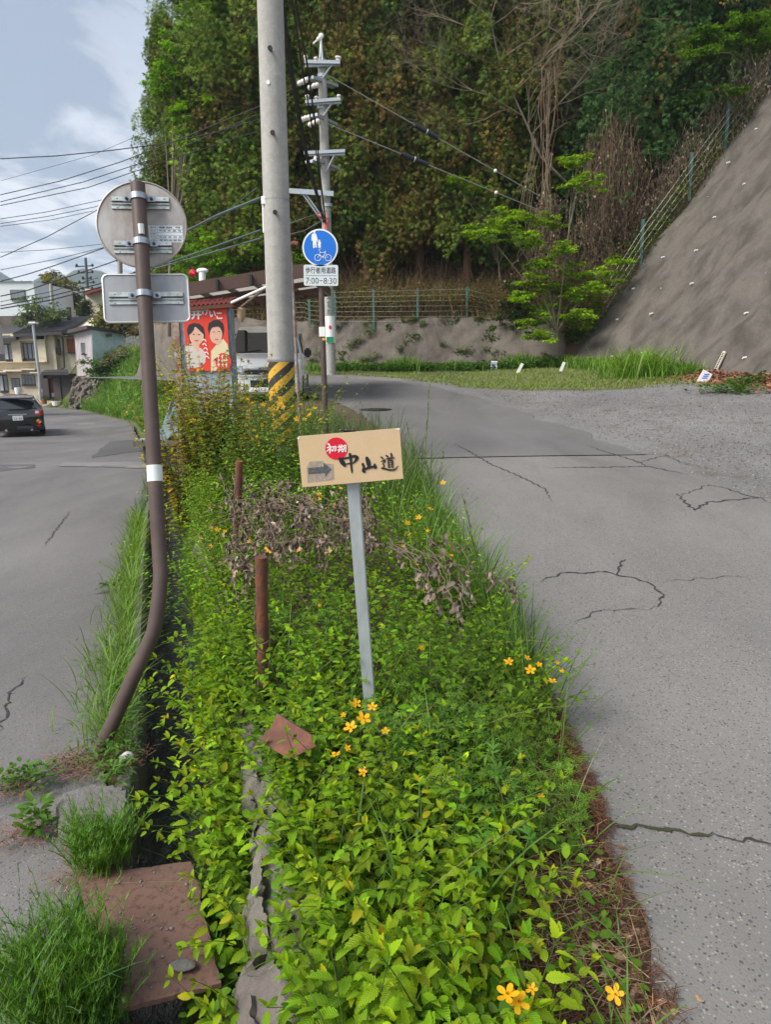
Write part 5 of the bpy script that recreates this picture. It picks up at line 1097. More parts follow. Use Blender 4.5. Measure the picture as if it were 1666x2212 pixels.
P.append([(x, float(Yw(x)) + 1.25, Z0 - .4 + 2.25 * hf(x)) for x in xs])
tag(sheet('retaining_wall', np.array(P), M_WALLC, None, None) if False else MB().grid(np.array(P)).build('retaining_wall', M_WALLC, None, True), 'low weathered concrete retaining wall below the wire fence and the cedars', 'retaining wall')
_By = [27.4, 24, 21, 17, 12, 7, 2]; _Bx = [6.75, 7.75, 8.45, 9.25, 10.1, 10.7, 11.2]
def bx(Y): return float(np.interp(-Y, [-v for v in _By], _Bx))
def slope_pt(Y, h_):
    x = bx(Y); return np.array([x + .78 * .97 * h_, Y + .78 * .23 * h_, float(zR(x, Y)) - .25 + h_])
P = []
for Y in np.linspace(27.4, 2, 60):
    row = []
    for h_ in np.linspace(0, 15, 40):
        q = slope_pt(Y, h_); n_ = .10 * math.sin(Y * 1.3 + h_ * .6) * math.sin(h_ * .9 + .4 * Y) + .05 * math.sin(Y * 3.1 + h_ * 2.3); row.append(q + n_ * np.array([-.78, 0, .62]))
    P.append(row)
sl_ = thing('concrete_slope', 'steep sprayed concrete slope with rows of white weep pipes right of the gravel lot', 'retaining slope', slope_pt(20, 0))
MB().grid(np.array(P)).build('sprayed_face', M_SHOT, sl_, True)
M_PVC = basic('white_pvc', (.72, .71, .68), .5, var=.08)
k = 0; pipe_me = None
for r, h_ in enumerate(np.arange(.75, 12, 1.12)):
    for Y in np.arange(26.6 - .35 * (r % 2), 10.5, -1.55):
        q = slope_pt(Y + RNG.normal(0, .08), h_ + RNG.normal(0, .06)); d = np.array([-.78, -.1, -.12])
        if k >= 98: break
        if pipe_me is None: pipe_me = MB().tube([np.zeros(3) - d * .1, d * .05, d * .03], [.026, .026, .018], 10).build('weep_pipe', M_PVC, sl_); o = pipe_me
        else: o = pipe_me.copy(); COL.objects.link(o)
        o.parent = sl_; 
        if k == 0:
            for v in o.data.vertices: v.co = v.co + Vector(root_loc(sl_))
        o.location = tuple(q - root_loc(sl_)); k += 1
# ---- wire fences
M_FGRN = basic('green_fence_post', (.06, .15, .125), .6, .2, var=.2, vs=6, dirt=(.13, .15, .13), dirt_amt=.25, dirt_s=4)
M_WIRE = basic('fence_wire', (.36, .36, .34), .5, .6)
fz = lambda zx, zy: (624.4 + zx * .3307, 440.8 + zy * .3307)
fe = thing('wire_fence', 'long wire fence with green posts on top of the low retaining wall', 'fence', (0, 29.3, Z0 + 1.85)); FY = lambda x: float(Yw(x)) + .85
fp = []
for zx, zt, zb in ((130, 570, 765), (298, 572, 778), (550, 565, 780), (838, 558, 780), (1160, 550, 780), (1497, 640, 790)):
    a = at(*fz(zx, zt), 29.3); b = at(*fz(zx + 4, zb), 29.3); MB().box((a + b) / 2 - np.array([0, 0, .1]), (.085, .085, np.linalg.norm(a - b) + .3)).build('fence_post', M_FGRN, fe); fp.append((a, b))
for i, (x0, x1) in enumerate(((-8, -6), (-6, -3.2))): MB().box((x0, FY(x0), Z0 + 2.5), (.085, .085, 1.5)).build('fence_post', M_FGRN, fe)
mb = MB()
for f in np.linspace(.03, .95, 7):
    pts = [np.array([x, FY(x), Z0 + 2.0 + 1.25 * (1 - f)]) for x in (-8, -6, -3.2)] + [a + (b - a) * f + np.array([0, -.05, 0]) for a, b in fp]; mb.tube(pts, .008, 4)
mb.build('fence_wires', M_WIRE, fe)
a, b = at(*fz(1490, 640), 29.1), at(*fz(1375, 775), 29.1); MB().bar(a, b, .07, .07).build('brace', M_WIRE, fe)
f2 = thing('wire_fence', 'vine covered wire fence climbing the edge of the sprayed concrete slope', 'fence', slope_pt(27.4, 2)); pp = []
for h_ in (4.2, 6.6, 8.4, 10.6):
    q = slope_pt(27.4, h_) + np.array([-.2, -.05, 0]); MB().box(q + np.array([0, 0, .5]), (.10, .10, 1.7)).build('fence_post', M_FGRN, f2); pp.append(q)
mb = MB(); u_ = [slope_pt(27.4, 2.2)] + pp + [slope_pt(27.6, 13.5)]
for dz in (.15, .45, .75, 1.05): mb.tube([q + np.array([0, -.06, dz]) for q in u_], .006, 4)
mb.build('fence_wires', M_WIRE, f2)
# ================================================================ trees
M_BARK = basic('cedar_bark', (.13, .075, .052), .95, var=.3, vs=3, b=1, bs=9, bd=.04, stretch=(6, 6, .5)); M_BARKG = basic('grey_bark', (.20, .165, .125), .95, var=.25, vs=5, b=.6, bs=20, stretch=(3, 3, .6))
M_NEEDLE = leafmat('cedar_needles', .10, .65, .15, boost=(1.1, 1.05, .7)); M_LEAFT = leafmat('tree_leaf', .42, .55, .2)
def frond_t():
    V = []; F_ = []; UV = []
    for a, b, l in ((0, 0, 1), (.5, .15, .8), (-.5, .1, .82), (.15, .55, .75), (-.2, -.5, .78), (.85, -.3, .6), (-.85, .35, .6)):
        d = np.array([math.sin(a) * math.cos(b), math.cos(a) * math.cos(b), math.sin(b)]) * l; s_ = np.cross(d, (.3, .2, 1)); s_ = s_ / np.linalg.norm(s_) * .06; k = len(V)
        V += [tuple(d * .1 - s_ * .6), tuple(d * .55 + s_), tuple(d + np.array([0, 0, -.12])), tuple(d * .5 - s_)]; F_.append((k, k + 1, k + 2, k + 3)); UV += [(.5, .5)] * 4
    return np.array(V), F_, np.array(UV)
FROND = frond_t()
def cedar_mesh(seed, H, R, greens, rust):
    rs = np.random.default_rng(seed); c = Cloud(); pos = []; dr = []; sz = []; tn = []; lb_ = []
    nb = int(9.5 * H)
    for i in range(nb):
        f = rs.uniform(.03, 1) ** .85; h_ = H * (.04 + .96 * f); r = R * min(1, (1 - f) * 2.2 + .10) * (.62 + .38 * math.sin(f * 3)) * rs.uniform(.55, 1.12); az = i * 2.4 + rs.normal(0, .4)
        dirv = np.array([math.cos(az), math.sin(az), 0]); tip = dirv * r + np.array([0, 0, h_ - .22 * r + rs.normal(0, .2)]); root = np.array([0, 0, h_]); lb_.append(np.stack([root, root + (tip - root) * .5 + np.array([0, 0, .15]), tip]))
        for k in range(3 if r > .9 else 2):
            u = (1.0, .68, .36)[k] if r > .9 else (1.0, .5)[k]
            ce = root + (tip - root) * u + rs.normal(0, .13, 3) + np.array([0, 0, -.05]); R_ = rs.uniform(.48, .82) * (1.1 if k == 0 else .8); m_ = 125
            v = rs.normal(0, 1, (m_, 3)); v /= np.linalg.norm(v, axis=1, keepdims=True); rr_ = R_ * rs.uniform(.35, 1, m_)[:, None] ** .45
            p_ = ce + v * rr_ * np.array([.9, .9, 1.45]) - np.array([0, 0, .15]); d = v * .8 + dirv * .3 + np.array([0, 0, -.85]); d /= np.linalg.norm(d, axis=1, keepdims=True)
            base = (np.array((.19, .14, .036)) if rs.uniform() < rust else np.array(greens[int(rs.integers(0, len(greens)))])) * math.exp(rs.normal(0, .18))
            cc = base[None, :] * np.exp(rs.normal(0, .2, (m_, 1))) * np.exp(rs.normal(0, .08, (m_, 3))); red = rs.uniform(0, 1, m_) < rust * .16; cc[red] = np.array((.22, .115, .042)) * np.exp(rs.normal(0, .2, (int(red.sum()), 1)))
            pos.append(p_); dr.append(d); sz.append(rs.uniform(.13, .24, m_)); tn.append(cc)
    pos, dr, sz, tn = map(np.concatenate, (pos, dr, sz, tn)); c.scatter(*FROND, pos, frames(dr, roll=rs.uniform(0, 6, len(dr))) * sz[:, None, None], tn)
    t = Cloud(); L_ = np.array(lb_); t.tubes(L_, np.tile([.05, .035, .015], (len(L_), 1)), np.tile([.10, .06, .045], (len(L_), 1)), 4); K = 9; zz = np.linspace(-1.5, H * .97, K); t.tubes(np.stack([.06 * np.sin(zz), .05 * np.cos(zz * .7), zz], 1)[None], np.linspace(.24, .03, K)[None], [[.13, .078, .055]], 12)
    return c.mesh('crown', M_NEEDLE), t.mesh('trunk', M_BARKT)
M_BARKT = leafmat('cedar_bark_tint', .0, .95, .05)
GR = [(.105, .165, .024), (.125, .175, .026), (.14, .165, .026), (.085, .145, .028)]; GL = [(.145, .23, .022), (.16, .235, .024), (.12, .195, .028)]
CED = [cedar_mesh(101, 19, 2.3, GR, .30), cedar_mesh(102, 21, 2.5, GR, .38), cedar_mesh(103, 17, 2.6, GR, .2), cedar_mesh(104, 18, 2.2, GL, .08), cedar_mesh(105, 13, 2.8, [(.050, .112, .028), (.062, .128, .032)], .06)]
def cedar(v, x, Y, s, label, rz, dz=0, group='cedars of the wooded hillside'):
    t_ = thing('cedar_tree', label, 'cedar tree', (x, Y, float(zH(x, Y)) - .1 + dz), group, rz); t_.scale = (s, s, s * RNG.uniform(.95, 1.08))
    put('trunk', CED[v][1], t_); put('crown', CED[v][0], t_)
DL = 'dark cedar standing deeper in the crowded hillside stand, mostly hidden by the front row'
for v, x, Y, s, lab_ in ((3, -7.0, 33.0, 1.0, 'leftmost cedar of the stand, its green crown edge standing against the sky'), (3, -9.3, 33.6, .62, 'short green cedar at the left foot of the stand, behind the round plate'), (3, -5.9, 31.6, 1.05, 'green cedar just left of the thick concrete pole'), (0, -4.9, 31.9, 1.0, 'olive brown cedar directly behind the thick concrete pole'), (1, -2.6, 32.2, 1.0, 'rusty brown cedar behind the slim far utility pole'),
                         (0, -.6, 31.6, .98, 'rust tinted cedar with a bare reddish trunk foot right of the blue round sign'), (1, 1.6, 31.9, 1.0, 'brownish cedar with drooping skirts above the middle of the wire fence'), (2, 3.6, 31.2, .95, 'wide cedar with hanging brown green skirts right of the fence middle'), (1, 5.6, 32.2, 1.0, 'rusty cedar behind the bare branched tree'),
                         (4, 9.6, 31.0, 1.0, 'dense dark green cedar low on the slope right of the bare tree'), (4, 11.9, 31.6, .95, 'dark green cedar between the bare tree and the bright maple'), (2, 7.8, 33.4, 1.0, 'green cedar rising behind the bare tree branches')):
    cedar(v, x, Y, s, lab_, RNG.uniform(0, 6))
for v, x, Y, s in ((0, -6.4, 36.2, 1), (2, -5.0, 35.4, 1), (1, -3.6, 36.5, 1), (0, -1.4, 36, 1.05), (2, .8, 36.4, 1), (1, 2.8, 36, 1.05), (0, 5, 36.4, 1), (1, 7.4, 37, 1), (2, 10.2, 36, 1), (1, 13, 35.6, 1), (0, 15.8, 35, 1), (4, 14.6, 32.6, 1.0), (2, 18.5, 35, 1), (4, 17.6, 32.5, 1), (0, -5.2, 40, 1), (1, -2.5, 40, 1), (0, 1.8, 40, 1.1), (1, 6.2, 41, 1.1), (0, 11, 40, 1.1), (1, 16, 39, 1.1)):
    cedar(v, x, Y, s, DL, RNG.uniform(0, 6), group='cedars deeper in the hillside stand')
def broadleaf(name, label, base, tips, nleaf, leaf, col, spread, flat=.45, trunk_r=.1, cat='tree', group=None, bark=M_BARKG, tm=LEAF_F, fork=.35, v=.22):
    t_ = thing(name, label, cat, base, group); base = np.array(base, float); m1 = MB(); tips = np.array(tips, float); fk = base + (tips.mean(0) - base) * fork * np.array([.6, .6, 1])
    m1.tube([base - np.array([0, 0, .3]), base + (fk - base) * .5 + RNG.normal(0, .05, 3), fk], [trunk_r, trunk_r * .85, trunk_r * .7], 9)
    for q in tips:
        md = fk + (q - fk) * .5 + np.array([0, 0, .12 * np.linalg.norm(q - fk)]) * .6 + RNG.normal(0, .08, 3); m1.tube([fk, md, q], [trunk_r * .45, trunk_r * .25, trunk_r * .07], 5)
        for j in range(3): e = q + RNG.normal(0, spread * .7, 3) * np.array([1, 1, flat]); m1.tube([md + (q - md) * RNG.uniform(.2, .8), (md + e) / 2 + RNG.normal(0, .03, 3), e], [trunk_r * .1, trunk_r * .07, trunk_r * .03], 4)
    m1.build('trunk', bark, t_, True); c = Cloud(); k = RNG.integers(0, len(tips), nleaf); sub = RNG.normal(0, 1, (len(tips), 14, 3)) * spread * np.array([.8, .8, flat]); s_ = RNG.integers(0, 14, nleaf)
    pos = tips[k] + sub[k, s_] + RNG.normal(0, spread * .28, (nleaf, 3)) * np.array([1, 1, flat * .7]); a = RNG.uniform(0, 2 * PI, nleaf); d = np.stack([np.cos(a), np.sin(a), RNG.uniform(-.6, .25, nleaf)], 1)
    tone = np.exp(RNG.normal(0, v, (len(tips), 14)))[k, s_][:, None]; c.scatter(*tm, pos, frames(d, roll=RNG.normal(0, .5, nleaf)) * (leaf * RNG.uniform(.6, 1.25, nleaf))[:, None, None], np.clip(jit(col, nleaf, .15, .08) * tone, .003, .9)); c.build('crown', M_LEAFT, t_); return t_
def tips_px(L_, Y, jy=1.0): return [at(x, y, Y + RNG.normal(0, jy)) for x, y in L_]
SPR = (.13, .27, .010); SPR2 = (.20, .34, .012)
b_ = (-9.3, 31.6, float(zH(-9.3, 31.6)))
broadleaf('broadleaf_tree', 'tall fresh green broadleaf tree at the upper left edge of the cedars', b_, tips_px([(430, 20), (400, 60), (460, 60), (380, 110), (420, 110), (370, 160), (440, 150), (350, 190), (410, 190), (450, 220), (480, 20), (440, -30), (500, -40), (420, 250), (470, 110), (430, 300), (400, 230)], 31.2, .5), 15000, .15, (.16, .33, .010), .42, .5, .10)
broadleaf('broadleaf_tree', 'low fresh green broadleaf growth below the cedars left of the thick pole', (-7.2, 31.0, float(zH(-7.2, 31))), tips_px([(390, 560), (420, 530), (450, 560), (480, 520), (510, 560), (540, 530), (560, 575), (430, 590), (500, 590), (400, 600), (530, 500)], 30.6, .8), 8000, .13, SPR, .5, .5, .07)
broadleaf('broadleaf_tree', 'fresh green broadleaf sapling between the thick pole and the blue sign', (-4.1, 30.6, float(zH(-4.1, 30.6))), tips_px([(620, 530), (640, 560), (660, 590), (625, 590), (690, 600), (610, 500)], 30.4, .5), 3000, .12, SPR, .42, .5, .05)
broadleaf('maple_tree', 'bright green layered maple above the slope fence at the upper right', (14.6, 30.2, float(zH(14.6, 30.2))), tips_px([(1500, 90), (1540, 70), (1580, 100), (1620, 65), (1660, 90), (1530, 120), (1570, 135), (1620, 120), (1670, 130), (1510, 110), (1600, 45), (1650, 40), (1690, 60)], 29.4, .5), 8500, .13, (.09, .19, .008), .42, .22, .09)
broadleaf('maple_tree', 'small bright maple branch hanging low over the slope fence', (13.4, 30.4, float(zH(13.4, 30.4))), tips_px([(1500, 210), (1530, 205), (1560, 195), (1590, 200), (1520, 222), (1480, 225)], 29.4, .3), 2600, .11, (.085, .175, .008), .3, .22, .05)
broadleaf('spring_tree', 'slender bright yellow green tree growing at the foot of the sprayed concrete slope', (6.35, 26.6, float(zR(6.35, 26.6))), tips_px([(1190, 480), (1150, 520), (1220, 540), (1170, 570), (1240, 590), (1160, 610), (1200, 620), (1240, 640), (1180, 660), (1150, 690), (1220, 690), (1250, 680), (1170, 720), (1130, 640), (1300, 590), (1330, 570), (1280, 620), (1050, 500), (1090, 480), (1130, 470), (1240, 350), (1250, 390)], 26.5, .45), 22000, .11, SPR2, .36, .36, .06)
broadleaf('spring_tree', 'low yellow green branches under the cedars left of the slope foot', (4.9, 30.2, float(zH(4.9, 30.2))), tips_px([(1030, 510), (1060, 490), (1000, 400), (1030, 410), (1080, 520), (1100, 500), (980, 390)], 29.8, .3), 2600, .11, SPR2, .32, .25, .05)
broadleaf('dark_shrub', 'dark evergreen shrub at the right end of the wire fence', (5.6, 28.9, Z0 + 1.9), tips_px([(1125, 640), (1110, 660), (1130, 690), (1115, 620), (1100, 690)], 28.7, .2), 2600, .11, (.03, .06, .016), .3, .6, .05, 'shrub')
# bare tree with vines
def bare_tree(label, trunkpts, fans):
    t_ = thing('bare_tree', label, 'bare tree', trunkpts[0]); m1 = MB(); n = len(trunkpts); m1.tube(trunkpts, list(np.linspace(.06, .022, n)), 8); m1.build('trunk', M_BARKB, t_, True); tw = MB()
    def grow(p, d, L_, r, dep):
        d = d / np.linalg.norm(d); pts = [p]; q = p
        for k in range(4): d = d + RNG.normal(0, .16, 3); d /= np.linalg.norm(d); q = q + d * L_ / 4; pts.append(q)
        tw.tube(pts, [r, r * .85, r * .7, r * .55, r * .4], 5 if dep < 2 else 4, caps=False)
        if dep < 4:
            for k in range(4 if dep < 3 else 3):
                dd = d + RNG.normal(0, .55, 3) + np.array([0, -.05, .12]); grow(pts[int(RNG.integers(2, 5))], dd, L_ * RNG.uniform(.5, .75), r * .52, dep + 1)
    for p, d, L_ in fans: grow(np.array(p), np.array(d, float), L_, .024, 0); grow(np.array(p) + RNG.normal(0, .25, 3), np.array(d, float) + RNG.normal(0, .5, 3), L_ * .8, .018, 0)
    tw.build('bare_twigs', M_BARKB, t_)
M_BARKB = basic('pale_bare_bark', (.24, .185, .14), .95, var=.25, vs=6)
T_ = lambda x, y, Y=29.6: at(x, y, Y)
bare_tree('leafless pale branched tree with spreading twigs in front of the dark cedars', [T_(1400, 545, 31), T_(1370, 480, 30.6), T_(1230, 400, 29.8), T_(1170, 340), T_(1130, 250), T_(1080, 140), T_(1060, 40)],
          [(T_(1170, 340), (-.6, 0, .6), 2.6), (T_(1150, 290), (.8, 0, .9), 2.8), (T_(1130, 250), (-.9, 0, .5), 2.8), (T_(1110, 200), (.9, -.2, .6), 3.0), (T_(1090, 160), (-.7, 0, .8), 2.8), (T_(1080, 130), (.9, 0, .5), 3.2), (T_(1070, 80), (-.8, 0, .3), 3.0), (T_(1060, 40), (.4, 0, 1), 2.6), (T_(1060, 40), (-.8, 0, .7), 2.6), (T_(1200, 100), (.8, 0, .4), 2.6), (T_(1170, 150), (.9, 0, .8), 2.6), (T_(1260, 60), (.5, 0, .9), 2.2)])
# hanging dead vines
def hang(label, tops, lens, n, col=(.24, .17, .11), wide=.35, name='dead_vine_curtain', Y0=28.6, r=.008):
    t_ = thing(name, label, 'dead vine', at(tops[0][0], tops[0][1], Y0)); c = Cloud(); P = []; 
    for i in range(n):
        k = int(RNG.integers(0, len(tops))); p = at(tops[k][0], tops[k][1], Y0) + RNG.normal(0, wide, 3) * np.array([1, .5, .35]); L_ = lens[k] * RNG.uniform(.35, 1.05); w_ = RNG.normal(0, .16, 2); s_ = np.linspace(0, 1, 8); P.append(np.stack([p[0] + w_[0] * np.sin(s_ * 4 + i) + RNG.normal(0, .03, 8), p[1] + w_[1] * np.sin(s_ * 3), p[2] - L_ * s_], 1))
    P = [q + np.cumsum(RNG.normal(0, .055, (8, 3)), 0) * np.array([1, .6, .3]) for q in P]; c.tubes(np.array(P), np.full((n, 8), r * .75), jit(col, n, .3, .06), 3); c.build('dry_strands', M_DEAD, t_); l2_ = Cloud(); m_ = n * 4; k = RNG.integers(0, n, m_); j = RNG.integers(0, 8, m_); q = np.array(P)[k, j] + RNG.normal(0, .04, (m_, 3)); a = RNG.uniform(0, 6.3, m_); l2_.scatter(*LEAF_F, q, frames(np.stack([np.cos(a) * .5, np.sin(a) * .5, -np.ones(m_)], 1)) * RNG.uniform(.05, .12, m_)[:, None, None], jit(col, m_, .35, .08)); l2_.build('dry_leaves', M_DEAD, t_)
hang('tan curtain of dead vines hanging left of the slope fence', [(1340, 250), (1320, 280), (1300, 310), (1350, 300), (1290, 350), (1370, 330)], [4.2, 4.0, 3.2, 3.6, 2.6, 2.8], 300, (.20, .14, .095))
hang('pair of thin pale vines dropping from the bare tree', [(1186, 150), (1190, 160), (1150, 300), (1180, 330)], [8.5, 8.0, 4.2, 4.6], 26, (.26, .20, .14), .07, Y0=29.0, r=.018)
hang('dense dead vine bundle at the bottom of the thin pale vines', [(1185, 420), (1195, 440), (1175, 450)], [2.2, 2.0, 1.8], 120, (.22, .165, .11), .2, Y0=28.9)
hang('tangle of dead vines draped over the lower slope fence', [(1400, 420), (1430, 380), (1460, 350), (1490, 320), (1380, 440), (1520, 300), (1440, 420)], [1.6] * 7, 330, (.21, .155, .11), .42, Y0=28.75)
hang('tangle of grey brown vines draped over the upper slope fence', [(1560, 230), (1590, 200), (1620, 180), (1650, 150), (1540, 260), (1680, 130), (1630, 120)], [1.7] * 7, 330, (.20, .155, .115), .48, Y0=29.1)
hang('brown brush of dry stems and vines above the right end of the low wall', [(1230, 500), (1260, 480), (1290, 460), (1330, 440), (1180, 570), (1230, 570), (1280, 540), (1330, 500), (1150, 610)], [1.5] * 9, 420, (.20, .145, .10), .5, Y0=28.9, r=.007)
# undergrowth on the hill foot and along the fence, brown and green: one mass
ug = Cloud(); n = 30000; x = RNG.uniform(-10, 8.5, n); b = .9 + np.abs(RNG.normal(0, 1.1, n)); Y = Yw(x) + b; pos = np.stack([x, Y, zH(x, Y) + RNG.uniform(0, 1.15, n) * np.exp(-b * .25)], 1); a = RNG.uniform(0, 6.3, n); d = np.stack([np.cos(a), np.sin(a), RNG.uniform(-.5, 1.2, n)], 1)
pal = np.array([(.10, .16, .03), (.21, .15, .09), (.27, .19, .12), (.13, .18, .04)]); cc = pal[RNG.integers(0, 4, n)] * np.exp(RNG.normal(0, .25, (n, 1))); ug.scatter(*LEAF_F, pos, frames(d) * RNG.uniform(.06, .15, n)[:, None, None], cc)
n = 3000; x = RNG.uniform(-10, 8.5, n); b = .85 + np.abs(RNG.normal(0, 1.6, n)); Y = Yw(x) + b; P = np.stack([x, Y, zH(x, Y)], 1); blades(ug, P, RNG.uniform(.5, 1.5, n), RNG.uniform(.006, .012, n), .5, (.26, .18, .12), 5, .5)
n = 5200; x = RNG.uniform(-16, 22, n); b = np.abs(RNG.normal(2, 4, n)) + 1; Y = Yw(x) + b; pos = np.stack([x, Y, zH(x, Y) + RNG.uniform(0, .35, n)], 1); a = RNG.uniform(0, 6.3, n); ug.scatter(*LEAF_F, pos, frames(np.stack([np.cos(a), np.sin(a), RNG.uniform(-.3, .8, n)], 1)) * RNG.uniform(.1, .25, n)[:, None, None], jit((.14, .095, .05), n, .35, .2))
n = 6000; h_ = 1 + 12 * RNG.uniform(0, 1, n) ** 1.6; q = np.array([slope_pt(27.4, v) for v in h_]); pos = q + np.stack([RNG.normal(-.25, .3, n), RNG.normal(.1, .2, n), RNG.uniform(.05, .45, n)], 1); a = RNG.uniform(0, 6.3, n); ug.scatter(*LEAF_F, pos, frames(np.stack([np.cos(a), np.sin(a), RNG.uniform(-.5, .8, n)], 1)) * RNG.uniform(.07, .16, n)[:, None, None], jit((.12, .22, .018), n, .35, .25))
o = ug.build('undergrowth', M_LEAFT); o['kind'] = 'stuff'
# weeds growing out of the wall face, lawn and grass at the wall foot, litter at the slope foot
wl = Cloud(); n = 2600; cx_ = RNG.uniform(-3, 6.5, 60); k = RNG.integers(0, 60, n); v = np.clip(RNG.uniform(.1, 1.25, 60), 0, 1)[k]; x = cx_[k] + RNG.normal(0, .12, n); pos = np.stack([x, Yw(x) + .75 * v - .05, Z0 - .35 + 2.25 * v + RNG.normal(0, .08, n)], 1); a = RNG.uniform(0, 6.3, n); wl.scatter(*LEAF_F, pos, frames(np.stack([np.cos(a), -np.abs(np.sin(a)), RNG.uniform(-.5, .5, n)], 1)) * RNG.uniform(.06, .13, n)[:, None, None], jit((.10, .17, .025), n, .3))
o = wl.build('wall_weeds', M_LEAFT); o['kind'] = 'stuff'
def lawnx0(Y): return float(np.interp(Y, [17.6, 18.5, 20, 22, 24, 26, 28], [5.2, 4.0, 2.4, 1.6, .6, -1.5, -4]))
lp = []
for Y in np.arange(17.6, 28.4, .5):
    x1 = min(bx(min(Y, 27.4)), 6.9 if Y > 26.9 else 99) - .05
    x1 = x1 if Y > 19.2 else lawnx0(Y) + (x1 - lawnx0(Y)) * max(.25, (Y - 17.2) / 2.0)
    lp.append([(x, Y, float(zR(x, Y)) + .007) for x in np.linspace(lawnx0(Y) + .3 * math.sin(Y * 3) + .2 * math.sin(Y * 7.7), x1, 14)])
M_LAWN = soilmat('lawn_ground', (.075, .10, .022), (.13, .15, .04), (.15, .13, .06))
sheet('lawn', np.array(lp), M_LAWN)
lg = Cloud()
def lawnpos(n, y0, y1, f0, f1, p=1.0):
    Y = y0 + (y1 - y0) * RNG.uniform(0, 1, n) ** p; x0 = np.array([lawnx0(v) for v in Y]); x1 = np.array([bx(min(v, 27.4)) for v in Y]); x = x0 + RNG.uniform(f0, f1, n) * (x1 - x0); return np.stack([x, Y, zR(x, Y)], 1)
p_ = lawnpos(1400, 17.4, 20, -.12, 1); blades(lg, p_, RNG.uniform(.04, .1, len(p_)), RNG.uniform(.006, .012, len(p_)), .5, (.15, .2, .04), 4, .5, (.22, .25, .07))
p_ = lawnpos(9000, 18.2, 28, -.06, 1); blades(lg, p_, RNG.uniform(.04, .11, len(p_)), RNG.uniform(.006, .012, len(p_)), .5, (.15, .22, .035), 4, .5, (.20, .26, .05))
x = RNG.uniform(-4.2, 6.8, 5200); Y = Yw(x) - np.abs(RNG.normal(.1, .55, 5200)); blades(lg, np.stack([x, Y, zR(x, Y)], 1), RNG.uniform(.2, .5, 5200) * (1 + .55 * np.sin(x * 2.1) * np.sin(x * .83 + 1)), RNG.uniform(.008, .014, 5200), .4, (.085, .20, .02), 5, .5, (.14, .26, .03))
Y = RNG.uniform(19.5, 27.4, 4200); x = np.array([bx(v) for v in Y]) - np.abs(RNG.normal(0, .45, 4200)); blades(lg, np.stack([x, Y, zR(x, Y)], 1), RNG.uniform(.15, .5, 4200), RNG.uniform(.008, .014, 4200), .4, (.085, .20, .02), 5, .5, (.15, .27, .03))
q = on_surface(1385, 815, zR); n = 700; x = q[0] + RNG.normal(0, .5, n); Y = q[1] + RNG.normal(.3, .45, n); blades(lg, np.stack([x, Y, zR(x, Y)], 1), RNG.uniform(.5, 1.1, n), RNG.uniform(.008, .014, n), .4, (.11, .24, .02), 6, .7, (.18, .3, .03))
n = 2200; x = RNG.uniform(-2, 7, n); Y = Yw(x) - RNG.uniform(.1, 1.6, n); a = RNG.uniform(0, 6.3, n); lg.scatter(*LEAF_ROUND, np.stack([x, Y, zR(x, Y) + RNG.uniform(.05, .3, n)], 1), frames(np.stack([np.cos(a), np.sin(a), RNG.uniform(-.3, .7, n)], 1)) * RNG.uniform(.08, .18, n)[:, None, None], jit((.05, .125, .022), n, .25))
for px_, py_ in ((1590, 850), (1555, 847), (1640, 825), (1655, 820), (1610, 832)):
    q = on_surface(px_, py_, zR); n = 160; x = q[0] + RNG.normal(0, .28, n); Y = q[1] + RNG.normal(0, .25, n); a = RNG.uniform(0, 6.3, n); lg.scatter(*LEAF_ROUND, np.stack([x, Y, zR(x, Y) + RNG.uniform(.02, .16, n)], 1), frames(np.stack([np.cos(a), np.sin(a), RNG.uniform(-.1, .8, n)], 1)) * RNG.uniform(.06, .13, n)[:, None, None], jit((.06, .14, .022), n, .25))
o = lg.build('lawn_grass', M_BLADE); o['kind'] = 'stuff'
dl = Cloud(); n = 5200; Y = RNG.uniform(13, 19.8, n); x = np.array([bx(v) for v in Y]) - np.abs(RNG.normal(0, .55, n)); a = RNG.uniform(0, 6.3, n); dl.scatter(*LEAF_F, np.stack([x, Y, zR(x, Y) + .02 + .16 * np.exp(-((np.array([bx(v) for v in Y]) - x) / .5) ** 2) * RNG.uniform(.2, 1, n)], 1), frames(np.stack([np.cos(a), np.sin(a), RNG.normal(0, .2, n)], 1), roll=RNG.normal(0, .6, n)) * RNG.uniform(.06, .14, n)[:, None, None], jit((.24, .115, .07), n, .3, .1))
n = 2600; Y = RNG.uniform(8, 19, n); x = xRr(Y) + .4 + np.abs(RNG.normal(1.5, 1.6, n)); x = np.minimum(x, 9); a = RNG.uniform(0, 6.3, n); dl.scatter(*LEAF_F, np.stack([x, Y, zR(x, Y) + .012], 1), frames(np.stack([np.cos(a), np.sin(a), RNG.normal(0, .1, n)], 1)) * RNG.uniform(.015, .05, n)[:, None, None], jit((.16, .10, .07), n, .4, .1))
o = dl.build('slope_foot_litter', M_DEAD); o['kind'] = 'stuff'
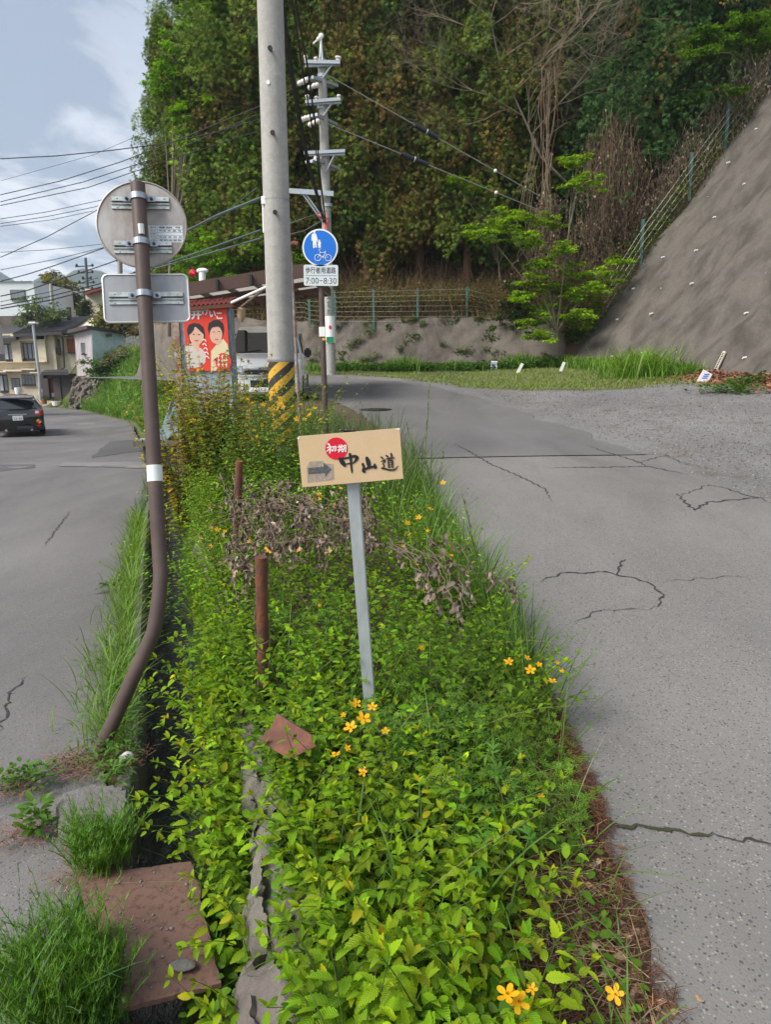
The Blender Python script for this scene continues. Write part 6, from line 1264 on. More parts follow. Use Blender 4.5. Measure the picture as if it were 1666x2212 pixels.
# loose gravel stones
gv = Cloud(); STN = (np.array([(0, 0, .6), (.9, 0, 0), (.2, .8, 0), (-.8, .4, 0), (-.6, -.7, 0), (.4, -.8, 0)], float), [(0, 1, 2), (0, 2, 3), (0, 3, 4), (0, 4, 5), (0, 5, 1)], np.zeros((6, 2)))
n = 9000; Y = 6.2 + 13 * RNG.uniform(0, 1, n) ** 1.1; x = xRr(Y) + RNG.uniform(-.12, 1, n) ** 1 * (9.2 - xRr(Y)); x = np.minimum(x, np.array([bx(v) for v in Y]) - .1); a = RNG.uniform(0, 6.3, n); gv.scatter(*STN, np.stack([x, Y, zR(x, Y) + .002], 1), frames(np.stack([np.cos(a), np.sin(a), np.zeros(n)], 1)) * (RNG.uniform(.008, .022, n))[:, None, None], jit((.17, .165, .16), n, .3, .03))
o = gv.build('loose_gravel', M_DEAD); o['kind'] = 'stuff'
# ---- small white stakes and the half pipe at the wall foot
wz = lambda zx, zy: (1013.7 + zx * .3915, 749.3 + zy * .3915)
def stake(label, pa, pb, Y, w_, th=.02, ink=False, flat=True):
    a, b = at(*pa, Y), at(*pb, Y); t_ = thing('marker_stake', label, 'marker stake', b)
    MB().bar(b - (a - b) * .25, a, w_, th, up=(0, -1, 0), bev=.004).build('stake_board', M_WHITEP, t_)
    if ink:
        mb = MB(); d = (a - b); L_ = np.linalg.norm(d); d /= L_; s_ = np.array([d[2], 0, -d[0]])
        for f in (.35, .55, .75): mb.box(b + d * L_ * f + np.array([0, -th * .5 - .004, 0]), (w_ * .5, .004, L_ * .09))
        mb.build('stake_print', M_BLUE, t_)
def stk(zx0, zy0, zx1, zy1):
    b = on_surface(*wz(zx1, zy1 + 6), zR); return wz(zx0, zy0), wz(zx1, zy1), b[1]
for lab_, z_, w_, ink in (('white marker board with a dark mark in the grass below the low wall', (140, 78, 137, 118), .24, True), ('leaning white tube marker in the grass left of the slope foot', (296, 92, 270, 140), .10, False), ('short white tube marker standing at the left foot of the concrete slope', (527, 84, 508, 130), .10, False), ('leaning white printed marker board on the red litter by the concrete slope', (1320, 138, 1290, 190), .26, True)):
    pa, pb, Y = stk(*z_); stake(lab_, pa, pb, min(Y, 26.9), w_, ink=ink)
pts = []
for zx, zy in ((1420, 36), (1396, 85), (1372, 134)):
    px_, py_ = wz(zx, zy); d = ray(px_, py_); best = min(((abs((EYE + d * t)[0] - bx((EYE + d * t)[1]) - .78 * .97 * max(0, (EYE + d * t)[2] - float(zR(bx((EYE + d * t)[1]), (EYE + d * t)[1])) + .25)), t) for t in np.linspace(12, 26, 300))); pts.append(EYE + d * best[1] + np.array([-.06, -.03, .03]))
t_ = thing('drain_pipe', 'pale perforated drain pipe lying on the lower face of the concrete slope', 'pipe', pts[-1]); MB().tube(pts, .055, 10).build('pipe', basic('aged_pvc', (.52, .45, .38), .7, var=.2, vs=8), t_, True)
mb = MB(); D_ = (pts[-1] - pts[0]); [mb.box(pts[0] + D_ * f + np.array([-.045, -.045, 0]), (.03, .03, .03)) for f in np.linspace(.06, .95, 11)]; mb.build('perforations', M_BLACKP, t_)
# ================================================================ slim far utility pole and its wires
M_GALV = basic('galvanised_arm', (.42, .45, .48), .45, .5, var=.15, vs=12); M_CERAM = basic('pale_insulator', (.72, .66, .62), .3, var=.05); M_CABLE = basic('black_cable', (.02, .021, .023), .55); M_CABLEG = basic('grey_green_cable', (.06, .085, .085), .6); M_PINK = basic('red_pink_tape', (.70, .16, .16), .6)
fz4 = lambda zx, zy: ((800 + zx * .30012) / 1.36134, (50 + zy * .30012) / 1.36134); YF = 26.0
a, b = at(*fz4(489, 415), YF), at(714.5, 800, YF); b[2] = float(zR(b[0], YF)) - .1
fp_ = thing('utility_pole', 'slim far concrete utility pole with several steel crossarms in front of the cedars', 'utility pole', b)
MB().cyl(b - np.array([0, 0, .3]), a, .19, 18, .14).build('pole_shaft', M_POLEC, fp_, True)
A = lambda zx, zy, dy=0: at(*fz4(zx, zy), YF + dy)
mb = MB(); mb.tube([A(496, 430, -.2), A(478, 190, -.2)], .035, 6); mb.tube([A(470, 400, -.2), A(482, 190, -.2)], .03, 6); mb.build('top_bracket', M_GALV, fp_)
mb = MB(); mb.ell(A(482, 186, -.2), (.09, .05, .09)); mb.ell(A(455, 216, -.2), (.07, .06, .07)); mb.bar(A(440, 228, -.2), A(402, 262, -.2), .05, .05); mb.build('top_insulator', M_CERAM, fp_)
for y0, y1, x0, x1, d in ((438, 445, 318, 668, -.28), (478, 462, 325, 668, -.2), (832, 804, 326, 672, -.28), (852, 834, 336, 672, -.2), (1332, 1312, 312, 716, -.28), (1350, 1342, 330, 716, -.2), (1702, 1732, 138, 604, -.28)):
    MB().bar(A(x0, y0, d), A(x1, y1, d), .07, .10 if y0 < 1700 else .16).build('crossarm', M_GALV, fp_)
for p_, q_ in (((345, 600), (600, 688)), ((395, 590), (640, 675)), ((385, 965), (580, 1060)), ((432, 955), (635, 1055)), ((385, 1412), (610, 1500)), ((435, 1395), (660, 1490))): MB().bar(A(*p_, -.5), A(*q_, .6), .09, .09).build('crossarm', M_GALV, fp_)
for p_, q_ in (((598, 455), (500, 595)), ((598, 825), (510, 965)), ((615, 1345), (530, 1520)), ((305, 1740), (515, 2035)), ((335, 1740), (520, 2000))): MB().tube([A(*p_, -.26), A(*q_, -.17)], .03, 6).build('arm_brace', M_GALV, fp_)
for zx, zy in ((330, 395), (430, 412), (640, 400), (658, 405), (345, 780), (434, 795), (655, 780)):
    mb = MB(); mb.cyl(A(zx, zy + 25, -.28), A(zx, zy - 10, -.28), .045, 8); mb.ell(A(zx, zy - 5, -.28), (.075, .075, .05)); mb.build('pin_insulator', M_CERAM, fp_, True)
for ch in (((270, 650), (300, 635), (330, 620)), ((372, 692), (412, 675), (440, 668)), ((300, 1005), (330, 992), (362, 985)), ((374, 1055), (415, 1035), (450, 1020)), ((350, 1420), (432, 1388))):
    mb = MB(); mb.tube([A(*ch[0], -.4), A(*ch[-1], -.35)], .02, 6)
    for q_ in ch: mb.ell(A(*q_, -.4), (.085, .085, .085))
    mb.build('strain_insulator', M_CERAM, fp_, True)
mb = MB(); mb.tube([A(520, 1960, -.2), A(520, 2090, -.2), A(535, 2085, -.2), A(545, 1960, -.2)], .05, 6); mb.tube([A(440, 1940, -.25), A(510, 1960, -.25)], .04, 6); mb.build('red_wrap', M_PINK, fp_)
for zy in (1848, 490, 580, 890): q = A(540 if zy > 1000 else 492, zy); MB().cyl(q - np.array([0, 0, .05]), q + np.array([0, 0, .05]), .19 if zy > 1000 else .165, 16).build('pole_band', M_GALV, fp_)
z3 = lambda zx, zy: (330.6 + zx * .2645, 514.2 + zy * .2645)
u0, u1 = at(*z3(1450, 860), YF), at(*z3(1440, 640), YF); lab_ = MB().cyl(u0, u1, .198, 18).build('pole_label', M_WHITEP, fp_, True)
mb = MB(); Ul, Vl, Nl = np.array([1, 0, 0]), (u1 - u0) / np.linalg.norm(u1 - u0), np.array([0, -1., 0]); Ol = u0 + np.array([.02, -.205, 0])
for i in range(8):
    v_ = 3.0 - i * .28
    for (x0, y0, x1, y1) in (((-.07, .06, .07, .08), (-.05, -.04, .06, -.09), (.0, .1, -.03, -.1)), ((-.06, .09, .05, .06), (-.02, .1, -.07, -.08), (.05, .02, .06, -.1)), ((-.07, .02, .07, .02), (-.06, -.08, .06, -.08), (0, .1, 0, -.08)))[i % 3]: brush(mb, [(x0, v_ + y0, .012), ((x0 + x1) / 2, v_ + (y0 + y1) / 2 + .01, .014), (x1, v_ + y1, .01)], Ol, Ul, Vl, Nl, .0005 * i)
mb.build('label_lettering', basic('green_print', (.03, .16, .12), .5), lab_)
q_ = Ol + Vl * .55; MB().ell(q_, (.045, .012, .07)).build('label_red_mark', M_REDP, lab_, True)
MB().box(u0 + np.array([0, -.2, .12]), (.26, .02, .2)).build('label_green_band', basic('green_band', (.02, .2, .09), .5), lab_)
def wire(label, pts, r, mat, group, sleeve=None, sag=0):
    pts = [np.array(p, float) for p in pts]
    if len(pts) == 2 and sag: pts = [pts[0] + (pts[1] - pts[0]) * t_ - np.array([0, 0, sag * 4 * t_ * (1 - t_)]) for t_ in np.linspace(0, 1, 15)]
    m1 = MB().tube(pts, r, 5)
    if not sleeve: return tag(m1.build('power_cable', mat), label, 'cable', group)
    t_ = thing('guy_wire', label, 'guy wire', pts[0], group); m1.build('wire', mat, t_)
    MB().cyl(sleeve[0], sleeve[1], .085, 10).build('black_guard', M_CABLE, t_, True); md = (sleeve[0] + sleeve[1]) / 2; e = (sleeve[1] - sleeve[0]) * .015; MB().cyl(md - e, md + e, .092, 10).build('guard_ring', M_REFL, t_, True); MB().ell(sleeve[2], (.07, .07, .07)).build('white_clamp', M_CERAM, t_, True)
def lp(p0, p1, f): return p0 + (p1 - p0) * f
a, b = at(*fz4(530, 560), YF), at(1165, 423, 28.4); wire('upper guy wire with a black guard running from the slim far pole into the trees', [a, b], .016, M_WIRE, 'guy wires of the slim far pole', (lp(a, b, .39), lp(a, b, .495), lp(a, b, .775)))
a, b = at(*fz4(530, 1040), YF), at(1160, 452, 28.4); wire('lower guy wire with a black guard running from the slim far pole into the trees', [a, b], .016, M_WIRE, 'guy wires of the slim far pole', (lp(a, b, .33), lp(a, b, .455), lp(a, b, .79)))
def pl(L_, Y0, Y1): return [at(x, y, Y0 + (Y1 - Y0) * i / (len(L_) - 1)) for i, (x, y) in enumerate(L_)]
wire('thickest black cable dropping from the top of the thick pole to the slim far pole', pl([(598, -70), (607, 0), (620, 100), (640, 220), (665, 350), (690, 440), (700, 478)], 9.4, 25.8), .05, M_CABLE, 'cables between the two concrete poles')
wire('thin black cable right beside the thickest black cable', pl([(622, -60), (634, 20), (655, 160), (680, 310), (702, 470)], 11, 25.8), .018, M_CABLE, 'cables between the two concrete poles')
wire('thin black cable farthest right of the thickest black cable', pl([(626, -60), (645, 40), (662, 130), (680, 260), (694, 400), (704, 480)], 10, 25.8), .02, M_CABLE, 'cables between the two concrete poles')
wire('thin cable rising in front of the cedars above the slim far pole arms', pl([(735, -60), (732, 40), (728, 120)], 12, 25.6), .012, M_CABLE, 'cables between the two concrete poles')
GW = 'overhead wires across the left of the sky'
SKYW = [([(0, 343), (120, 337), (240, 325), (342, 312), (450, 290), (560, 258)], .016, 'highest overhead wire, nearly level where it meets the sky edge of the cedars'), ([(0, 391), (200, 335), (331, 279)], .006, 'faintest hair thin wire slanting up to the tree edge'),
        ([(0, 421), (130, 391), (260, 350), (360, 312), (555, 232), (668, 172)], .014, 'wire running from the left edge through the cedar edge to the slim far pole'), ([(0, 436), (180, 393), (342, 340), (556, 247)], .013, 'upper wire of the close pair just above the round plate'), ([(0, 444), (190, 405), (339, 354), (555, 284)], .013, 'lower wire of the close pair just above the round plate'),
        ([(0, 473), (100, 458), (201, 436), (300, 415)], .01, 'topmost of the wires that pass behind the round plate'), ([(0, 483), (100, 468), (200, 448), (300, 420)], .01, 'wire behind the round plate just under the topmost one'), ([(0, 489), (110, 475), (200, 456)], .009, 'short lower wire ending at the round plate rim'),
        ([(0, 556), (100, 512), (200, 459), (300, 398)], .013, 'steep wire rising from the left edge to the round plate'), ([(0, 545), (100, 540), (215, 528), (330, 505)], .008, 'slack thin wire under the steep wire'), ([(0, 583), (120, 560), (222, 535), (330, 500)], .01, 'wire crossing low in the sky above the white building'),
        ([(0, 608), (60, 592), (119, 573), (240, 530), (330, 495)], .016, 'dark wire passing just over the flat white building roof'), ([(0, 640), (60, 627), (109, 610), (222, 573), (300, 545)], .018, 'dark wire crossing the window of the flat white building'), ([(0, 652), (110, 630), (211, 600)], .01, 'thin wire crossing the flat white building below its window'),
        ([(0, 661), (100, 642), (211, 614), (300, 585)], .017, 'upper of two dark wires crossing the round autumn coloured tree'), ([(0, 667), (110, 648), (211, 622), (300, 595)], .02, 'lowest dark wire crossing the round autumn coloured tree')]
for L_, r, lab_ in SKYW: wire(lab_, pl(L_, 24, 26), r, M_CABLE, GW)
wire('thick grey double cable running from the round plate rim up to the thick pole', pl([(395, 503), (470, 465), (563, 428)], 14, 9.4), .02, M_CABLEG, GW); wire('upper greenish cable below the thick grey double cable', pl([(352, 571), (420, 548), (564, 497)], 15, 9.4), .013, M_CABLEG, GW); wire('lower greenish cable touching the carport roof', pl([(335, 580), (450, 548), (564, 515)], 15, 9.4), .014, M_CABLEG, GW)
wire('thin greenish wire in front of the left cedars', pl([(390, 500), (470, 470), (556, 405)], 18, 9.4), .007, M_CABLEG, GW); wire('upper short cable leaving the slim far pole towards the thick pole', pl([(620, 485), (660, 470), (706, 455)], 12, 25.8), .012, M_WIRE, GW); wire('lower short cable leaving the slim far pole towards the thick pole', pl([(620, 508), (660, 497), (706, 470)], 12, 25.8), .012, M_WIRE, GW)
# ================================================================ poster hut
z7 = lambda zx, zy: (367.3 + zx * .1764, 624.4 + zy * .1764); YH = 12.0
M_PALEB = basic('flaking_pale_blue_paint', (.34, .46, .53), .65, .1, var=.12, vs=5, b=.25, bs=20, dirt=(.23, .09, .04), dirt_amt=.28, dirt_s=4); M_CREAMP = basic('flaking_cream_paint', (.5, .48, .42), .7, .1, var=.15, vs=8, dirt=(.2, .08, .035), dirt_amt=.5, dirt_s=5); M_ROOFR = basic('red_roof_paint', (.21, .035, .032), .6, .1, var=.25, vs=9, dirt=(.12, .045, .03), dirt_amt=.2)
hb = at(410, 945, YH); ht = thing('poster_hut', 'narrow rusty pale blue tin hut with a red corrugated roof and a red election poster', 'hut', hb)
tl, tr, br, bl = at(373, 668, YH), at(*z7(700, 200), YH), at(508, 945, YH), at(389, 945, YH); dp = np.array([-.06, .62, 0])
mb = MB().add([bl, br, tr, tl, bl + dp, br + dp, tr + dp, tl + dp], [(0, 1, 2, 3), (4, 5, 6, 7), (0, 1, 5, 4), (3, 2, 6, 7), (0, 3, 7, 4), (1, 2, 6, 5)]); mb.build('wall_sheet', M_PALEB, ht)
mb = MB(); mb.bar(bl + np.array([.045, -.02, 0]), tl + np.array([.045, -.02, 0]), .10, .05, up=(0, -1, 0)); mb.build('corner_post', M_CREAMP, ht)
mb = MB(); mb.bar(bl + np.array([0, -.03, -.03]), br + np.array([0, -.03, -.03]), .07, .09); mb.build('sill_beam', M_CREAMP, ht)
mb = MB()
for f in (.12, .3, .5, .7, .88): mb.bar(br + dp * f + np.array([.02, 0, .05]), tr + dp * f + np.array([.02, 0, -.02]), .06, .03, up=(1, 0, 0))
mb.build('corrugated_side', M_PALEB, ht)
r0, r1 = at(368, 661, YH - .12), at(*z7(772, 150), YH - .12); P = []
for f in np.linspace(0, 1, 61): 
    w_ = .018 * math.sin(f * 61 * PI / 2.2); q = r0 + (r1 - r0) * f; P.append([q + np.array([0, 0, w_ - .02]), q + np.array([0, .0, w_ + .03]), q + np.array([0, .45, w_ + .10]), q + np.array([0, .9, w_ + .02])])
MB().grid(np.array(P)).build('corrugated_roof', M_ROOFR, ht); MB().bar(r0 + np.array([0, .03, -.06]), r1 + np.array([0, .03, -.06]), .05, .06).build('fascia', M_RUST, ht)
M_POSTR = basic('poster_red', (.74, .055, .028), .45, var=.03); M_SKIN = basic('printed_skin_tone', (.70, .42, .30), .5, var=.08, vs=12); M_HAIR = basic('printed_dark_hair', (.03, .025, .028), .5, var=.3, vs=20); M_BEIGE = basic('printed_beige_cloth', (.62, .53, .47), .5, var=.05); M_CRM = basic('printed_cream_cloth', (.72, .63, .38), .5, var=.05); M_LIP = basic('printed_lip_tone', (.55, .14, .12), .5)
P7 = lambda zx, zy, n: at(*z7(zx, zy), YH - .04 - n)
po_ = MB().add([P7(*q, 0) for q in ((150, 237), (690, 232), (735, 1000), (212, 1005))] + [P7(*q, -.015) for q in ((150, 237), (690, 232), (735, 1000), (212, 1005))], [(0, 1, 2, 3), (4, 5, 6, 7), (0, 1, 5, 4), (1, 2, 6, 5), (2, 3, 7, 6), (3, 0, 4, 7)]).build('poster', M_POSTR, ht)
def flat(name, polys, mat, n):
    mb = MB()
    for p_ in polys: mb.add([P7(x, y, n) for x, y in p_], [tuple(range(len(p_)))])
    return mb.build(name, mat, po_)
el = lambda cx_, cy_, rx, ry, n=28: [(cx_ + rx * math.cos(2 * PI * i / n), cy_ + ry * math.sin(2 * PI * i / n)) for i in range(n)]
flat('printed_hair', [[(215, 560), (205, 500), (225, 440), (290, 415), (360, 425), (410, 470), (428, 560), (420, 620), (400, 640), (240, 660)], [(460, 490), (470, 420), (530, 380), (600, 378), (650, 420), (664, 490), (655, 540), (640, 600), (480, 560)]], M_HAIR, .002)
flat('printed_shirt', [[(180, 700), (270, 665), (400, 740), (440, 800), (430, 900), (380, 950), (215, 985)]], M_BEIGE, .0025); flat('printed_jacket', [[(500, 760), (560, 690), (650, 610), (705, 680), (722, 800), (560, 1000), (500, 1000)]], M_CRM, .0025)
flat('printed_face', [el(322, 575, 88, 112), el(562, 560, 76, 108)], M_SKIN, .004); flat('printed_neck', [[(270, 640), (360, 650), (350, 760), (330, 770), (280, 690)], [(540, 630), (620, 610), (640, 640), (580, 700)]], M_SKIN, .0033)
flat('printed_fringe', [[(228, 560), (235, 480), (300, 440), (290, 500), (250, 550)], [(290, 440), (370, 450), (415, 560), (350, 500)], [(478, 500), (500, 430), (590, 420), (646, 470), (640, 500), (590, 460), (520, 470)]], M_HAIR, .0055)
flat('printed_features', [el(288, 553, 17, 5, 10), el(352, 558, 17, 5, 10), el(535, 525, 15, 5, 10), el(597, 520, 15, 5, 10)], M_HAIR, .006); flat('printed_mouth', [el(320, 630, 26, 7, 12), el(567, 615, 24, 6, 12)], M_LIP, .008)
flat('printed_circle', [el(650, 890, 98, 108)], M_POSTR, .0065)
mb = MB(); O7 = P7(150, 1000, .008); U7 = (P7(700, 1000, .008) - O7) / 550; V7 = np.array([0, 0, np.linalg.norm(U7)]); N7 = np.array([0, -1., 0])
for ch, bx_ in (('金', (158, 395, 285, 270)), ('井', (298, 395, 425, 260)), ('け', (432, 345, 515, 255)), ('い', (520, 365, 598, 290)), ('こ', (602, 388, 676, 312))): add_text(mb, ch, (bx_[0] - 150, 1000 - bx_[1], bx_[2] - 150, 1000 - bx_[3]), O7, U7, V7, N7, 0, .035)
mb.build('poster_lettering', M_WHITEP, po_)
mb = MB()
for x_, y_ in ((440, 640), (440, 690), (452, 740), (458, 790), (462, 840)): brush(mb, [(x_ - 22 - 150, 1000 - y_, 5), (x_ - 150, 1000 - y_ + 14, 6), (x_ + 22 - 150, 1000 - y_ - 12, 5)], O7, U7, V7, N7, .001)
for x_ in (600, 650, 695):
    for y_ in (830, 880, 930): brush(mb, [(x_ - 14 - 150, 1000 - y_, 5), (x_ + 10 - 150, 1000 - y_ + 8, 6)], O7, U7, V7, N7, .001); brush(mb, [(x_ - 150, 1000 - y_ + 18, 4), (x_ - 2 - 150, 1000 - y_ - 18, 5)], O7, U7, V7, N7, .0012)
mb.build('poster_small_marks', M_WHITEP, po_)
# stone footing under the hut, channel head wall, tarpaulin, grate
mb = MB(); a, b = bl + np.array([-.02, -.05, -.08]), br + np.array([.5, -.05, -.08]); P = [[q + np.array([.02 * math.sin(i * 3), -.12 * v + .02 * math.sin(i * 2.1), -.75 * v]) for v in np.linspace(0, 1, 6)] for i, q in enumerate([a + (b - a) * f for f in np.linspace(0, 1, 14)])]
mb.grid(np.array(P)); mb.grid(np.array([[P[0][j], P[0][j] + np.array([.05, 1.6, 0])] for j in range(6)])); tag(mb.build('hut_footing', M_WALLC, None, True), 'old concrete footing under the tin hut at the channel head', 'footing')
hw = at(372, 985, 12.4); mb = MB(); mb.box((hw[0], 12.65, -.1), (1.1, .3, .75), bev=.02); mb.box((hw[0] - .05, 12.45, .28), (1.2, .25, .1), bev=.01); tag(mb.build('head_wall', M_CONC), 'small concrete head wall closing the open channel below the tin hut', 'head wall')
q0 = at(389, 963, 12.2); t_ = tag(MB().tube([q0 + np.array([.35, 0, 0]), q0, q0 + np.array([-.03, 0, -.02]), q0 + np.array([-.04, 0, -.25])], .035, 8).build('drain_elbow', M_CABLEG, None, True), 'short dark drain elbow pipe above the channel head', 'pipe')
M_TARP = basic('faded_blue_grey_tarp', (.10, .145, .155), .55, var=.25, vs=2.5, b=.3, bs=6, bd=.03)
c4 = [at(374, 862, 13.6), at(390, 852, 13.2), at(389, 940, 12.2), at(328, 962, 12.6)]; P = []
for i in np.linspace(0, 1, 26):
    row = []
    for j in np.linspace(0, 1, 26): q = (c4[0] * (1 - i) + c4[1] * i) * (1 - j) + (c4[3] * (1 - i) + c4[2] * i) * j; row.append(q + np.array([0, -.05 - .07 * math.sin(i * 9 + j * 5) * j - .05 * math.sin(i * 17 - j * 3), .04 * math.sin(i * 7 + j * 9)]))
    P.append(row)
tag(MB().grid(np.array(P)).build('tarpaulin', M_TARP, None, True), 'faded blue grey tarpaulin draped over the bank left of the tin hut', 'tarpaulin')
gq = [onz(*q, float(zL(13)) + .012) for q in ((297, 957), (322, 957), (322, 948), (303, 948))]; mb = MB()
for f in np.linspace(0, 1, 12): mb.bar(gq[0] + (gq[1] - gq[0]) * f, gq[3] + (gq[2] - gq[3]) * f, .02, .02)
for f in np.linspace(0, 1, 4): mb.bar(gq[0] + (gq[3] - gq[0]) * f, gq[1] + (gq[2] - gq[1]) * f, .02, .024)
tag(mb.build('drain_grate', M_GALV), 'pale steel drain grate set in the lane in front of the tarpaulin', 'drain grate')
# ================================================================ carport, rod, van
M_CPB = basic('brown_carport_frame', (.095, .055, .042), .5, .2, var=.12, vs=5); M_POLYC, t, out = nt('grey_polycarbonate'); _tr = node(t, 'ShaderNodeBsdfTranslucent'); _tr.inputs[0].default_value = (.62, .59, .56, 1); _df = node(t, 'ShaderNodeBsdfPrincipled', i_Roughness=.5); _df.inputs['Base Color'].default_value = (.3, .29, .28, 1); _mx = node(t, 'ShaderNodeMixShader'); _mx.inputs[0].default_value = .8; t.links.new(_df.outputs[0], _mx.inputs[1]); t.links.new(_tr.outputs[0], _mx.inputs[2]); t.links.new(_mx.outputs[0], out.inputs[0])
ca, cb_ = at(*z3(120, 448), 15.5), at(*z3(1245, 265), 15.5); cz = .5 * (ca[2] + cb_[2]); cp_ = thing('carport', 'brown framed carport with a grey panel roof over the white van', 'carport', (ca[0], 16, .7))
ba, bb_ = ca + np.array([-.5, 5.2, .05]), cb_ + np.array([.1, 5.2, .05])
for a, b, w_, h_ in ((ca, cb_, .12, .26), (ba, bb_, .1, .2), (ca, ba, .1, .2), (cb_, bb_, .1, .2)): MB().bar(a, b, w_, h_).build('roof_beam', M_CPB, cp_)
for f in (.2, .4, .6, .8): MB().bar(lp(ca, cb_, f) + np.array([0, 0, -.02]), lp(ba, bb_, f) + np.array([0, 0, -.02]), .06, .10).build('rafter', M_CPB, cp_)
for f in (.3, .62): MB().bar(lp(ca, ba, f) - np.array([0, 0, .1]), lp(cb_, bb_, f) - np.array([0, 0, .1]), .07, .12).build('purlin', M_CPB, cp_)
MB().add([ca + np.array([0, .1, .06]), cb_ + np.array([0, .1, .06]), bb_ + np.array([0, 0, .06]), ba + np.array([0, 0, .06]), ca + np.array([0, .1, .07]), cb_ + np.array([0, .1, .07]), bb_ + np.array([0, 0, .07]), ba + np.array([0, 0, .07])], [(0, 1, 2, 3), (4, 5, 6, 7), (0, 1, 5, 4), (1, 2, 6, 5), (2, 3, 7, 6), (3, 0, 4, 7)]).build('roof_panels', M_POLYC, cp_)
for q in (lp(ba, bb_, .05), lp(ba, bb_, .52), lp(ca, ba, .5)): MB().box((q[0], q[1] - .1, (q[2] + .6) / 2), (.12, .12, q[2] - .6)).build('carport_post', M_CPB, cp_)
for q in (lp(ba, bb_, .52),): MB().tube([q + np.array([0, -.1, -1.1]), q + np.array([0, -.5, -.4]), q + np.array([0, -1.4, -.15])], .05, 8).build('curved_brace', M_CPB, cp_, True)
for x_, y_ in ((525, 380), (800, 340)): a = at(*z3(x_, y_), 15.4); MB().box(a, (.05, .1, .2)).build('gutter_clip', M_CABLE, cp_)
wr = MB().cyl(at(500, 654, 11.9), at(580, 618, 10.5), .022, 10).build('white_rod', M_WHITEP, None, True); tag(wr, 'white rod sloping from the tin hut roof up towards the thick pole', 'rod')
t_ = thing('hanging_float', 'tan spindle shaped wooden float hanging on a cord below the carport roof', 'hanging float', at(521, 680, 12)); MB().tube([at(520, 664, 12), at(520, 668, 12), at(521, 684, 12), at(521.5, 696, 12)], [.04, .075, .07, .02], 10).build('float_body', basic('pale_wood', (.42, .3, .18), .7, var=.2, vs=8), t_, True); MB().tube([at(520, 664, 12), at(545, 645, 11.6), at(570, 625, 11)], .02, 6).build('cord', M_TENDRIL, t_)
M_CARW = basic('white_car_paint', (.80, .80, .79), .25, var=.02, coat=.6); M_GLASS = basic('dark_car_glass', (.018, .022, .024), .06, var=.1, spec=.7, coat=.4); M_CHROME = basic('chrome_trim', (.75, .77, .78), .15, 1.0); M_TYRE = basic('black_tyre', (.018, .018, .019), .85); M_LAMP = basic('clear_lamp_glass', (.55, .58, .6), .12, .3, coat=.5); M_RIM = basic('alloy_rim', (.4, .41, .42), .35, .8)
def loft(sections, mat, name, parent, xf, close=True):
    """sections: list of closed outlines (k,3)"""
    mb = MB(); k = len(sections[0]); n = len(sections); V = [xf(p_) for s_ in sections for p_ in s_]
    F_ = [(i * k + j, i * k + (j + 1) % k, (i + 1) * k + (j + 1) % k, (i + 1) * k + j) for i in range(n - 1) for j in range(k)] + [tuple(range(k)), tuple((n - 1) * k + j for j in range(k))]
    mb.add(V, F_); return mb.build(name, mat, parent, True)
def car_section(y, wlo, whi, z0, zb, zt, wt):
    """rounded body cross-section at length y: sill, belt and roof"""
    h_ = [(wlo * .92, z0), (wlo, z0 + .12), (whi, zb - .12), (whi * .985, zb)] + ([(wt * 1.03, zt - .16), (wt * .94, zt - .03), (wt * .6, zt)] if zt > zb + .05 else [(whi * .96, zb + .015), (whi * .9, zb + .03), (whi * .5, zb + .045)])
    return [(x, y, z) for x, z in h_] + [(-x, y, z) for x, z in h_[::-1]]
def wheel(parent, c, r, w_, xf, ax=(1, 0, 0)):
    c = np.array(c); ax = np.array(ax); o = MB().tube([xf(c - ax * w_ / 2), xf(c - ax * w_ * .42), xf(c + ax * w_ * .42), xf(c + ax * w_ / 2)], [r * .9, r, r, r * .9], 22).build('wheel', M_TYRE, parent, True); mb = MB()
    for s_ in (-1, 1): mb.cyl(xf(c + ax * s_ * w_ * .44), xf(c + ax * s_ * w_ * .53), r * .62, 18)
    mb.build('rim', M_RIM, o)
# van seen from the front (its nose towards the camera): local y runs backwards from the nose
vx, vY = at(570, 800, 16.7)[0], 16.5; vz = 2.60 - 1.9; va = math.radians(4); vt = thing('white_van', 'white van with a dark windscreen parked nose forward under the brown carport', 'van', (vx, vY, vz))
def vxf(p_): c, s_ = math.cos(va), math.sin(va); return np.array([vx + p_[0] * c - p_[1] * s_, vY + p_[0] * s_ + p_[1] * c, vz + p_[2]])
W = .89
loft([car_section(y, wl_, wh_, z0, zb, zt, wt) for y, wl_, wh_, z0, zb, zt, wt in ((0, .78, .80, .30, .82, .82, .7), (.10, .86, .87, .22, 1.0, 1.0, .8), (.55, .88, W, .20, 1.10, 1.10, .8), (.95, .88, W, .20, 1.14, 1.16, .8), (1.55, .88, W, .2, 1.14, 1.80, .73), (2.0, .88, W, .2, 1.14, 1.87, .74), (3.8, .88, W, .2, 1.14, 1.89, .74), (4.55, .87, .88, .22, 1.14, 1.82, .72), (4.75, .82, .84, .3, 1.05, 1.2, .7))], M_CARW, 'body', vt, vxf)
MB().add([vxf(q) for q in ((-.80, .90, 1.20), (.80, .90, 1.20), (.70, 1.50, 1.74), (-.70, 1.50, 1.74), (-.80, .93, 1.17), (.80, .93, 1.17), (.70, 1.56, 1.74), (-.70, 1.56, 1.74))], [(0, 1, 2, 3), (4, 5, 6, 7), (0, 1, 5, 4), (1, 2, 6, 5), (2, 3, 7, 6), (3, 0, 4, 7)]).build('windscreen', M_GLASS, vt)
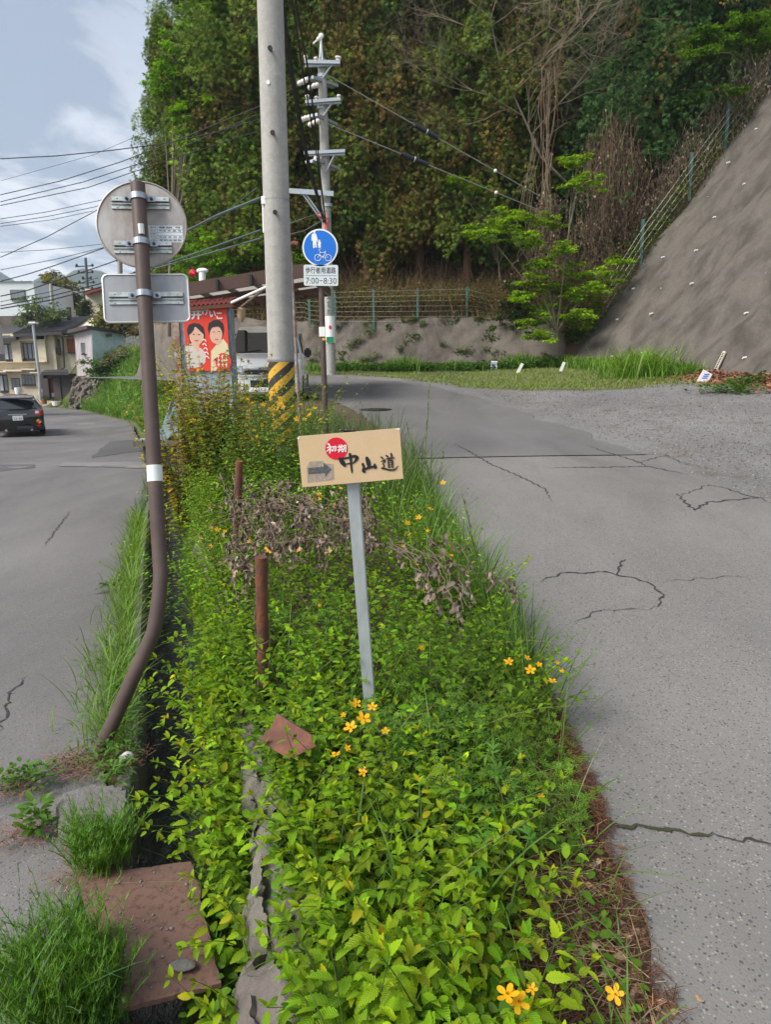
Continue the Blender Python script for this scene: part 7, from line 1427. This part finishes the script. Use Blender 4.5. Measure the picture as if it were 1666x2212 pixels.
for s_ in (-1, 1):
    MB().add([vxf(q) for q in ((s_ * .895, 1.15, 1.17), (s_ * .895, 2.9, 1.17), (s_ * .80, 2.9, 1.68), (s_ * .80, 1.72, 1.68))], [(0, 1, 2, 3)]).build('side_window', M_GLASS, vt)
    MB().box(vxf((s_ * .62, .01, .80)), (.40, .10, .17), bev=.03).build('headlight', M_LAMP, vt); MB().box(vxf((s_ * 1.0, 1.2, 1.18)), (.17, .12, .22), bev=.04).build('mirror', M_BLACKP, vt)
    MB().tube([vxf((s_ * .55, -.03, .42)), vxf((s_ * .72, .0, .42))], .06, 10).build('fog_lamp', M_LAMP, vt); wheel(vt, (s_ * .79, .85, .33), .33, .22, vxf); wheel(vt, (s_ * .79, 3.75, .33), .33, .22, vxf)
MB().box(vxf((0, -.005, .74)), (.84, .06, .10), bev=.01).build('grille', M_BLACKP, vt); MB().box(vxf((0, -.03, .84)), (1.3, .05, .04), bev=.01).build('grille_bar', M_CHROME, vt); MB().box(vxf((0, -.03, .66)), (1.1, .05, .03), bev=.008).build('grille_bar', M_CHROME, vt)
MB().box(vxf((0, .02, .48)), (.95, .08, .20), bev=.02).build('lower_grille', M_BLACKP, vt); MB().box(vxf((0, -.03, .33)), (1.6, .12, .14), bev=.04).build('bumper_lip', M_CARW, vt)
MB().tube([vxf((-.6, .86, 1.19)), vxf((-.1, .95, 1.25))], .012, 5).build('wiper', M_BLACKP, vt)
# ================================================================ black hatchback from behind on the lane
hx, hY = -13.35, 26.0; hz = float(zL(26)) + .0; hc = thing('black_hatchback', 'black hatchback seen from behind on the lane, cut by the left picture edge', 'car', (hx, hY, hz)); ha = math.radians(26)
def hxf(p_): c, s_ = math.cos(ha), math.sin(ha); return np.array([hx + p_[0] * c - p_[1] * s_, hY + p_[0] * s_ + p_[1] * c, hz + p_[2]])
M_CARB = basic('black_car_paint', (.012, .012, .014), .2, var=.05, coat=.8); M_RED = basic('red_lamp_glass', (.45, .012, .015), .15, coat=.5)
loft([car_section(y, wl_, wh_, z0, zb, zt, wt) for y, wl_, wh_, z0, zb, zt, wt in ((0, .74, .77, .34, .72, .72, .7), (.06, .82, .84, .24, .92, .92, .72), (.16, .85, .87, .22, .97, 1.0, .70), (.42, .86, .87, .2, .98, 1.36, .60), (.75, .86, .87, .2, .98, 1.44, .60), (2.0, .86, .87, .2, .95, 1.465, .62), (2.7, .86, .87, .2, .95, 1.36, .62), (3.35, .86, .87, .2, .94, .98, .6), (4.2, .82, .84, .24, .82, .82, .6), (4.4, .7, .72, .32, .7, .7, .5))], M_CARB, 'body', hc, hxf)
MB().add([hxf(q) for q in ((-.66, .15, 1.02), (.66, .15, 1.02), (.56, .36, 1.33), (-.56, .36, 1.33), (-.66, .2, 1.0), (.66, .2, 1.0), (.56, .42, 1.33), (-.56, .42, 1.33))], [(0, 1, 2, 3), (4, 5, 6, 7), (0, 1, 5, 4), (1, 2, 6, 5), (2, 3, 7, 6), (3, 0, 4, 7)]).build('rear_window', M_GLASS, hc)
MB().box(hxf((0, .30, 1.40)), (1.16, .34, .05), bev=.02).build('roof_spoiler', M_CARB, hc)
for s_ in (-1, 1):
    o = MB().box(hxf((s_ * .70, .06, .86)), (.26, .16, .20), bev=.03).build('tail_light', M_RED, hc); MB().box(hxf((s_ * .655, -.005, .89)), (.14, .05, .10), bev=.015).build('white_lens', M_LAMP, o)
    MB().box(hxf((s_ * .66, .0, .40)), (.16, .05, .05), bev=.01).build('reflector', M_RED, hc); MB().tube([hxf((s_ * .42, -.03, .27)), hxf((s_ * .42, .2, .28))], .045, 12).build('exhaust', M_CHROME, hc, True); wheel(hc, (s_ * .77, .85, .31), .31, .2, hxf); wheel(hc, (s_ * .77, 3.4, .31), .31, .2, hxf)
    MB().add([hxf(q) for q in ((s_ * .873, .7, 1.0), (s_ * .873, 2.6, .99), (s_ * .70, 2.3, 1.33), (s_ * .70, .9, 1.33))], [(0, 1, 2, 3)]).build('side_window', M_GLASS, hc)
o = MB().box(hxf((.0, -.005, .70)), (.34, .02, .17), np.array([[math.cos(ha), -math.sin(ha), 0], [math.sin(ha), math.cos(ha), 0], [0, 0, 1]]), bev=.004).build('licence_plate', M_WHITEP, hc); Uh = np.array([math.cos(ha), math.sin(ha), 0]); mb = MB(); add_text(mb, '33-96', (-.14, -.07, .14, .01), hxf((0, -.02, .71)), Uh, np.array([0, 0, 1.]), np.array([math.sin(ha), -math.cos(ha), 0]), 0); mb.build('plate_number', M_INK, o)
MB().bar(hxf((-.3, -.01, .83)), hxf((.3, -.01, .83)), .03, .035).build('tailgate_trim', M_CHROME, hc); MB().box(hxf((0, .0, .36)), (1.1, .06, .12), bev=.02).build('rear_diffuser', M_BLACKP, hc)
mb = MB(); c = hxf((.68, -.035, .56)); 
for u, v, m_ in ((-1, 1, M_YEL), (1, 1, M_FGRN), (1, -1, M_YEL), (-1, -1, M_REDP)): mb.use(m_); mb.prism([(0, 0), (u * .09, 0), (u * .06, v * .06), (0, v * .09)], c, Uh, np.array([0, 0, 1.]), np.array([math.sin(ha), -math.cos(ha), 0]), 0, .004)
mb.build('leaf_sticker', None, hc)
# ================================================================ houses
hp = lambda zx, zy: (zx * .1852, 697.9 + zy * .1852); h2 = lambda zx, zy: (zx * .1852, 573.0 + zy * .1852)
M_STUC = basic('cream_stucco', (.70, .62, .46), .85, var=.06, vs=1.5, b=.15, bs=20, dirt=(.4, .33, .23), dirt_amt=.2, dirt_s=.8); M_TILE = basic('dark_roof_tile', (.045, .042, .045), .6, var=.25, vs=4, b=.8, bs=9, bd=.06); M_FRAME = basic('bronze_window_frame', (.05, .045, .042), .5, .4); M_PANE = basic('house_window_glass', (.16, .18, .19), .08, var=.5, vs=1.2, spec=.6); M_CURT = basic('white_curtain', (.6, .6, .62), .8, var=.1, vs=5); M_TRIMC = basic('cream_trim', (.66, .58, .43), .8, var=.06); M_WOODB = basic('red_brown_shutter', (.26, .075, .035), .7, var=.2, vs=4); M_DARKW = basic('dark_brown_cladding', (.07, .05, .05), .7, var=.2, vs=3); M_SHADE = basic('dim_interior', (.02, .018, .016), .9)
def pbox(mb, f, x0, y0, x1, y1, Y, dp):
    a, b = at(*f(x0, y1), Y), at(*f(x1, y0), Y); mb.box(((a[0] + b[0]) / 2, Y + dp / 2, (a[2] + b[2]) / 2), (abs(b[0] - a[0]), dp, abs(b[2] - a[2]))); return mb
def window(parent, f, x0, y0, x1, y1, Y, n=2, curt=False, frame=None):
    o = pbox(MB(), f, x0, y0, x1, y1, Y - .05, .1).build('window', frame or M_FRAME, parent); w_ = (x1 - x0) / n; mb = MB(); m2 = MB()
    for i in range(n): pbox(m2 if (curt and i == 0) else mb, f, x0 + w_ * i + w_ * .08, y0 + (y1 - y0) * .06, x0 + w_ * (i + 1) - w_ * .08, y1 - (y1 - y0) * .06, Y - .075, .06)
    if mb.v: mb.build('pane', M_PANE, o)
    if m2.v: m2.build('curtain', M_CURT, o)
    mb = MB(); pbox(mb, f, x0 - (x1 - x0) * .05, y1, x1 + (x1 - x0) * .05, y1 + 14, Y - .2, .25); mb.build('sill', M_FRAME, o)
YH_ = 62.0
ho = thing('cream_house', 'two storey cream stucco house with a dark tiled roof at the end of the lane', 'house', at(*hp(300, 900), YH_))
mb = MB(); pbox(mb, hp, -900, 120, 620, 1010, YH_, 7); pbox(mb, hp, 510, 90, 900, 1000, YH_ + .6, 7); pbox(mb, hp, 150, 120, 215, 450, YH_ - .4, .5); pbox(mb, hp, 415, 150, 510, 460, YH_ - .4, .5); pbox(mb, hp, 180, 105, 515, 200, YH_ - .4, .5); mb.build('wall', M_STUC, ho)
mb = MB(); pbox(mb, hp, -900, 448, 520, 470, YH_ - .55, .6); pbox(mb, hp, -900, 560, 60, 585, YH_ - 1.0, 1.1); pbox(mb, hp, 30, 545, 245, 565, YH_ - .8, .9); pbox(mb, hp, 240, 530, 400, 548, YH_ - .8, .9); pbox(mb, hp, 340, 570, 470, 585, YH_ - .8, .9); pbox(mb, hp, 170, 190, 520, 205, YH_ - .55, .6); pbox(mb, hp, -900, 540, 400, 558, YH_ - .25, .3); mb.build('ledge', M_TRIMC, ho)
for x0, y0, x1, y1, n, c_ in ((60, 240, 130, 435, 2, True), (220, 232, 420, 425, 4, True), (565, 190, 690, 360, 3, False), (0, 600, 75, 800, 2, True), (135, 640, 220, 760, 2, False), (255, 600, 395, 720, 4, False), (460, 600, 495, 715, 1, False)): window(ho, hp, x0, y0, x1, y1, YH_ if x0 < 510 else YH_ + .6, n, c_)
o = pbox(MB(), hp, 785, 180, 870, 340, YH_ + .5, .15).build('shutter', M_WOODB, ho); mb = MB(); pbox(mb, hp, 735, 118, 865, 160, YH_ - .1, .8); pbox(mb, hp, 780, 342, 875, 352, YH_ + .3, .3); mb.build('shutter_hood', M_FRAME, ho)
mb = MB()
for x in range(545, 700, 14): pbox(mb, hp, x, 290, x + 4, 360, YH_ + .1, .04)
for y in (290, 322, 358): pbox(mb, hp, 535, y, 700, y + 7, YH_ + .08, .06)
mb.build('balcony_rail', M_FRAME, ho)
mb = MB(); mb.tube([at(*hp(700, 95), YH_ - .2), at(*hp(728, 180), YH_ + .3), at(*hp(748, 520), YH_ + .3), at(*hp(700, 550), YH_ - .2)], .06, 6); mb.build('downpipe', M_FRAME, ho)
def slab(mb, pts, th=.22):
    pts = [np.array(p_) for p_ in pts]; k = len(pts); mb.add(pts + [p_ - np.array([0, 0, th]) for p_ in pts], [tuple(range(k)), tuple(range(k, 2 * k))] + [(i, (i + 1) % k, k + (i + 1) % k, k + i) for i in range(k)])
mb = MB(); R_ = lambda x, y, Y: at(*h2(x, y), Y)
slab(mb, [R_(150, 805, 61), R_(710, 775, 61), R_(1065, 598, 66.5), R_(490, 652, 66.5)]); slab(mb, [R_(1065, 598, 66.5), R_(1262, 706, 64), R_(1255, 720, 71), R_(1060, 612, 73)]); slab(mb, [R_(-900, 900, 61), R_(180, 842, 61), R_(370, 690, 66), R_(-600, 730, 66)])
rf = mb.build('roof', M_TILE, ho)
mb = MB().add([R_(700, 780, 61.6), R_(1064, 606, 66.4), R_(1250, 715, 63.8), R_(1240, 790, 63.6), R_(700, 830, 61.6)], [(0, 1, 2, 3, 4)]); mb.build('gable', M_STUC, ho)
pbox(MB(), h2, 1030, 655, 1095, 680, 63.2, .3).build('gable_vent', M_FRAME, ho); MB().tube([R_(805, 640, 64.5), R_(797, 490, 64.5)], .2, 10).build('chimney', M_FRAME, rf, True)
mb = MB()
for i in range(46): a, b = lp(R_(150, 803, 61), R_(710, 773, 61), i / 45), lp(R_(490, 650, 66.5), R_(1065, 596, 66.5), i / 45); mb.tube([a + np.array([0, 0, .03]), b + np.array([0, 0, .03])], .07, 5)
mb.build('tile_ribs', M_TILE, rf)
pr = thing('porch_shed', 'dark brown lean-to entrance shed with an open doorway beside the cream house', 'shed', at(*hp(640, 940), 60)); mb = MB(); pbox(mb, hp, 690, 590, 815, 955, 60, 2.2); pbox(mb, hp, 500, 590, 545, 900, 59.9, .3); pbox(mb, hp, 640, 640, 690, 930, 59.9, .3); pbox(mb, hp, 500, 590, 690, 645, 59.9, .3); mb.build('cladding', M_DARKW, pr); pbox(MB(), hp, 545, 640, 645, 905, 60.6, .2).build('doorway', M_SHADE, pr); mb = MB(); slab(mb, [at(*hp(480, 570), 59.2), at(*hp(795, 570), 59.2), at(*hp(790, 540), 61), at(*hp(520, 545), 61)], .25); mb.build('lean_to_roof', M_TILE, pr); pbox(MB(), hp, 590, 650, 615, 900, 60.3, .1).build('door_leaf', M_WOODB, pr); pbox(MB(), hp, 600, 815, 650, 860, 60.2, .3).build('white_sack', M_CURT, pr)
YB2 = 55.0
bh = thing('blue_shed', 'small pale blue and pinkish tin shed on a rock wall beside the cream house', 'shed', at(*hp(1075, 620), YB2)); M_TINB = basic('pale_blue_tin', (.54, .69, .73), .6, .0, var=.06, vs=2, dirt=(.36, .40, .38), dirt_amt=.2, dirt_s=2); M_TINP = basic('pink_stained_tin', (.62, .60, .62), .65, .0, var=.1, vs=3, dirt=(.58, .44, .40), dirt_amt=.25, dirt_s=1.6, stretch=(1.5, 1.5, .3))
a_, b_, c_ = at(*hp(1082, 620), YB2), at(*hp(1475, 640), YB2 + 3.2), at(*hp(900, 640), YB2 + 1.6); ta, tb, tcx = at(*hp(1065, 55), YB2), at(*hp(1455, 100), YB2 + 3.2), at(*hp(862, 80), YB2 + 1.6); d_ = b_ + (c_ - a_); td_ = tb + (tcx - ta)
MB().add([a_, b_, tb, ta, d_, td_, a_ - np.array([0, 0, 1]), b_ - np.array([0, 0, 1])], [(0, 1, 2, 3), (1, 4, 5, 2), (6, 7, 1, 0)]).build('wall', M_TINB, bh); MB().add([c_, a_, ta, tcx], [(0, 1, 2, 3)]).build('stained_wall', M_TINP, bh)
mb = MB()
for w_, q0, q1, n in ((0, c_, a_, 12),):
    for i in range(n): f = (i + .5) / n; mb.bar(lp(q0, q1, f) + np.array([-.01, -.02, 0]), lp(tcx, ta, f) + np.array([-.01, -.02, 0]), .04, .03)
mb.build('tin_ribs', M_TINP, bh)
mb = MB(); e = .25; slab(mb, [R_(780, 755, YB2 + 1.2), R_(1010, 700, YB2 - .5), R_(1490, 770, YB2 + 3.2), R_(1270, 790, YB2 + 5)], .25); mb.build('roof', M_DARKW, bh)
window(bh, hp, 948, 230, 1003, 360, YB2 + .72, 1); pbox(MB(), hp, 1240, 122, 1283, 158, YB2 + 1.2, .3).build('vent', M_FRAME, bh)
q4 = [at(*hp(800, 985), 53.6), at(*hp(1150, 985), 53.2), at(*hp(1225, 640), 54.4), at(*hp(850, 622), 54.6)]; P = [[(q4[0] * (1 - u) + q4[1] * u) * (1 - v) + (q4[3] * (1 - u) + q4[2] * u) * v + np.array([0, .16 * fbm(u * 5, v * 4, 9), .05 * fbm(u * 6, v * 6, 4)]) for u in np.linspace(0, 1, 40)] for v in np.linspace(0, 1, 30)]; P = [[r[0] + np.array([.3, 3, 0])] + r + [r[-1] + np.array([.8, 3, 0])] for r in P]; P.append([q + np.array([0, 2.5, 0]) for q in P[-1]])
tag(MB().grid(np.array(P)).build('rock_wall', M_WALLC, None, True), 'rough rock wall under the small pale blue shed', 'rock wall')
rl_ = thing('hand_railing', 'thin dark railing above the grassy embankment by the pale blue shed', 'railing', at(*hp(1210, 490), 52)); mb = MB(); mb.tube([at(*hp(1215, 560), 52), at(*hp(1208, 385), 52), at(*hp(1480, 380), 51), at(*hp(1620, 365), 50), at(*hp(1615, 480), 50)], .04, 6); mb.tube([at(*hp(1480, 380), 51), at(*hp(1482, 480), 51)], .04, 6); mb.build('rail', M_FRAME, rl_)
# planters, boxes by the house
M_TERR = basic('terracotta', (.30, .12, .07), .8, var=.15); 
def planter(label, zx, zy, w_, h_, Y, mat, leaves=60):
    b = at(*hp(zx, zy), Y); t_ = thing('flower_pot', label, 'planter', b, 'planters in front of the cream house'); MB().tube([b, b + np.array([0, 0, h_])], [w_ * .4, w_ * .5], 12).build('pot', mat, t_); c = Cloud(); a = RNG.uniform(0, 6.3, leaves); p_ = b + np.array([0, 0, h_]) + RNG.normal(0, 1, (leaves, 3)) * np.array([w_ * .4, w_ * .3, .1]) + np.array([0, 0, .15]); c.scatter(*LEAF_F, p_, frames(np.stack([np.cos(a), np.sin(a), np.ones(leaves) * .5], 1)) * .22, jit((.05, .11, .02), leaves, .3)); c.build('plant', M_LEAFT, t_)
planter('terracotta pot with a leafy plant by the cream house entrance', 512, 945, .5, .4, 59.5, M_TERR); planter('long white planter in front of the dark entrance shed', 660, 962, .8, .35, 59.2, M_WHITEP, 40)
for lab_, z_, mat in (('white bucket on the rack in front of the cream house', (210, 830, .55, .55), M_WHITEP), ('white box standing by the cream house corner', (488, 885, .5, .6), M_WHITEP), ('orange brown crate by the cream house corner', (478, 770, .4, .5), M_TERR)):
    b = at(*hp(z_[0], z_[1]), 60.5); tag(MB().tube([b, b + np.array([0, 0, z_[3] * .5]), b + np.array([0, 0, z_[3]])], [z_[2] * .4, z_[2] * .47, z_[2] * .5], 14).build('storage_box' if 'bucket' not in lab_ else 'bucket', mat), lab_, 'box' if 'bucket' not in lab_ else 'bucket')
mb = MB(); pbox(mb, hp, 85, 830, 260, 845, 60.4, .8); pbox(mb, hp, 90, 845, 100, 960, 60.4, .1); pbox(mb, hp, 245, 845, 255, 960, 60.4, .1); tag(mb.build('wooden_rack', M_WOODB), 'low brown wooden rack along the cream house front', 'rack')
lp_ = thing('lane_lamp', 'thin leaning white lamp post in front of the cream house', 'lamp post', at(*hp(462, 640), 57)); MB().tube([at(*hp(470, 900), 57), at(*hp(452, 600), 57), at(*hp(378, -10), 57)], .11, 8).build('lamp_pole', M_GALV, lp_, True); MB().box(at(*h2(388, 672), 57), (.55, .6, .14), bev=.03).build('lamp_head', M_WHITEP, lp_)
# flat roofed white building, second pale building, beige gabled house behind the plates
M_WSID = basic('white_siding', (.62, .66, .67), .7, var=.05, vs=1, b=.2, bs=4, bd=.05, stretch=(3, 3, .1)); YW_ = 66
wb_ = thing('white_building', 'flat roofed white building with one dark window on the rise at the left', 'building', at(0, 690, YW_)); mb = MB(); pbox(mb, h2, -700, 185, 385, 600, YW_, 8); pbox(mb, h2, 380, 465, 552, 600, YW_ + 1, 6); mb.build('wall', M_WSID, wb_); pbox(MB(), h2, -705, 183, 360, 197, YW_ - .15, .3).build('roof_edge', M_GALV, wb_); window(wb_, h2, 122, 285, 285, 392, YW_, 2); pbox(MB(), h2, -700, 600, 300, 640, YW_ + .4, 6).build('under_floor', M_SHADE, wb_); pbox(MB(), h2, -700, 595, 240, 720, YW_ - .1, 1).build('base_wall', M_WALLC, wb_)
pb2 = thing('pale_building', 'pale cream building with a red roof edge half hidden by the rectangular plate', 'building', at(215, 670, 72)); pbox(MB(), h2, 1020, 270, 1500, 640, 72, 6).build('wall', M_TRIMC, pb2); mb = MB(); slab(mb, [R_(985, 305, 71), R_(1180, 245, 71), R_(1500, 240, 78), R_(1000, 300, 78)], .3); mb.build('roof', M_ROOFR, pb2); pbox(MB(), h2, 975, 310, 1020, 440, 72.5, 1).build('downpipe', M_FRAME, pb2)
bgx = thing('beige_house', 'beige gabled house with a blue grey roof edge behind the round plate', 'house', at(380, 600, 46)); M_BEIG = basic('beige_wall', (.52, .42, .33), .85, var=.06)
MB().add([at(270, 640, 46), at(470, 640, 46), at(470, 575, 46), at(395, 548, 46), at(270, 600, 46), at(270, 640, 52), at(470, 640, 52), at(470, 575, 52), at(395, 548, 52), at(270, 600, 52)], [(0, 1, 2, 3, 4), (1, 6, 7, 2), (0, 5, 9, 4), (5, 6, 7, 8, 9)]).build('wall', M_BEIG, bgx); mb = MB(); slab(mb, [at(255, 606, 45), at(395, 540, 45), at(395, 540, 53), at(255, 606, 53)], .3); slab(mb, [at(395, 540, 45), at(475, 572, 45), at(475, 572, 53), at(395, 540, 53)], .3); mb.build('roof', basic('blue_grey_roof', (.06, .085, .10), .5), bgx)
st_ = thing('chimney_pipe', 'white vent pipe with a cap and red dish above the carport roof', 'vent pipe', at(437, 610, 22)); MB().tube([at(437, 612, 22), at(436.5, 588, 22)], .1, 12).build('pipe', M_WHITEP, st_, True); MB().ell(at(437, 585, 22), (.18, .12, .08)).build('cap', M_WHITEP, st_, True); MB().tube([at(420, 592, 22), at(416, 590, 22.1)], [.02, .12], 14).build('dish', M_REDP, st_, True)
# dark roofed corner at the far left edge
eh = thing('dark_tiled_eave', 'dark tiled roof corner entering at the left picture edge', 'eave', at(-30, 760, 44)); mb = MB(); slab(mb, [at(-200, 700, 44), at(2, 702, 44), at(9, 765, 42), at(-200, 770, 42)], .4); mb.build('roof_tiles', M_TILE, eh)
# far poles, mast, trees, mountain
def small_pole(label, px0, py0, px1, py1, Y, arms, r=.14, mat=None):
    t_ = thing('far_utility_pole', label, 'utility pole', at(px1, py1, Y), 'small distant poles on the left'); MB().cyl(at(px1, py1, Y), at(px0, py0, Y), r, 10).build('pole_shaft', mat or M_POLEC, t_, True)
    for x, y, w_ in arms: MB().bar(at(x - w_, y, Y), at(x + w_, y - 2, Y), .1, .1).build('crossarm', M_CABLE, t_); mb = MB(); [mb.ell(at(x + s_ * w_ * .85, y - 3, Y), (.12, .12, .16)) for s_ in (-1, 1)]; mb.build('insulator', M_CABLE, t_, True)
small_pole('distant dark utility pole with many arms against the mountain', 184, 557, 190, 640, 75, [(182, 576, 20), (184, 590, 17), (187, 603, 10), (186, 612, 18), (188, 625, 12)], .13, M_CABLEG); small_pole('bare distant pole in front of the round autumn coloured tree', 109, 612, 114, 675, 64, [(110, 616, 4)], .15); small_pole('pole top showing between the round and the rectangular plate', 258, 560, 259, 620, 40, [(258, 566, 3)], .14)
rt = broadleaf('broadleaf_tree', 'round olive and rusty coloured tree behind the flat white building', at(125, 690, 78), tips_px([(80, 640), (95, 625), (110, 618), (125, 620), (140, 632), (150, 645), (100, 650), (120, 645), (140, 660), (85, 660), (110, 665), (150, 668)], 78, .8), 5200, .45, (.13, .12, .02), 1.0, .7, .2)
broadleaf('garden_shrub', 'loose green shrub in front of the flat white building', at(80, 700, 63.5), tips_px([(60, 680), (75, 670), (90, 665), (100, 685), (50, 690), (120, 690), (110, 680)], 63.5, .4), 1900, .3, (.10, .15, .04), .7, .7, .06, 'shrub'); 
c_ = Cloud(); t_ = thing('topiary_tree', 'dark layered topiary tree beside the pale building', 'tree', at(186, 690, 69)); MB().cyl(at(186, 692, 69), at(185, 655, 69), .12, 8).build('trunk', M_BARKG, t_, True)
for px_, py_, w_ in ((186, 655, .4), (185, 664, .6), (187, 672, .75), (184, 680, .85), (188, 686, .8)): n = 260; a = RNG.uniform(0, 6.3, n); c_.scatter(*LEAF_F, at(px_, py_, 69) + RNG.normal(0, .5, (n, 3)) * np.array([w_, .6, .28]), frames(np.stack([np.cos(a), np.sin(a), RNG.uniform(-.3, .6, n)], 1)) * .3, jit((.05, .085, .02), n, .3))
c_.build('crown', M_LEAFT, t_)
for lab_, pts_, Y_, col in (('clipped yellow green hedge bushes above the blue shed roof', [(215, 690), (230, 685), (240, 695), (250, 690), (225, 700)], 60, (.15, .17, .03)), ('rusty olive shrubs on the rise behind the rectangular plate', [(255, 695), (270, 690), (280, 700), (262, 705), (290, 695)], 58, (.15, .13, .05)), ('fresh green shrub at the house end of the embankment', [(205, 795), (215, 788), (225, 792), (240, 785), (255, 790), (232, 800), (270, 786)], 52, (.06, .12, .02))): broadleaf('garden_shrub', lab_, at(pts_[0][0], pts_[0][1] + 25, Y_), tips_px(pts_, Y_, .4), 2000, .3, col, .6, .7, .06, 'shrub')
P = [];
for i, x in enumerate(np.linspace(-900, 500, 120)):
    hh_ = 100 * (1.25 + .25 * math.sin(x * .009 + 1) + .12 * math.sin(x * .031) + .05 * math.sin(x * .09)) * float(sst(500, -250, x) if False else np.interp(x, [-900, -580, -456, -380, -250, 500], [.5, .75, 1.16, 1.22, 1.1, .9])); row = []
    for v in np.linspace(0, 1, 14): row.append((x, 620 + 420 * v, -6 + hh_ * v ** .8 * (1 + .06 * math.sin(x * .05 + v * 11))))
    P.append(row)
o = MB().grid(np.array(P)).build('mountain', basic('far_forest_cover', (.035, .06, .028), .95, var=.45, vs=.04, b=1, bs=.12, bd=8), None, True); o['kind'] = 'structure'
lr = [];
for Y in np.linspace(66, 130, 16): lr.append([(x, Y, -1.9 + (5.4 * float(sst(66, 72, Y)) + .03 * (Y - 66) * (Y > 66)) * float(np.interp(x, [-90, -31, -24, -10, 0], [1, 1, .7, .8, .8]))) for x in np.linspace(-110, 10, 40)])
sheet('far_rise', np.array(lr), M_TURF)
# grass on the green embankment
eg = Cloud(); n = 15000; Y = 13 + 44 * RNG.uniform(0, 1, n) ** 1.3; x = xL(Y) + .2 + RNG.uniform(0, 1, n) ** 1.1 * 6.5; hgt = RNG.uniform(.2, .55, n) * (1 + .02 * Y); keep = x < np.where(Y < 28, np.minimum(xRl(Y) - 1.5, -4.2), 99); x, Y, hgt = x[keep], Y[keep], hgt[keep]; blades(eg, np.stack([x, Y, zE(x, Y)], 1), hgt, RNG.uniform(.012, .024, len(x)), .4, (.10, .22, .02), 4, .5, (.15, .28, .03))
n = 9000; Y = 14 + 42 * RNG.uniform(0, 1, n) ** 1.2; x = xL(Y) + .3 + RNG.uniform(0, 1, n) * 5.5; keep = x < np.where(Y < 28, np.minimum(xRl(Y) - 1.5, -4.2), 99); x, Y = x[keep], Y[keep]; n = len(x); a = RNG.uniform(0, 6.3, n); tone = np.exp(.35 * np.sin(x * 1.7 + Y * .8) + .25 * np.sin(Y * 2.1 - x))[:, None]; eg.scatter(*LEAF_ROUND, np.stack([x, Y, zE(x, Y) + RNG.uniform(.05, .5, n)], 1), frames(np.stack([np.cos(a), np.sin(a), RNG.uniform(-.3, .7, n)], 1)) * RNG.uniform(.12, .28, n)[:, None, None], np.clip(jit((.085, .19, .02), n, .3) * tone, .005, .6))
o = eg.build('embankment_grass', M_BLADE); o['kind'] = 'stuff'
# ================================================================ the air: far things fade to blue
hzm, t, out = nt('thin_air'); pv = node(t, 'ShaderNodeVolumePrincipled'); pv.inputs['Color'].default_value = (.72, .82, .95, 1); pv.inputs['Density'].default_value = .00042; pv.inputs['Anisotropy'].default_value = .2
t.links.new(pv.outputs[0], out.inputs['Volume'])
hz_ = MB().box((-100, 525, 84), (1640, 1270, 175)).build('haze', hzm); hz_['kind'] = 'stuff'
